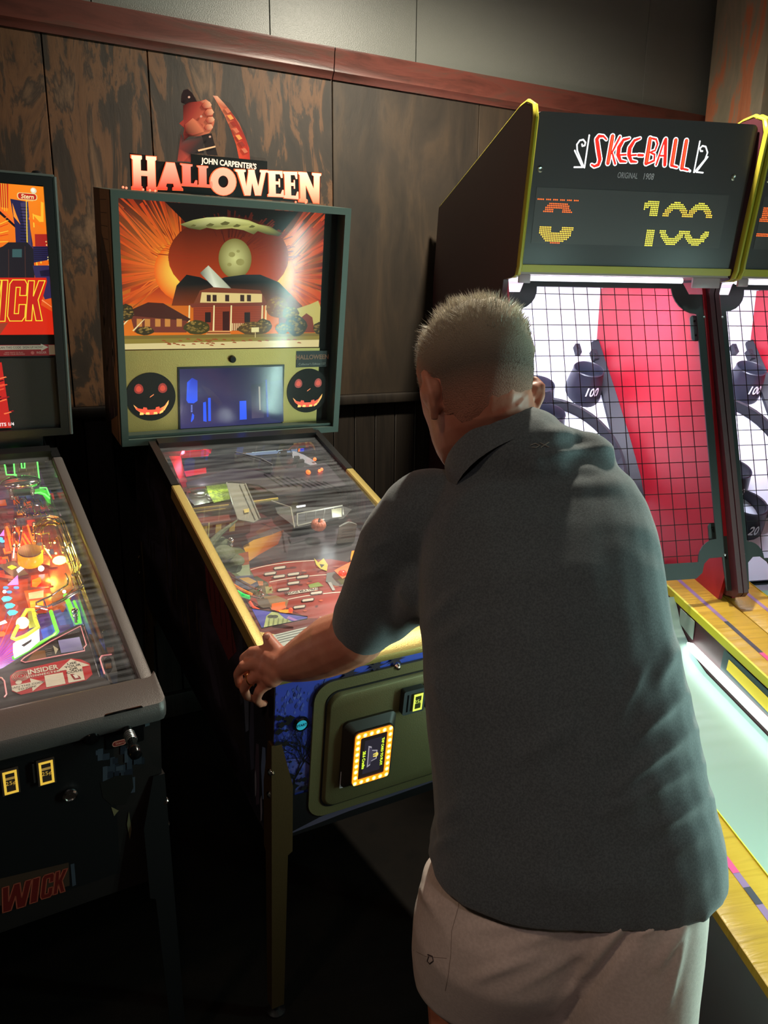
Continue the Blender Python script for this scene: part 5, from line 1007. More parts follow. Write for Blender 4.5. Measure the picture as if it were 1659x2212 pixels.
pplate('orange_plastic', [(330, 360), (690, 310), (720, 600), (400, 600)], -.08, -.077, s(240, 90, 40), R2, .5); pplate('printed_plastic', [(390, 390), (600, 350), (600, 450), (400, 475)], -.0765, -.0755, s(196, 206, 150)); pplate('amber_window', [(410, 500), (590, 480), (600, 570), (420, 590)], -.0765, -.0755, s(250, 180, 60))
pplate('orange_frame', [(60, 1330), (150, 1320), (230, 1760), (80, 1800)], -.075, -.073, s(176, 70, 50), R1, .4); pplate('orange_frame', [(260, 1380), (480, 1360), (500, 1740), (350, 1760)], -.08, -.078, s(196, 64, 40), R1, .45)
b = B(s(255, 130, 40))
for pts in ([(100, 1390), (185, 1760)], [(60, 1740), (80, 1810), (180, 1790)], [(260, 1410), (460, 1750)], [(380, 1500), (520, 1720)], [(440, 1360), (545, 1700)], [(250, 1620), (350, 1740), (470, 1720)], [(110, 1390), (170, 1560)]): wpath(pts, -.07, .0026)
obj('orange_bars', b, mk('orange_bars', s(255, 120, 40), .3, emis=.9, ecol=s(255, 110, 40)), T1)
b = B(s(200, 100, 110)); slab([(190, 1800), (260, 1800), (265, 1930), (185, 1930)], -.07, -.06); obj('target_bracket', b, mk('pink_bracket', s(176, 80, 86), .4, emis=.15), T1)
# sling: rubber ring, white plastic; green guides
b = B(); b.tube([PF.P(*PF.px(*R2(*q), -.07), -.07) for q in ((370, 620), (455, 615), (490, 760), (530, 860), (350, 980), (220, 1030), (170, 1010), (210, 920), (310, 720))], .0042, 8, True); obj('sling_rubber', b, mk('yellow_rubber', s(236, 226, 70), .4, emis=.5, ecol=s(230, 220, 60)), T1)
pplate('slingshot_plastic', [(180, 1090), (330, 970), (540, 880), (545, 1050), (400, 1180), (200, 1290), (180, 1200)], -.078, -.074, s(250, 250, 250), R2, 1.3); pplate('slingshot_print', [(290, 1110), (440, 1020), (430, 1060), (330, 1130)], -.0735, -.073, s(60, 60, 60), R2, .1); pplate('green_plastic', [(380, 640), (460, 640), (520, 850), (400, 880)], -.08, -.078, s(150, 160, 90), R2, .5)
b = B(); b.tube([PF.P(*PF.px(*R2(*q), -.08), -.08) for q in ((700, 640), (750, 800), (790, 920), (740, 980), (560, 1080), (400, 1170), (180, 1290))], .0042, 8); b.tube([PF.P(*PF.px(*R2(*q), -.08), -.08) for q in ((900, 420), (960, 560), (1010, 700), (1060, 800))], .0055, 8); b.tube([PF.P(*PF.px(*R2(*q), -.08), -.08) for q in ((1020, 500), (1080, 640), (1110, 800))], .003, 8); obj('green_guide', b, mk('green_lit', s(110, 230, 60), .3, emis=1.0, ecol=s(110, 230, 60)), T1)
b = B(); b.ball(PF.P(*PF.px(*R2(1030, 640), -.06), -.06), .008, n=12); b.ball(PF.P(*PF.px(*R2(1040, 700), -.07), -.07), .007, n=12); b.tube([PF.P(*PF.px(*R2(1040, 640), -.06), -.06), PF.P(*PF.px(*R2(1050, 800), -.08), -.08)], .004, 8); obj('post', b, m_chrome, T1)
# apron with pink neon print, little screen, red round-cornered sticker
AH = -.055; ap_ = lambda *q: PF.px(*R2(*q), AH)
b = B(); P_ = [ap_(*q) for q in ((-500, 1640), (40, 1420), (700, 1010), (1060, 830), (1150, 820), (1190, 900), (1400, 1540))]; P_ += [(.535, .086), (.0225, .086), (.0225, P_[0][1])]; P_ = [(max(.0225, min(.535, u)), v) for u, v in P_]
b.prism(P_[:9], PF, PFH, AH); apr = obj('apron', b, mk('apron_dark', s(52, 44, 44), .4, bump=(500, .3, .0004)), T1)
b = B(); b.tube([PF.P(*ap_(*q), AH+.0012) for q in ((290, 1330), (340, 1285), (700, 1060), (760, 1030), (1110, 850), (1190, 1110), (1155, 1150), (1170, 1190), (345, 1350))], .0013, 5, True)
b.tube([PF.P(*ap_(*q), AH+.0012) for q in ((-60, 1560), (20, 1565), (60, 1610), (90, 1790), (60, 1830))], .0016, 5)
b.tube([PF.P(*ap_(*q), AH+.0012) for q in ((1540, 1240), (1400, 1260), (1375, 1300), (1440, 1510))], .0016, 5); obj('pink_line', b, mk('pink_line', s(240, 150, 150), .4, emis=.5, ecol=s(240, 150, 150)), apr)
b = B(); q = [ap_(*c) for c in ((790, 1030), (1090, 980), (1150, 1190), (840, 1235))]; b.prism(q, PF, AH, AH+.002); ls = obj('screen_bezel', b, m_black, apr)
b = B(); q = [ap_(*c) for c in ((800, 1055), (1095, 1005), (1148, 1185), (845, 1230))]; b.face([PF.P(*c, AH+.0025) for c in q], cols=[s(150, 136, 168), s(176, 160, 190), s(120, 108, 130), s(130, 116, 150)]); obj('screen', b, m_lit, ls, sm=False)
b = B(); b.face([PF.P(*ap_(*c), AH+.0008) for c in ((730, 1115), (805, 1165), (765, 1240))], s(200, 190, 160)); b.face([PF.P(*ap_(*c), AH+.0006) for c in ((370, 1330), (480, 1190), (620, 1180), (640, 1290))], s(130, 84, 40))
for k in range(4): b.face([PF.P(*ap_(*c), AH+.0008) for c in ((620+k*8, 1165+k*26), (715, 1150+k*26), (716, 1160+k*26), (622+k*8, 1175+k*26))], s(120, 106, 96))
c_ = ap_(1015, 945); b.text('MODES', PF, c_[0], c_[1], .007, AH+.001, rot=.12, col=s(130, 120, 120)); obj('apron_print', b, m_print, apr, sm=False)
b = B(); b.tube([PF.P(*ap_(*q), AH+.001) for q in ((1155, 830), (1240, 1080), (1385, 1545))], .0022, 6); obj('silver_edge', b, m_chrome, apr)
SH = AH+.0015; sq = lambda *q: PF.px(*R2(*q), SH)
b = B(); oc = [sq(*q) for q in ((135, 1560), (140, 1530), (230, 1460), (980, 1290), (1120, 1305), (1235, 1360), (1275, 1510), (1185, 1590), (290, 1790), (165, 1740))]
b.prism(oc, PF, AH, SH, s(196, 46, 52)); red_s = obj('round_sticker', b, m_print, apr, sm=False)
b = B(); SHX = SH+.0004
def st(pts, c, d=0): b.face([PF.P(*sq(*q), SHX+d) for q in pts], c)
cr = s(232, 222, 202); st([(785, 1470), (975, 1300), (1240, 1385), (1130, 1408), (1168, 1585), (945, 1630), (915, 1450)], cr); st([(160, 1670), (425, 1620), (410, 1565), (610, 1615), (450, 1745), (440, 1690), (230, 1760), (165, 1730)], cr); st([(610, 1530), (865, 1485), (905, 1640), (640, 1690)], cr)
vx, vy = Vector(sq(1100, 1400))-Vector(sq(900, 1440)), 0; ra = math.atan2(vx.y, vx.x); dk_ = s(44, 34, 32)
c_ = sq(590, 1450); b.text('INSIDER', PF, *c_, .0195, SHX+.0004, sx=.82, rot=ra, off=.0005, col=cr)
c_ = sq(600, 1508); b.text('CONNECTED', PF, *c_, .0075, SHX+.0004, sx=1.25, rot=ra, off=.0002, col=cr, space=1.15)
for k, t_ in enumerate(('USE', 'YOUR', 'QR', 'CODE')): c_ = sq(990+k*12, 1362+k*37); b.text(t_, PF, *c_, .0088, SHX+.0004, sx=1.3, rot=ra, off=.0001, col=dk_)
c_ = sq(360, 1665); b.text('SCAN THIS CODE', PF, *c_, .0072, SHX+.0004, sx=1.15, rot=ra, col=dk_); c_ = sq(375, 1700); b.text('TO JOIN!', PF, *c_, .0072, SHX+.0004, sx=1.15, rot=ra, col=dk_)
st([(965, 1510), (1010, 1505), (1100, 1540), (1120, 1575), (1020, 1590)], s(150, 40, 44), .0001); st([(1000, 1520), (1050, 1512), (1085, 1555), (1040, 1568)], s(240, 236, 226), .0002)
c_ = sq(258, 1622); b.prism(circ(*c_, .006, 10), PF, SHX, SHX+.0003, cr)
obj('sticker_print', b, m_print, red_s, sm=False)
b = B(cr); c_ = sq(290, 1535)
for r in (.006, .009, .012, .0145): b.tube([PF.P(c_[0]+r*1.15*math.cos(a*PI/10), c_[1]+r*math.sin(a*PI/10), SHX) for a in range(20)], .0006, 4, True)
b.ball(PF.P(*c_, SHX), .0016, n=6); obj('spiral_mark', b, m_paint, red_s)
b = B(); flatbox(b, PF, .521, .5385, .10, 1.2, PFH+.0005, PFH+.004); obj('lane_edge', b, mk('lane_dark', s(46, 38, 32), .5), T1)
# shooter lane, gold guide, plunger block
b = B(); LH = -.08
b.loft([[PF.P(u, v, hh) for u, v in ((.497, .13), (.503, .13), (.503, .98), (.497, .98))] for hh in (PFH, -.055)]); obj('lane_divider', b, m_steel, T1)
b = B(); b.tube([PF.P(.519, .32, PFH+.006), PF.P(.519, .98, PFH+.006)], .007, 10); obj('shooter_groove', b, m_steel, T1)
b = B(); q = [PF.px(*R2(*c), -.06) for c in ((1225, 950), (1330, 985), (1480, 1240), (1350, 1260))]; b.prism(q, PF, PFH, -.06); obj('gold_guide', b, mk('gold_guide', s(180, 140, 60), .25, .8), T1)
b = B(); q = [PF.px(*R2(*c), -.05) for c in ((1410, 910), (1480, 900), (1550, 1110), (1450, 1115))]; b.prism(q, PF, PFH+.01, -.05); b.ball(PF.P(*PF.px(*R2(1440, 930), -.048), -.048), .006, n=10); obj('plunger_block', b, m_blackgloss, T1)
b = B(s(180, 90, 60)); q = [PF.px(*R2(*c), -.055) for c in ((1465, 1130), (1560, 1120), (1570, 1190), (1500, 1230))]; b.prism(q, PF, PFH+.005, -.055, s(170, 90, 60)); obj('copper_tab', b, m_paint, T1)
b = B(); q = [PF.px(*R2(*c), AH) for c in ((1385, 1270), (1560, 1260), (1620, 1480), (1455, 1520))]; b.prism(q, PF, PFH, AH-.0005, s(150, 160, 160)); q = [PF.px(*R2(1490+62*math.cos(a*.5), 1380+112*math.sin(a*.5)), AH) for a in range(12)]; b.prism(q, PF, AH-.0004, AH+.0006, s(30, 20, 16)); q = [PF.px(*R2(*c), AH) for c in ((1450, 1370), (1530, 1360), (1540, 1430), (1460, 1440))]; b.face([PF.P(*c, AH+.0012) for c in q], s(176, 120, 70)); obj('lane_end_plate', b, m_print, T1)
lamp('flasher_light', 'POINT', TW(.47, .66, -.035), .55, (1, .9, .12), .012, None, T1)
lamp('lane_light', 'POINT', TW(.32, .35, -.03), .5, (1, .85, .8), .03, None, T1)
lamp('lane_light', 'POINT', TW(.40, .72, -.02), .35, (1, .45, .2), .03, None, T1)
lamp('lane_light', 'POINT', TW(.40, 1.12, -.02), .35, (.8, .9, 1), .02, None, T1)
lamp('lane_light', 'POINT', TW(.44, .98, -.03), .15, (.4, 1, .2), .02, None, T1)
reset()
# ================================================================== alley-ball machines
SKR = R_(-17.1723); SW = .768; CT = R_(18.811); AM = R_(8.8)
m_maroon = mk('maroon_laminate', s(74, 34, 42), .42, bump=(300, .1)); m_yel = mk('yellow_edge', s(196, 182, 60), .35); m_cage = mk('dark_green_steel', s(40, 46, 46), .42, bump=(400, .1))
m_red = mk('red_side_wall', s(176, 30, 48), .42); m_board = mk('white_board', s(206, 212, 228), .3); m_rub = mk('blue_black_rubber', s(34, 35, 45), .6, bump=(60, .2)); m_cup = mk('cup_plastic', s(42, 44, 58), .4)
m_rail = wallmat('yellow_rail_laminate', [(.3, s(188, 152, 54)), (.5, s(206, 168, 66)), (.7, s(176, 142, 56))], .28, 3, (1, 14, 1)); m_lane = mk('white_lane', s(162, 190, 182), .3); m_body = mk('charcoal_laminate', s(112, 117, 124), .5)
m_tube = mk('light_tube', (1, 1, 1, 1), .4, emis=5, ecol=(.80, 1, .93, 1)); m_tube2 = mk('header_light', (1, 1, 1, 1), .4, emis=2.5, ecol=(.86, .90, 1, 1))
m_dot = mk('led_dots', 'attr', .4, emis=2.2, ecol='attr'); m_logo = mk('lit_logo', 'attr', .3, emis=1.15, ecol='attr')
class Cone:
    """text wrapped round a cup"""
    def __init__(self, c, r0, r1, hgt): self.c, self.r0, self.r1, self.h = Vector(c), r0, r1, hgt
    def P(self, u, v, h=0):
        r = self.r0 + (self.r1-self.r0)*(v/self.h) + h; a = u/self.r0 - PI/2; return self.c + Vector((r*math.cos(a), r*math.sin(a), v))
def stroke(b, fr, pts, wd, h, col, taper=None):
    n = len(pts)
    for i, (a, c) in enumerate(zip(pts, pts[1:])):
        a, c = Vector(a), Vector(c); d = c-a
        if d.length < 1e-7: continue
        m = Vector((-d.y, d.x)).normalized(); w0 = wd if not taper else wd*taper[i]; w1 = wd if not taper else wd*taper[i+1]
        b.face([fr.P(*(a+m*w0/2), h), fr.P(*(c+m*w1/2), h), fr.P(*(c-m*w1/2), h), fr.P(*(a-m*w0/2), h)], col)
    for i, p in enumerate(pts): w0 = wd if not taper else wd*taper[i]; b.face([fr.P(u, v, h) for u, v in circ(p[0], p[1], w0/2, 10)], col)
def skeeball(label, loc, glyphs):
    global XF
    t = thing('alley_ball_machine', label, 'arcade game', loc, SKR)
    XF = Matrix.Identity(4)
    side = [(-.045, .735), (-.03, .715), (.02, .705), (.06, .72), (.35, .74), (1.16, .74), (1.16, 1.75), (1.10, 2.045), (.22, 2.222), (.165, 2.222), (.125, 2.205), (.112, 2.17), (.182, 1.765), (.20, 1.742), (.29, 1.735), (.298, 1.70)]
    for x in (.001, SW-.018):
        b = B(); b.prism(side, Fr((x, 0, 0), (0, 1, 0), (0, 0, 1)), 0, .017); sp_ = obj('side_panel', b, m_maroon, t)
        b = B(); pr = [(1.10, 2.049), (.6, 2.149), (.222, 2.226), (.165, 2.228), (.120, 2.21), (.106, 2.172), (.175, 1.79), (.176, 1.77), (.19, 1.745), (.222, 1.738), (.28, 1.738)]
        x0, x1 = x-.0015+.002, x+.0185-.002
        b.loft([[Vector((x0, y-.004, z)), Vector((x0+.005, y-.010 if i > 3 else y, z+(.007 if i <= 3 else 0))), Vector((x1-.005, y-.010 if i > 3 else y, z+(.007 if i <= 3 else 0))), Vector((x1, y-.004, z)), Vector((x1, y+.004, z-.001)), Vector((x0, y+.004, z-.001))] for i, (y, z) in enumerate(pr)])
        obj('yellow_edging', b, m_yel, sp_)
    # header
    M = Fr((0, .196, 1.761), (1, 0, 0), (0, -math.sin(AM), math.cos(AM)))
    b = B(); b.prism(rrect(.022, .004, .745, .440, .018, 4), M, -.02, 0); hd = obj('header_panel', b, mk('header_black', s(86, 78, 82), .28), t)
    b = B(); b.box(.02, .747, .20, .98, 1.748, 1.756); b.box(.02, .747, .30, .96, 2.05, 2.06); obj('header_box', b, mk('pale_underside', s(186, 170, 178), .3), t)
    b = B(); b.prism(rrect(.019, -.006, .748, .016, .004, 3), M, -.02, .007); obj('yellow_lip', b, m_yel, t)
    b = B(); b.tube([(.03, .232, 1.738), (.60, .232, 1.738)], .0085, 10); obj('light_tube', b, m_tube2, t)
    b = B(); b.box(.62, .72, .20, .21, 1.715, 1.748, .003); b.box(.02, .06, .205, .215, 1.722, 1.748, .003); obj('corner_plate', b, mk('pale_pink_plate', s(196, 170, 182), .3), t)
    K5 = lambda x, y: (1200+x/4.608, 260+y/4.608)
    mq = LOGO_M.px
    wh, rd_, or_ = s(255, 255, 255), s(238, 44, 34), s(250, 96, 50)
    b = B(); S_ = .00036*1.0/1.0; sc_ = (.596-.157)/(1530-1240)/4.608       # metres per close-up pixel
    GL_ = [([(505, 190), (475, 158), (430, 158), (410, 190), (425, 300), (440, 390), (425, 440), (385, 458), (358, 442)], [.7, .9, 1.3, 1.7, 1.8, 1.7, 1.4, 1, .8]), ([(567, 160), (520, 425)], [1.7, 1.7]), ([(640, 165), (556, 330)], [1, .8]), ([(562, 320), (592, 432)], [.8, 1]),
           ([(735, 178), (675, 195), (630, 270), (622, 340), (645, 405), (700, 412)], [.7, 1.2, 1.8, 1.9, 1.3, .7]), ([(645, 345), (700, 342)], [.8, .8]), ([(842, 178), (785, 200), (738, 275), (730, 340), (752, 408), (805, 414)], [.7, 1.2, 1.8, 1.9, 1.3, .7]), ([(750, 348), (802, 345)], [.8, .8]), ([(822, 346), (868, 348)], [1.1, 1.1]),
           ([(940, 182), (902, 425)], [1.7, 1.9]), ([(950, 178), (1000, 190), (1014, 235), (990, 300), (940, 318)], [.8, .9, .9, .8, .7]), ([(945, 322), (985, 340), (980, 400), (915, 430)], [.7, .9, .9, .9]), ([(1000, 442), (1084, 195)], [.9, .8]), ([(1096, 190), (1086, 442)], [1.5, 1.6]), ([(1040, 352), (1084, 352)], [.8, .8]),
           ([(1196, 198), (1156, 444)], [1.7, 1.8]), ([(1156, 452), (1208, 466)], [.9, .9]), ([(1302, 204), (1256, 474)], [1.7, 1.8]), ([(1258, 480), (1316, 494)], [.9, .9])]
    for pl, tp_ in GL_:
        P_ = [mq(*K5(*q)) for q in pl]; stroke(b, M, P_, 1, .0006, wh, [(k*21+19)*sc_ for k in tp_])
    for pl, tp_ in GL_:
        P_ = [mq(*K5(*q)) for q in pl]; stroke(b, M, P_, 1, .0010, rd_, [(k*21)*sc_ for k in tp_]); stroke(b, M, [(u+.0004, v+.002) for u, v in P_][:2], 1, .0012, or_, [(k*8)*sc_ for k in tp_[:2]]) if tp_[0] > 1.5 else None
    for pl in ([(335, 148), (287, 470)], [(190, 300), (268, 466), (185, 466)], [(280, 466), (215, 300), (212, 240), (240, 200), (275, 192), (297, 220), (290, 250), (266, 256), (262, 238)], [(1436, 208), (1376, 516)], [(1380, 516), (1488, 388), (1512, 320), (1494, 262), (1462, 254), (1436, 278), (1444, 306), (1462, 306)], [(1514, 364), (1400, 514), (1466, 521)], [(1335, 503), (1337, 505)]):
        stroke(b, M, [mq(*K5(*q)) for q in pl], (14 if len(pl) > 2 or pl[0][0] != 1335 else 26)*sc_, .0008, wh)
    obj('lettering', b, m_logo, hd, sm=False, label='lit red and white arched lettering with curled flourishes')
    b = B(); b.text('ORIGINAL', M, .333, .280, .0235, .0008, sx=.62, shear=.12, col=s(150, 148, 150)); b.text('1908', M, .402, .280, .0255, .0008, sx=.74, shear=.1, col=s(160, 158, 160)); obj('lettering', b, mk('dim_print', 'attr', .4, emis=.35, ecol='attr'), hd, sm=False)
    for u, v in ((.050, .287), (.693, .289)):
        b = B(); b.lathe([(0, 0), (.009, 0), (.009, .002), (.006, .004), (.003, .0035), (0, .002)], M.P(u, v, 0), M.N, 20); obj('screw', b, m_steel, hd)
    b = B(); b.prism([(.045, .079), (.69, .079), (.69, .238), (.045, .238)], M, .0003, .001); ld = obj('score_display', b, mk('display_dark', s(98, 89, 92), .35), hd)
    b = B(); P_ = .0056; g0 = s(70, 62, 64)
    nu, nv_ = int(.64/P_), int(.158/P_)
    for i in range(nu):
        for j in range(nv_):
            u, v = .0475+i*P_, .0815+j*P_; c = glyphs(u, v)
            if c: r = P_*.40; b.face([M.P(u-r, v, .0016), M.P(u, v-r, .0016), M.P(u+r, v, .0016), M.P(u, v+r, .0016)], c)
    d_ = obj('display_dots', b, m_dot, ld, sm=False, recalc=False); d_['kind'] = 'stuff'
    # cage front and wire mesh
    CF = Fr((0, 0, .75), (1, 0, 0), (0, math.sin(CT), math.cos(CT)))
    arc = lambda cx, cy, r, a0, a1, n=6: [(cx+r*math.cos(R_(a0+(a1-a0)*k/n)), cy+r*math.sin(R_(a0+(a1-a0)*k/n))) for k in range(n+1)]
    inner = arc(.052, 1.02, .080, 0, -90)[::1]; L0, L1, B0, B1 = .053, .708, .082, 1.020
    inn = arc(L0, B1, .078, 0, -90) + arc(L0, B0, .06, 90, 0) + arc(L1, B0, .074, 180, 90) + arc(L1, B1, .088, -90, -180)
    outer = arc(.0, 1.00, .0, 0, 0, 1)[:1]
    outl = [(.685, 1.000), (.665, 1.040), (.63, 1.052), (.12, 1.052), (.09, 1.040), (.07, 1.000), (.0195, 1.000), (.0195, -.02), (.045, -.02), (.05, .07), (.07, .088), (.10, .088), (.125, .068), (.14, .035), (.16, .027), (.62, .027), (.645, .045), (.655, .075), (.675, .092), (.725, .094), (.731, -.02), (.7485, -.02), (.7485, 1.000)]
    # bridge outer outline and inner opening through nearest points as one keyholed face
    key = [outl[3]] + outl[4:] + outl[:4]
    j = min(range(len(inn)), key=lambda k: (inn[k][0]-outl[3][0])**2+(inn[k][1]-outl[3][1])**2); ring = inn[j:]+inn[:j+1]
    a1 = sum((p[0]*q[1]-q[0]*p[1]) for p, q in zip(outl, outl[1:]+outl[:1])); a2 = sum((p[0]*q[1]-q[0]*p[1]) for p, q in zip(ring, ring[1:]))
    if a1*a2 > 0: ring = ring[::-1]
    b = B(); poly = key + ring
    for hh in (0, .005): b.face([CF.P(u, v, hh) for u, v in poly])
    for loop_ in (outl, inn):
        n = len(loop_)
        for k in range(n): p, q = loop_[k], loop_[(k+1) % n]; b.face([CF.P(*p, 0), CF.P(*q, 0), CF.P(*q, .005), CF.P(*p, .005)])
    cg = obj('cage_frame', b, m_cage, t, sm=False)
    for u, v in ((.035, .92), (.035, .10), (.735, .92), (.735, .10), (.30, .05)):
        b = B(); b.lathe([(0, 0), (.005, 0), (.004, .003), (0, .0035)], CF.P(u, v, .005), CF.N, 10); obj('bolt', b, m_steel, cg)
    b = B(); rw = .0014
    def clipv(u):
        lo, hi = B0, B1
        if u < L0+.078: hi = B1-.078*math.sqrt(max(0, 1-((u-L0)/.078)**2)) + 0
        if u > L1-.088: hi = B1-.088*math.sqrt(max(0, 1-((L1-u)/.088)**2))
        return lo, hi
    for k in range(13):
        u = .061+k*.050
        if u < L1: lo, hi = clipv(u); b.tube([CF.P(u, lo, -.001), CF.P(u, hi+.01, -.001)], rw, 5)
    for k in range(18): v = .105+k*.0525; b.tube([CF.P(L0-.004, v, -.003), CF.P(L1+.004, v, -.003)], rw, 5)
    wm = obj('wire_mesh', b, mk('black_wire', s(16, 16, 20), .4, .4), t); wm['kind'] = 'stuff'
    # inside: back, side walls, target board
    b = B(); b.box(.02, SW-.02, 1.08, 1.10, .75, 2.05); obj('back_wall', b, m_board, t)
    for x0, x1 in ((.0185, .032), (.736, .7495)):
        b = B(); b.prism([(.05, .62), (1.079, .62), (1.079, 1.74), (.33, 1.74), (.012, .80)], Fr((x0, 0, 0), (0, 1, 0), (0, 0, 1)), 0, x1-x0); obj('inner_side_wall', b, m_red, t)
    sb = math.atan2(.88, .73); BD = Fr((0, .35, .62), (1, 0, 0), (0, math.cos(sb), math.sin(sb)))
    b = B(); flatbox(b, BD, .033, .735, 0, 1.14, -.012, 0); bd = obj('target_board', b, m_board, t)
    b = B()
    for (u, sg) in ((.7345, -1), (.0335, 1)):
        prof = [(.33, .004, .010), (.37, .030, .03), (.45, .050, .045), (.65, .052, .05), (.85, .046, .045), (1.05, .034, .035), (1.15, .022, .03)]
        b.loft([[BD.P(u, v, 0), BD.P(u+sg*wd2, v, 0), BD.P(u+sg*wd2, v, hh*.35), BD.P(u+sg*wd2*.8, v, hh*.5), BD.P(u, v, hh)] for v, wd2, hh in prof])
    obj('board_curb', b, m_rub, bd)
    b = B(); n = 40
    rg = lambda r, hh, a: BD.P(.385+r*math.cos(a), .54+r*math.sin(a), hh)
    for k in range(n):
        a, a2 = 2*PI*k/n, 2*PI*(k+1)/n
        for (r0, h0, r1, h1) in ((.285, 0, .285, .055), (.285, .055, .296, .055), (.296, .055, .300, 0)): b.face([rg(r0, h0, a), rg(r0, h0, a2), rg(r1, h1, a2), rg(r1, h1, a)])
    obj('target_ring', b, m_rub, bd)
    def cup(px, py, r, txt, yy):
        F0 = Fr((0, yy, 0)); u, z = F0.px(px, py); u = u-0; 
        return u, z
    for (u, y, z, r, txt) in CUPS:
        b = B(); c = Vector((u, y+.045, z-.095)); n = 28; prof = [(r*1.0, -.04), (r*1.02, 0), (r*.975, .03), (r*.90, .065), (r*.82, .098), (r*.84, .104), (r*.80, .108), (r*.76, .104), (r*.78, .05), (r*.82, -.03)]
        tl = Matrix.Translation(c) @ Matrix.Rotation(R_(26), 4, 'X')
        b.loft([[tl @ Vector((rr*math.cos(2*PI*k/n), rr*math.sin(2*PI*k/n), zz)) for k in range(n)] for rr, zz in prof], cap=False); cp = obj('scoring_cup', b, m_cup, bd)
        b = B(); b.lathe([(0, 0), (r*.8, 0), (r*.8, .002), (0, .002)], tl @ Vector((0, 0, .0)), (0, -.27, .96), 20); obj('cup_floor', b, m_rub, cp)
        b = B(); b.text(txt, Cone((0, 0, 0), r*1.045, r*.90, .10), 0, .036, .052 if len(txt) > 2 else .056, .0012, sx=.85, shear=.15, off=.0012, col=s(236, 240, 250))
        for v in b.bm.verts: v.co = tl @ v.co
        obj('number', b, mk('white_number', s(226, 232, 244), .4), cp, sm=False)
    # bracket hardware
    for (u, v, w_, h_) in ((.690, 1.045, .022, .05), (.62, 1.08, .02, .045)):
        b = B(); flatbox(b, BD, u, u+w_, v, v+h_, 0, .03); b.lathe([(0, 0), (.004, 0), (.004, .003), (0, .003)], BD.P(u+w_/2, v+h_/2, .03), BD.N, 8); obj('bracket', b, m_rub, bd)
    for v0 in (.84, .12):
        b = B(); b.prism(rrect(.690, v0, .722, v0+.09, .012, 4), CF, -.012, -.008); br = obj('hinge_plate', b, m_cage if v0 < .5 else mk('grey_plate', s(120, 124, 136), .35), t)
        for dv in (.02, .07):
            b = B(); b.lathe([(0, 0), (.004, 0), (.003, .003), (0, .003)], CF.P(.706, v0+dv, -.008), CF.N, 8); obj('bolt', b, m_black, br)
    b = B(); flatbox(b, BD, .67, .715, .06, .10, 0, .05); obj('bracket', b, m_rub, bd)
    # lane: two rails, inner walls, white lane with hop, tube
    rz = lambda y: .6787 + .164*y; V0, V1 = -2.45, .30
    for (a, c, sgn) in ((.0, .156, 1), (.612, .768, -1)):
        b = B(); e = .001; b.loft([[Vector((a+e, y, rz(y)-.022)), Vector((c-e, y, rz(y)-.022)), Vector((c-e, y, rz(y)-.002)), Vector((c-e-.004, y, rz(y))), Vector((a+e+.004, y, rz(y))), Vector((a+e, y, rz(y)-.002))] for y in (V0, V1)]); rl = obj('rail', b, m_rail, t)
        ie = c if sgn > 0 else a; s0, s1 = (ie-.070, ie-.054) if sgn > 0 else (ie+.054, ie+.070)
        b = B(); pu, pi_, bk = s(150, 122, 168), s(232, 90, 150), s(70, 74, 88)
        def seg(y0, y1, col, hh=.0006): b.face([Vector((s0, y0, rz(y0)+hh)), Vector((s1, y0, rz(y0)+hh)), Vector((s1, y1, rz(y1)+hh)), Vector((s0, y1, rz(y1)+hh))], col)
        seg(V0, V1, pu); seg(-.30, -.10, bk, .0009); seg(-.35, -.28, pi_, .0012)
        for k in range(26): seg(-.40-k*.075, -.36-k*.075, pi_ if k % 3 else bk, .0012)
        obj('stripe', b, m_print, rl, sm=False)
        b = B(); x_ = c-.001 if sgn > 0 else a+.001; b.loft([[Vector((x_, y, rz(y)-.03)), Vector((x_+sgn*.005, y, rz(y)-.028)), Vector((x_+sgn*.005, y, rz(y)-.001)), Vector((x_, y, rz(y)+.002))] for y in (V0, V1)]); obj('rail_lip', b, mk('lip_yellow', s(222, 224, 40), .35), rl)
        b = B(); x_ = c-.012 if sgn > 0 else a+.001; x0_ = min(x_, x_+.011); b.prism([(V0, rz(V0)-.022), (V1, rz(V1)-.022), (V1, rz(V1)-.24), (V0, rz(V0)-.24)], Fr((x0_, 0, 0), (0, 1, 0), (0, 0, 1)), 0, .011); obj('rail_wall', b, m_maroon, t)
        b = B(); x_ = .002 if sgn > 0 else SW-.020; b.prism([(V0, rz(V0)-.023), (V1, rz(V1)-.023), (V1, .02), (V0, .02)], Fr((x_, 0, 0), (0, 1, 0), (0, 0, 1)), 0, .018); obj('outer_side', b, m_body, t)
    # hop and lane surface
    prof = [(V0, rz(V0)-.165), (-.12, rz(-.12)-.165), (-.05, rz(-.05)-.150), (-.005, rz(0)-.125), (.035, rz(0)-.095), (.06, rz(0)-.06), (.085, rz(0)-.02), (.10, rz(0)+.0)]
    b = B(); b.loft([[Vector((x, y, z)) for y, z in prof] + [Vector((x, y, z-.012)) for y, z in prof[::-1]] for x in (.157, .611)]); obj('lane', b, m_lane, t)
    tz = lambda y: rz(y)-.118
    b = B(); b.tube([(.600, -.02, tz(-.02)), (.598, -.04, tz(-.04)), (.598, -2.35, tz(-2.35))], 0, 12, rr=[.004, .014, .014]); obj('lane_light_tube', b, m_tube, t)
    b = B(); b.box(.6075, .611, -.06, .03, 0, .001); b.bm.clear(); 
    b = B(); b.prism([(.055, rz(.055)-.035), (.052, rz(.05)-.085), (-.03, rz(-.03)-.10), (-.03, rz(-.03)-.035)], Fr((.6105, 0, 0), (0, 1, 0), (0, 0, 1)), -.003, 0); obj('vent_plate', b, mk('pale_plate', s(150, 170, 160), .4), t)
    wy0, wy1 = -.52, -.20
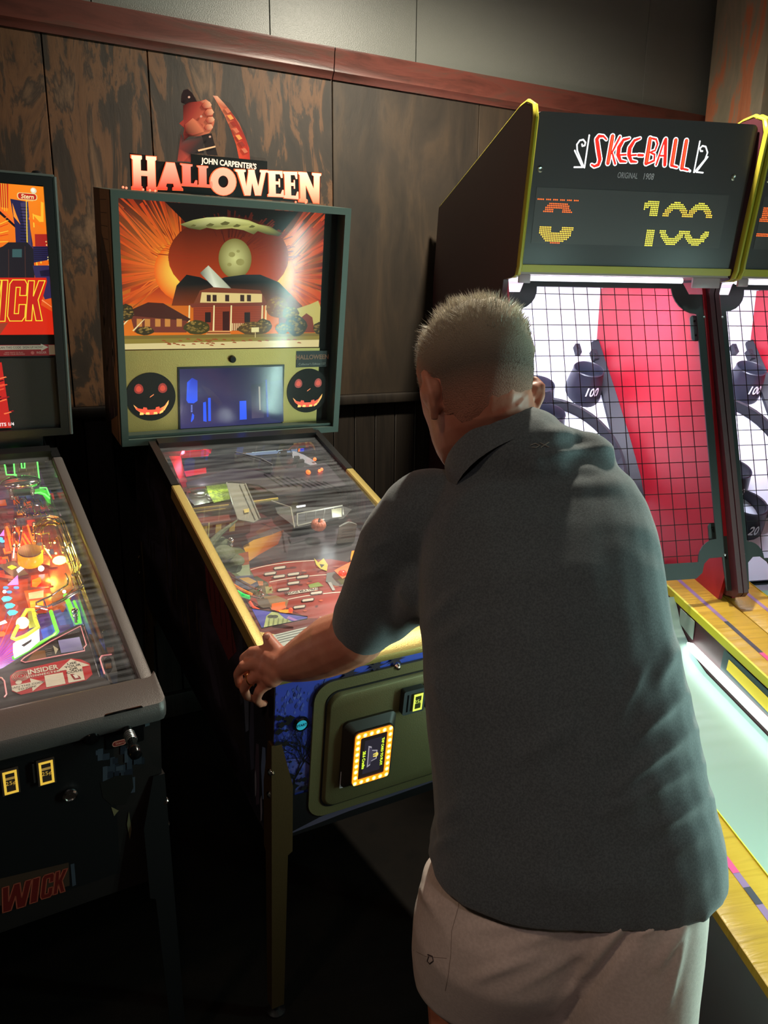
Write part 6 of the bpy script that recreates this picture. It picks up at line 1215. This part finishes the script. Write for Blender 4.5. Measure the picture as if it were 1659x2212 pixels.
    b = B(); b.prism([(wy0, rz(wy0)-.034), (wy1, rz(wy1)-.034), (wy1+.006, rz(wy1)-.10), (wy0, rz(wy0)-.10)], Fr((.6105, 0, 0), (0, 1, 0), (0, 0, 1)), -.006, 0); wd_ = obj('ball_window', b, mk('teal_frame', s(44, 74, 80), .4), t)
    b = B(); b.prism([(wy0+.02, rz(wy0)-.048), (wy1-.03, rz(wy1-.03)-.048), (wy1-.025, rz(wy1)-.088), (wy0+.02, rz(wy0)-.088)], Fr((.6105, 0, 0), (0, 1, 0), (0, 0, 1)), -.0075, -.006); obj('window_panel', b, mk('yellow_lit_panel', s(236, 214, 50), .3, emis=.25), wd_)
    # lower body
    b = B(); b.box(.021, SW-.021, V0, V0+.02, .02, rz(V0)-.17); b.box(.021, SW-.021, .26, 1.15, .0, .60); obj('base_cabinet', b, m_body, t)
    lamp('header_glow', 'AREA', (.36, .46, 1.735), 20, (.84, .88, 1), .5, None, t, shape='RECTANGLE', size_y=.06)
    lamp('lane_glow', 'AREA', (.585, -1.2, rz(-1.2)-.112), 22, (.62, 1, .90), 2.3, None, t, shape='RECTANGLE', size_y=.03)
    return t
def fixlights(t):
    for o in t.children:
        if o.name.startswith('header_glow'): o.rotation_euler = (R_(48), 0, 0)          # down and inwards
        if o.name.startswith('lane_glow'): o.rotation_euler = (Vector((-1, 0, .10))).to_track_quat('-Z', 'X').to_euler()
def ring(u, v, cu, cv, rx, ry, w_): 
    q = math.hypot((u-cu)/rx, (v-cv)/ry); q2 = math.hypot((u-cu)/(rx-w_), (v-cv)/(ry-w_)); return q <= 1 and q2 >= 1
YL, YL2, RD = s(255, 244, 70), s(255, 200, 60), s(255, 96, 30)
def g100(u, v):
    gap = .130 < v < .168
    if not gap and .081 < v < .212:
        if .428 < u < .452 or (.405 < u < .43 and .185 < v-(u-.405)*.5 < .205): return YL
        if ring(u, v, .515, .148, .048, .064, .020) or ring(u, v, .600, .148, .048, .064, .020): return YL if (v < .17 or v > .19) else YL2
    if .203 < v < .209 and .05 < u < .182 and int(u*170) % 4: return RD
    if .166 < v < .196 and abs(u-.120) < .054-(v-.166)*.9 and not (v < .178 and abs(u-.120) < .014): return RD if int(v*700) % 2 else YL2
    if .081 < v < .127 and abs(u-.122) < .056*math.sqrt(max(0, 1-((.127-v)/.048)**2)) and not (v > .110 and abs(u-.122) < .018-(.127-v)*.3): return RD if int(v*700) % 2 else YL2
def g2(u, v):
    if .166 < v < .206 and .05 < u < .068 + (v-.166)*.2: return RD
    if .163 < v < .172 and .045 < u < .14: return RD
    if .120 < v < .128 and .035 < u < .14: return RD
    if ring(u, v, .18, .148, .05, .06, .02) and not .130 < v < .166: return RD
    return None
LOC1, LOC2 = (1.5078, 1.8275, 0), (2.2435, 1.6002, 0)
MW = Matrix.Translation(LOC1) @ Matrix.Rotation(SKR, 4, 'Z'); XF = Matrix.Identity(4)
class _L: pass
LOGO_F = Fr((0, .196, 1.761), (1, 0, 0), (0, -math.sin(AM), math.cos(AM)))
def _pxfix(fr, mw):
    inv = mw.inverted()
    def f(x, y):
        o = inv @ EYE; d = inv.to_3x3() @ ray(x, y); t = (fr.O-o).dot(fr.N)/d.dot(fr.N); q = o+d*t-fr.O; return (q.dot(fr.U), q.dot(fr.V))
    return f
LOGO_M = _L(); LOGO_M.px = _pxfix(LOGO_F, MW.copy())
CY = .86
def cpos(x, y, yy): F0 = Fr((0, yy, 0)); u, z = F0.px(x, y); return u, yy, z
c1_ = cpos(1272, 797, .88); c2_ = cpos(1163, 828, .86); c3_ = cpos(1176, 890, .74)
CUPS = [(c1_[0], c1_[1], c1_[2], .078, '100'), (SW-c1_[0], c1_[1], c1_[2], .078, '100'), (.385, c2_[1], c2_[2], .078, '50'), (.385, c3_[1], c3_[2], .078, '40'), (.385, .60, 1.02, .082, '30'), (.385, .50, .90, .10, '20')]
print('cups', CUPS)
sk1 = skeeball('black and yellow alley-ball machine whose display reads 100, directly right of the player', LOC1, g100); fixlights(sk1)
sk2 = skeeball('alley-ball machine cut by the right frame edge, beside the one showing 100', LOC2, g2); fixlights(sk2)
reset()
# ================================================================== the man
from mathutils.bvhtree import BVHTree
from mathutils import Quaternion
reset()
FH = Vector((math.sin(-YAW), math.cos(-YAW), 0)); RH = Vector((FH.y, -FH.x, 0)); UP = Vector((0, 0, 1))
def mp(px, py, fwd):
    d = ray(px, py); return EYE + d*(fwd/d.dot(FH))
def topx(p):
    q = MROT.transposed() @ (Vector(p)-EYE); c, s_ = math.cos(ROLL), math.sin(ROLL); x, z = q.x/q.y, q.z/q.y
    return (829.5 + FPX*(c*x - s_*z), 1106 - FPX*(s_*x + c*z))
def sell(t, p):
    c, s_ = math.cos(t), math.sin(t); return (math.copysign(abs(c)**(2/p), c), math.copysign(abs(s_)**(2/p), s_))
def bodyring(py, L, R, fwd, bk, tilt, n=28, p=2.4, sh=0, fr=None):
    a, c = mp(L, py, fwd), mp(R, py, fwd); ce = (a+c)/2; rv = (c-a)/2 - (c-a).normalized()*sh; th = R_(tilt)
    fd = FH*math.cos(th) - UP*math.sin(th); out = []
    for k in range(n):
        x, y = sell(2*PI*k/n, p); q = (fr or bk) if y > 0 else bk
        out.append(ce + rv*x + fd*y*(q-sh))
    return out
def finish(name, b, mat, parent, voxel, it=6, fac=.5, fn=None, sub=0):
    o = obj('tmp', b, mat, None, sm=False); o.name = name; o.data.name = name
    m = o.modifiers.new('r', 'REMESH'); m.mode = 'VOXEL'; m.voxel_size = voxel
    m = o.modifiers.new('s', 'SMOOTH'); m.iterations = it; m.factor = fac
    dg = bpy.context.evaluated_depsgraph_get(); dg.update(); me = bpy.data.meshes.new_from_object(o.evaluated_get(dg))
    o.modifiers.clear(); old = o.data; o.data = me; bpy.data.meshes.remove(old); me.name = name
    if fn:
        ns = [v.normal.copy() for v in me.vertices]
        for v, nn in zip(me.vertices, ns): v.co += nn*fn(v.co, nn)
    for q in me.polygons: q.use_smooth = True
    if not me.materials: me.materials.append(mat)
    o.parent = parent; return o
def limb(b, pts, n=14, squash=None):
    """pts: (point, r across, r other)"""
    P_ = [Vector(p[0]) for p in pts]; b.tube(P_, 0, n, rr=[p[1] for p in pts])
    for p in pts: b.ball(p[0], p[1]*.98, n=12)
PM = thing('person', 'man in a charcoal polo shirt and light khaki shorts leaning over the middle pinball machine', 'person', (0, 0, 0))
hipc = mp(1220, 1900, 1.03); PM.location = (hipc.x, hipc.y, 0); PMI = Matrix.Translation((-hipc.x, -hipc.y, 0)); XF = PMI
m_skin = bpy.data.materials.new('skin'); m_skin.use_nodes = True
nt = m_skin.node_tree; bs = nt.nodes['Principled BSDF']; n1 = nt.nodes.new('ShaderNodeTexNoise'); n1.inputs['Scale'].default_value = 14; n1.inputs['Detail'].default_value = 5
rr_ = nt.nodes.new('ShaderNodeValToRGB'); rr_.color_ramp.elements[0].position = .35; rr_.color_ramp.elements[1].position = .7; rr_.color_ramp.elements[0].color = s(190, 116, 92); rr_.color_ramp.elements[1].color = s(216, 150, 122)
tc_ = nt.nodes.new('ShaderNodeTexCoord'); nt.links.new(tc_.outputs['Object'], n1.inputs[0]); nt.links.new(n1.outputs[0], rr_.inputs[0]); nt.links.new(rr_.outputs[0], bs.inputs['Base Color']); bs.inputs['Roughness'].default_value = .5
bs.inputs['Subsurface Weight'].default_value = .12; bs.inputs['Subsurface Radius'].default_value = (.02, .008, .004)
n2 = nt.nodes.new('ShaderNodeTexNoise'); n2.inputs['Scale'].default_value = 180; bp_ = nt.nodes.new('ShaderNodeBump'); bp_.inputs['Strength'].default_value = .25; bp_.inputs['Distance'].default_value = .001
nt.links.new(tc_.outputs['Object'], n2.inputs[0]); nt.links.new(n2.outputs[0], bp_.inputs['Height']); nt.links.new(bp_.outputs[0], bs.inputs['Normal'])
m_shirt = mk('charcoal_knit', s(76, 85, 89), .85, bump=(900, .5, .0008), var=(350, s(95, 104, 108)), sheen=.25)
m_shorts = mk('khaki_cotton', s(214, 198, 188), .8, bump=(700, .35, .0006), var=(200, s(226, 210, 200)), sheen=.15)
# ---- torso
TOR = [(1862, 928, 1556, 1.030, .150, 0), (1845, 922, 1560, 1.030, .150, 0), (1780, 935, 1549, 1.035, .150, 2), (1700, 932, 1526, 1.050, .145, 5), (1600, 925, 1500, 1.070, .142, 8), (1450, 913, 1466, 1.10, .138, 12),
       (1340, 905, 1440, 1.13, .136, 16), (1240, 902, 1424, 1.16, .132, 20), (1160, 908, 1410, 1.195, .125, 26), (1100, 925, 1388, 1.22, .110, 32), (1050, 962, 1352, 1.24, .092, 38), (1005, 1000, 1305, 1.25, .076, 42), (965, 1030, 1250, 1.255, .064, 46)]
b = B(); b.loft([bodyring(*t, sh=.012) for t in TOR[2:]]); 
pel = [bodyring(1900, 935, 1530, 1.03, .13, 0, sh=.015), bodyring(1780, 935, 1549, 1.035, .14, 2, sh=.015)]
# neck and head
HC = mp(1024, 832, 1.27); yaw_, pit = R_(-4), R_(-24)
HM = Matrix.Translation(HC) @ Matrix.Rotation(yaw_, 4, 'Z') @ Matrix.Rotation(R_(4), 4, 'Y') @ Matrix.Rotation(pit, 4, 'X')
H = lambda x, y, z: HM @ Vector((x, y, z))
HR = [(.124, -.012, .022, .028), (.115, -.012, .046, .058), (.097, -.012, .066, .084), (.066, -.010, .081, .102), (.033, -.006, .086, .108), (0, -.002, .086, .106), (-.03, .004, .082, .098), (-.055, .010, .073, .088), (-.078, .022, .066, .074), (-.098, .034, .056, .058), (-.114, .046, .042, .042), (-.124, .056, .026, .026)]
def headring(z, yc, hx_, hy, g=0, n=28): return [H((hx_+g)*math.cos(2*PI*k/n), yc+(hy+g)*math.sin(2*PI*k/n)*(1.0 if math.sin(2*PI*k/n) < 0 else .96), z) for k in range(n)]
b.loft([headring(*q) for q in HR[::-1]])
nb = mp(1090, 972, 1.25); limb(b, [(H(.004, -.026, -.02), .070), (mp(1062, 905, 1.265), .072), (nb, .076)], 18)
limb(b, [(H(0, .098, -.005), .010), (H(0, .108, -.028), .012), (H(0, .113, -.042), .013)], 10)       # nose
for sx in (-1, 1): limb(b, [(H(sx*.012, .108, -.044), .008), (H(sx*.016, .102, -.043), .007)], 8); limb(b, [(H(sx*.012, .093, .012), .010), (H(sx*.045, .082, .012), .010)], 8)
limb(b, [(H(-.022, .094, -.066), .006), (H(0, .102, -.064), .008), (H(.022, .094, -.066), .006)], 8); limb(b, [(H(-.018, .092, -.075), .006), (H(0, .099, -.076), .008), (H(.018, .092, -.075), .006)], 8); b.ball(H(0, .085, -.108), .018, n=10)
for sx in (-1, 1):                                           # ears: rim and lobe
    e = [H(sx*(.082+o_), y, z) for o_, y, z in ((.004, .000, -.014), (.014, -.010, .006), (.021, -.026, .006), (.024, -.036, -.010), (.021, -.036, -.028), (.014, -.026, -.046), (.006, -.012, -.060), (-.002, -.004, -.050))]
    b.tube(e, 0, 8, rr=[.005, .006, .0065, .0065, .006, .006, .007, .005]); b.tube([H(sx*.084, -.008, -.006), H(sx*.093, -.020, -.024), H(sx*.086, -.014, -.045)], 0, 8, rr=[.011, .017, .011]); b.ball(H(sx*.095, -.024, -.022), .017, (1, 1, 1.3), 10); b.ball(H(sx*.088, -.014, -.030), .016, n=10); limb(b, [(H(sx*.082, -.012, -.012), .010), (H(sx*.080, -.016, -.042), .009)], 8)
# left arm
SHL, SHR_ = mp(905, 1115, 1.25), mp(1322, 1125, 1.245)
limb(b, [(SHL+RH*.025-UP*.01, .052), (mp(856, 1220, 1.285), .050), (mp(806, 1330, 1.325), .052), (mp(770, 1372, 1.345), .056), (mp(722, 1392, 1.375), .0585), (mp(690, 1408, 1.395), .054), (mp(655, 1424, 1.415), .0455), (mp(628, 1434, 1.43), .037), (mp(612, 1438, 1.438), .031)], 18)
# left hand: palm and back of hand
for x, y, f, r in ((600, 1428, 1.444, .026), (598, 1448, 1.440, .026), (584, 1420, 1.452, .021), (580, 1442, 1.446, .022), (588, 1462, 1.440, .022), (566, 1416, 1.460, .016), (562, 1436, 1.454, .017), (566, 1456, 1.448, .017), (576, 1474, 1.444, .016)): b.ball(mp(x, y, f-.010), r, n=14)
FING = [[(572, 1406, 1.462, .0125), (545, 1408, 1.474, .0118), (527, 1422, 1.494, .0100), (526, 1444, 1.517, .0090), (536, 1460, 1.532, .0080)], [(564, 1430, 1.455, .0125), (527, 1438, 1.464, .0122), (514, 1456, 1.484, .0104), (517, 1478, 1.506, .0092), (530, 1490, 1.522, .0080)],
        [(568, 1454, 1.448, .012), (538, 1469, 1.454, .0116), (527, 1488, 1.470, .0100), (534, 1505, 1.490, .0088), (548, 1510, 1.506, .0078)], [(580, 1474, 1.443, .011), (560, 1492, 1.446, .0108), (554, 1510, 1.460, .0094), (562, 1520, 1.476, .0084), (572, 1519, 1.488, .0075)],
        [(606, 1416, 1.446, .0160), (594, 1398, 1.458, .0140), (582, 1384, 1.470, .0125), (578, 1376, 1.476, .0112)]]
for fg in FING: limb(b, [(mp(x, y, f-.013), r) for x, y, f, r in fg], 12)
# right arm reaching to the other corner of the machine
RC = Vector((1.098, 1.405, .958)); elR = (SHR_+RC)/2 - RH*.02 + Vector((0, 0, -.10))
limb(b, [(SHR_, .060), (SHR_.lerp(elR, .5), .054), (elR, .046), (elR.lerp(RC, .3), .048), (elR.lerp(RC, .8), .032), (RC, .027)], 16)
cr = RC + Vector((.03, .055, -.015)); b.ball(RC.lerp(cr, .5), .030, n=12); b.ball(cr, .026, n=12)
for k in range(4):
    q = cr + Vector((.006-.004*k, .03-.021*k, -.004-.004*k)); limb(b, [(q, .012), (q+Vector((.022, .006, -.012)), .011), (q+Vector((.028, .010, -.035)), .009), (q+Vector((.024, .012, -.052)), .008)], 10)
limb(b, [(RC+Vector((-.02, .03, 0)), .013), (RC+Vector((-.024, .062, -.002)), .012), (RC+Vector((-.02, .085, -.008)), .010)], 10)
# legs
LK, RK = mp(985, 2180, 1.13), Vector((0, 0, 0)); LHp, RHp = mp(1090, 1960, 1.06), mp(1370, 1960, 1.02)
LK = Vector((LK.x, LK.y, .50)); RK = RHp + Vector((.02, .03, 0)); RK.z = .50; LA = LK + Vector((-.01, -.08, 0)); LA.z = .10; RA = RK + Vector((.02, -.07, 0)); RA.z = .10
for hp, kn, an in ((LHp, LK, LA), (RHp, RK, RA)): limb(b, [(hp, .088), (hp.lerp(kn, .5), .076), (hp.lerp(kn, .85), .062), (kn, .058), (kn.lerp(an, .3)-FH*.015, .056), (kn.lerp(an, .7), .042), (an, .036), (Vector((an.x, an.y, .05))+Vector((0, .05, 0)), .036)], 18)
b.loft(pel)
def skinfn(p, n): return noise.noise(p*38)*.0008
body = finish('body', b, m_skin, PM, .0034, 3, .5, skinfn)
for sx in (-1, 1):
    b = B(); b.ball(H(sx*.031, .088, .001), .012, n=12); obj('eye', b, mk('eye_white', s(226, 222, 214), .2), body)
# nails, ring, forearm hair
b = B(s(226, 170, 150)); q = mp(577, 1375, 1.456); b.ball(q-ray(577, 1375).normalized()*.008, .0062, (1, .5, 1.1), 10); obj('thumbnail', b, mk('nail', s(230, 176, 156), .25), body)
b = B(); q0, q1 = mp(548, 1464, 1.440), mp(540, 1468, 1.442); dz_ = (q1-q0).normalized(); u_ = dz_.orthogonal().normalized(); v_ = dz_.cross(u_); b.tube([q1+u_*.0122*math.cos(a*PI/12)+v_*.0122*math.sin(a*PI/12) for a in range(24)], .0016, 6, True); obj('gold_ring', b, mk('ring_gold', s(214, 170, 90), .2, 1), body)
# ---- hair: shell plus short strands
def hairline(x, y, z): return z > -.028 - .02*(y < -.02) + (.065 if y > .045 else 0)+(.02 if abs(x) > .07 and y > -.02 else 0)
b = B(); random.seed(11)
def headsurf(th, z):
    for (q0, q1) in zip(HR, HR[1:]):
        if q1[0] <= z <= q0[0]:
            t = (z-q1[0])/(q0[0]-q1[0]); yc, hx_, hy = [q1[i]+(q0[i]-q1[i])*t for i in (1, 2, 3)]; return Vector((hx_*math.cos(th), yc+hy*math.sin(th)*(1 if math.sin(th) < 0 else .96), z))
    return Vector((0, -.012, .124))
rings = []
for i in range(15):
    z = .125 - i*.0152; rg_ = []
    for k in range(36):
        th = 2*PI*k/36; zz = z; p = headsurf(th, max(z, -.12)); y = p.y; lim = -.082 if y < -.03 else -.082+(y+.03)*1.15
        g_ = (.005 if p.z > .03 else .0030)*max(0, min(1, (p.z-lim)/.03))-.0006
        if p.z < lim: p = headsurf(th, min(.11, max(lim, -.09))); g_ = -.004
        c = Vector((0, p.y*.0, p.z*.3)); d = (p-c).normalized(); rg_.append(HM @ (p + d*(g_ + .0022*noise.noise(p*60)*(p.z > .03)*2)))
    rings.append(rg_)
b.loft(rings); HI = (HM).inverted()
for f in b.bm.faces:
    for l in f.loops:
        q_ = HI @ l.vert.co; z = q_.z; lm = -.082 if q_.y < -.03 else -.082+(q_.y+.03)*1.15; t = max(0, min(1, (z-lm-.012)/.07)); l[b.cl] = MIX(s(200, 132, 106), MIX(s(112, 100, 88), s(168, 156, 134), max(0, min(1, (z-.01)/.06))), t)
hair = obj('hair', b, mk('short_hair', 'attr', .8, bump=(500, 1, .002)), body)
b = B(); 
for k in range(14000):
    th = random.random()*2*PI; zz = -.06+.185*random.random()**.8; p = headsurf(th, min(zz, .1235))
    if zz > .09 and random.random() < .6: r_ = random.random()**.5; p = Vector((.05*r_*math.cos(th), -.012+.062*r_*math.sin(th), .125-.012*r_*r_))
    lim = -.06 if p.y < -.02 else -.06+(p.y+.02)*1.15
    if p.z < lim: continue
    t = max(0, min(1, (p.z-.03)/.06)); ln = .004 + .016*t*(.5+.8*random.random()); d = Vector((p.x, p.y, max(0, p.z)*.8+.01)).normalized()
    d = (d + Vector((random.uniform(-.5, .5), .35+random.uniform(-.4, .5), random.uniform(-.2, .6)))*(.35+.55*t)).normalized(); d = (d + noise.noise_vector(p*48)*1.1*t).normalized(); sd_ = d.cross(Vector((random.uniform(-1, 1), random.uniform(-1, 1), random.uniform(-1, 1)))).normalized()*.0006
    base = p*1.0; tip = base + d*ln + Vector((0, 0, 0)); c = MIX(s(140, 130, 114), s(255, 250, 232), min(1, t*random.random()*1.3+.12)); b.face([HM@(base-sd_), HM@(base+sd_), HM@(tip)], c)
hs = obj('hair_strands', b, mk('strand', 'attr', .45), hair, sm=False, recalc=False); hs['kind'] = 'stuff'
# ---- shirt
b = B(); b.loft([bodyring(*t) for t in TOR])
limb(b, [(SHL+RH*.018, .083), (mp(868, 1185, 1.27), .078), (mp(838, 1250, 1.295), .074), (mp(808, 1310, 1.32), .070), (mp(786, 1345, 1.335), .066)], 18)
SE = mp(776, 1358, 1.342); limb(b, [(mp(920, 1270, 1.20), .05), (mp(870, 1320, 1.28), .040), (mp(842, 1352, 1.315), .036)], 12)
limb(b, [(SHR_-RH*.01, .070), (SHR_.lerp(elR, .5), .074), (SHR_.lerp(elR, .85), .066)], 16)
limb(b, [(mp(1130, 1010, 1.225), .095), (mp(1100, 990, 1.238), .094)], 20); b.ball(mp(1270, 1000, 1.225), .045, n=12); b.ball(mp(1010, 1045, 1.235), .04, n=12)
RIDG = [((1462, 1390), (1425, 1470), 12, .006), ((1480, 1500), (1375, 1590), 12, .007), ((1500, 1575), (1330, 1700), 13, .008), ((1520, 1650), (1300, 1760), 12, .006), ((1535, 1720), (1400, 1800), 13, .007), ((1545, 1790), (1420, 1850), 14, .005), ((1400, 1430), (1340, 1540), 11, .004), ((1250, 1560), (1120, 1640), 16, .004),
        ((940, 1790), (1010, 1720), 14, .006), ((930, 1840), (985, 1800), 10, .007), ((915, 1350), (1010, 1260), 12, .005), ((930, 1400), (1040, 1330), 12, .004), ((1180, 930), (1300, 950), 11, .008), ((1160, 985), (1330, 965), 9, .007), ((1140, 1010), (1300, 1015), 10, .004), ((1150, 1050), (1400, 1040), 14, .004), ((800, 1190), (850, 1160), 10, .004), ((770, 1250), (830, 1230), 10, .005), ((930, 1460), (980, 1560), 12, .004), ((1010, 1060), (960, 1130), 12, .003)]
def shirtfn(p, n):
    x, y = topx(p); d = 0
    for (ax, ay), (bx, by), w_, am in RIDG:
        vx, vy = bx-ax, by-ay; L2 = vx*vx+vy*vy; t = max(0, min(1, ((x-ax)*vx+(y-ay)*vy)/L2)); q = math.hypot(x-ax-vx*t, y-ay-vy*t)
        w_ *= 1.25
        if q < w_*3: d += .95*am*math.exp(-(q/w_)**2)*math.sin(PI*(.1+.8*t))
    return d + noise.noise(Vector((p.x*7, p.y*7, p.z*4)))*.005 + noise.noise(p*22)*.0016
off_ = Vector((hipc.x, hipc.y, 0))
shirt = finish('shirt', b, m_shirt, PM, .0060, 10, .5, lambda p, n: shirtfn(p+off_, n))
def bvh(o): dg = bpy.context.evaluated_depsgraph_get(); return BVHTree.FromPolygons([v.co+off_ for v in o.data.vertices], [p.vertices for p in o.data.polygons])
T_sh = bvh(shirt)
def on(T, x, y, lift=.001):
    d = ray(x, y).normalized(); h_ = T.ray_cast(EYE, d); return h_[0] - d*lift if h_[0] else None
def line_on(b, T, pts, r, lift=.0005, step=8, **k):
    out = []
    for (a, c) in zip(pts, pts[1:]):
        n = max(1, int(math.hypot(c[0]-a[0], c[1]-a[1])/step))
        for i in range(n): q = on(T, a[0]+(c[0]-a[0])*i/n, a[1]+(c[1]-a[1])*i/n, lift); out.append(q) if q else None
    q = on(T, *pts[-1], lift); out.append(q) if q else None
    if len(out) > 1: b.tube(out, r, 6, **k)
# collar: folded band round the neck
b = B(); ax_ = (UP*.62 + FH*.64 - RH*.44).normalized(); u_ = RH - ax_*RH.dot(ax_); u_.normalize(); v_ = ax_.cross(u_); n = 36; cc = mp(1084, 982, 1.245)
cs = []
for (hh, r0, e) in ((-.035, .106, 0), (-.012, .103, 0), (.010, .097, 0), (.020, .093, 0), (.021, .088, 0), (.005, .088, 0), (-.03, .092, 0)):
    cs.append([cc + ax_*(hh + .004*math.sin(a*4*PI/n)) + u_*(r0*1.02*math.cos(2*PI*a/n)) + v_*(r0*.86*math.sin(2*PI*a/n)) for a in range(n)])
b.loft(cs, cap=False); co = obj('collar', b, m_shirt, shirt)
b = B(s(150, 146, 138)); line_on(b, T_sh, [(1146, 962), (1156, 958), (1166, 962), (1158, 967), (1148, 966)], .0009, .001, 3); line_on(b, T_sh, [(1166, 956), (1186, 966)], .0009, .001, 3); line_on(b, T_sh, [(1186, 955), (1168, 967)], .0009, .001, 3); obj('neck_mark', b, m_paint, shirt)
if 0: b = B(); line_on(b, T_sh, [(925, 1838), (975, 1878), (1050, 1926), (1150, 1956), (1250, 1962), (1350, 1942), (1450, 1902), (1545, 1852)], .0007, .0002, 10); 0
# ---- shorts
b = B()
LEGL = [(1860, 952, 1330, 1.045, .138, 0), (1920, 915, 1300, 1.05, .150, 0), (1990, 893, 1290, 1.06, .152, 0), (2050, 888, 1290, 1.08, .142, 2), (2108, 893, 1285, 1.09, .125, 2), (2150, 938, 1252, 1.10, .10, 0), (2185, 1005, 1248, 1.09, .09, 0), (2225, 1046, 1244, 1.08, .08, 0)]
LEGR = [(1860, 1120, 1522, 1.015, .13, 0), (1930, 1150, 1518, 1.01, .13, 0), (2020, 1185, 1508, 1.005, .125, 0), (2110, 1200, 1496, 1.0, .12, 0), (2210, 1206, 1488, .995, .115, 0), (2320, 1210, 1484, .99, .112, 0)]
b.loft([bodyring(*t, p=2.1) for t in LEGL]); b.loft([bodyring(*t, p=2.1) for t in LEGR]); b.loft([bodyring(*t, sh=.006) for t in ((1780, 965, 1515, 1.035, .125, 2), (1860, 945, 1520, 1.03, .132, 0), (1930, 912, 1520, 1.03, .13, 0), (1980, 930, 1495, 1.05, .09, 0))])
RIDS = [((1400, 1925), (1195, 2185), 9, .007), ((1425, 1945), (1222, 2200), 13, -.013), ((1170, 2060), (1020, 2110), 12, .004), ((1290, 2040), (1100, 2140), 12, .003), ((1500, 1905), (1385, 1950), 9, .004), ((1500, 1930), (1400, 1985), 9, .004), ((1480, 1965), (1345, 2035), 8, .006), ((1480, 1985), (1420, 2090), 11, .007), ((1480, 2000), (1440, 2180), 9, .005), ((1100, 2080), (1010, 2130), 14, .003), ((1260, 1985), (1080, 2060), 16, .004), ((1200, 1990), (1000, 2010), 14, .003), ((930, 1850), (920, 1920), 9, .005), ((915, 1920), (935, 1960), 9, .005), ((1080, 1950), (1000, 1930), 12, .003)]
def shortfn(p, n):
    x, y = topx(p); d = 0
    for (ax, ay), (bx, by), w_, am in RIDS:
        vx, vy = bx-ax, by-ay; L2 = vx*vx+vy*vy; t = max(0, min(1, ((x-ax)*vx+(y-ay)*vy)/L2)); q = math.hypot(x-ax-vx*t, y-ay-vy*t)
        if q < w_*3: d += am*math.exp(-(q/w_)**2)*math.sin(PI*(.12+.76*t))
    return d + noise.noise(Vector((p.x*8, p.y*8, p.z*5)))*.004
shorts = finish('shorts', b, m_shorts, PM, .0065, 14, .5, lambda p, n: shortfn(p+off_, n))
T_so = bvh(shorts)
b = B(); line_on(b, T_so, [(990, 1888), (996, 1915), (990, 1960), (976, 2010), (974, 2060), (968, 2110), (962, 2140)], .0006, .0, 8); obj('side_seam', b, mk('seam_line', s(160, 144, 134), .9), shorts)  # seam drawn as a thin, slightly darker line
b = B(); line_on(b, T_so, [(893, 2052), (920, 2066), (965, 2070)], .0005, .0, 8); obj('cuff_seam', b, mk('seam_line', s(160, 144, 134), .9), shorts)
b = B(); line_on(b, T_so, [(924, 2062), (934, 2066), (936, 2076), (928, 2082), (923, 2076), (926, 2066)], .0009, .001, 3); obj('small_emblem', b, mk('emblem_dark', s(70, 58, 60), .6), shorts)
# ---- shoes
for an in (LA, RA):
    b = B(); c = Vector((an.x, an.y, 0)); fd = Vector((.2, .98, 0)).normalized(); rd2 = Vector((fd.y, -fd.x, 0))
    pr = [(-.085, .024, .085), (-.06, .036, .10), (0, .040, .095), (.06, .045, .075), (.11, .050, .055), (.15, .046, .046), (.185, .034, .036), (.20, .018, .028)]
    b.loft([[c + fd*y + rd2*(w_*math.cos(2*PI*k/16)) + UP*(.022+(h_-.022)*max(0, math.sin(2*PI*k/16)) if math.sin(2*PI*k/16) > 0 else .012) for k in range(16)] for y, w_, h_ in pr]); so = obj('shoe', b, mk('shoe_grey', s(70, 70, 74), .6), PM)
    b = B(); b.loft([[c + fd*y + rd2*(w_*1.06*sx) + UP*z for sx, z in ((-1, 0), (1, 0), (1, .022), (-1, .022))] for y, w_, h_ in pr]); obj('sole', b, mk('sole_white', s(190, 188, 182), .6), so)
reset()
for o in list(bpy.data.objects):
    if o.type == 'MESH' and o.get('kind') is None and o.name.split('.')[0] in ('led', 'bolt', 'corner_plate', 'screw', 'red_lamp', 'orange_flasher', 'ring_lamp', 'ghostly_eye', 'lane_guide', 'flipper', 'orange_bars', 'post', 'chrome_post', 'bracket', 'base_cabinet', 'neon_edge', 'green_guide', 'pink_line', 'engraving', 'bricks', 'deck_ribs', 'board_curb', 'inner_side_panel', 'plunger_spring', 'rubber', 'corner_trim', 'gold_beam', 'header_box', 'wire_guide', 'hem_seam'): explode(o)
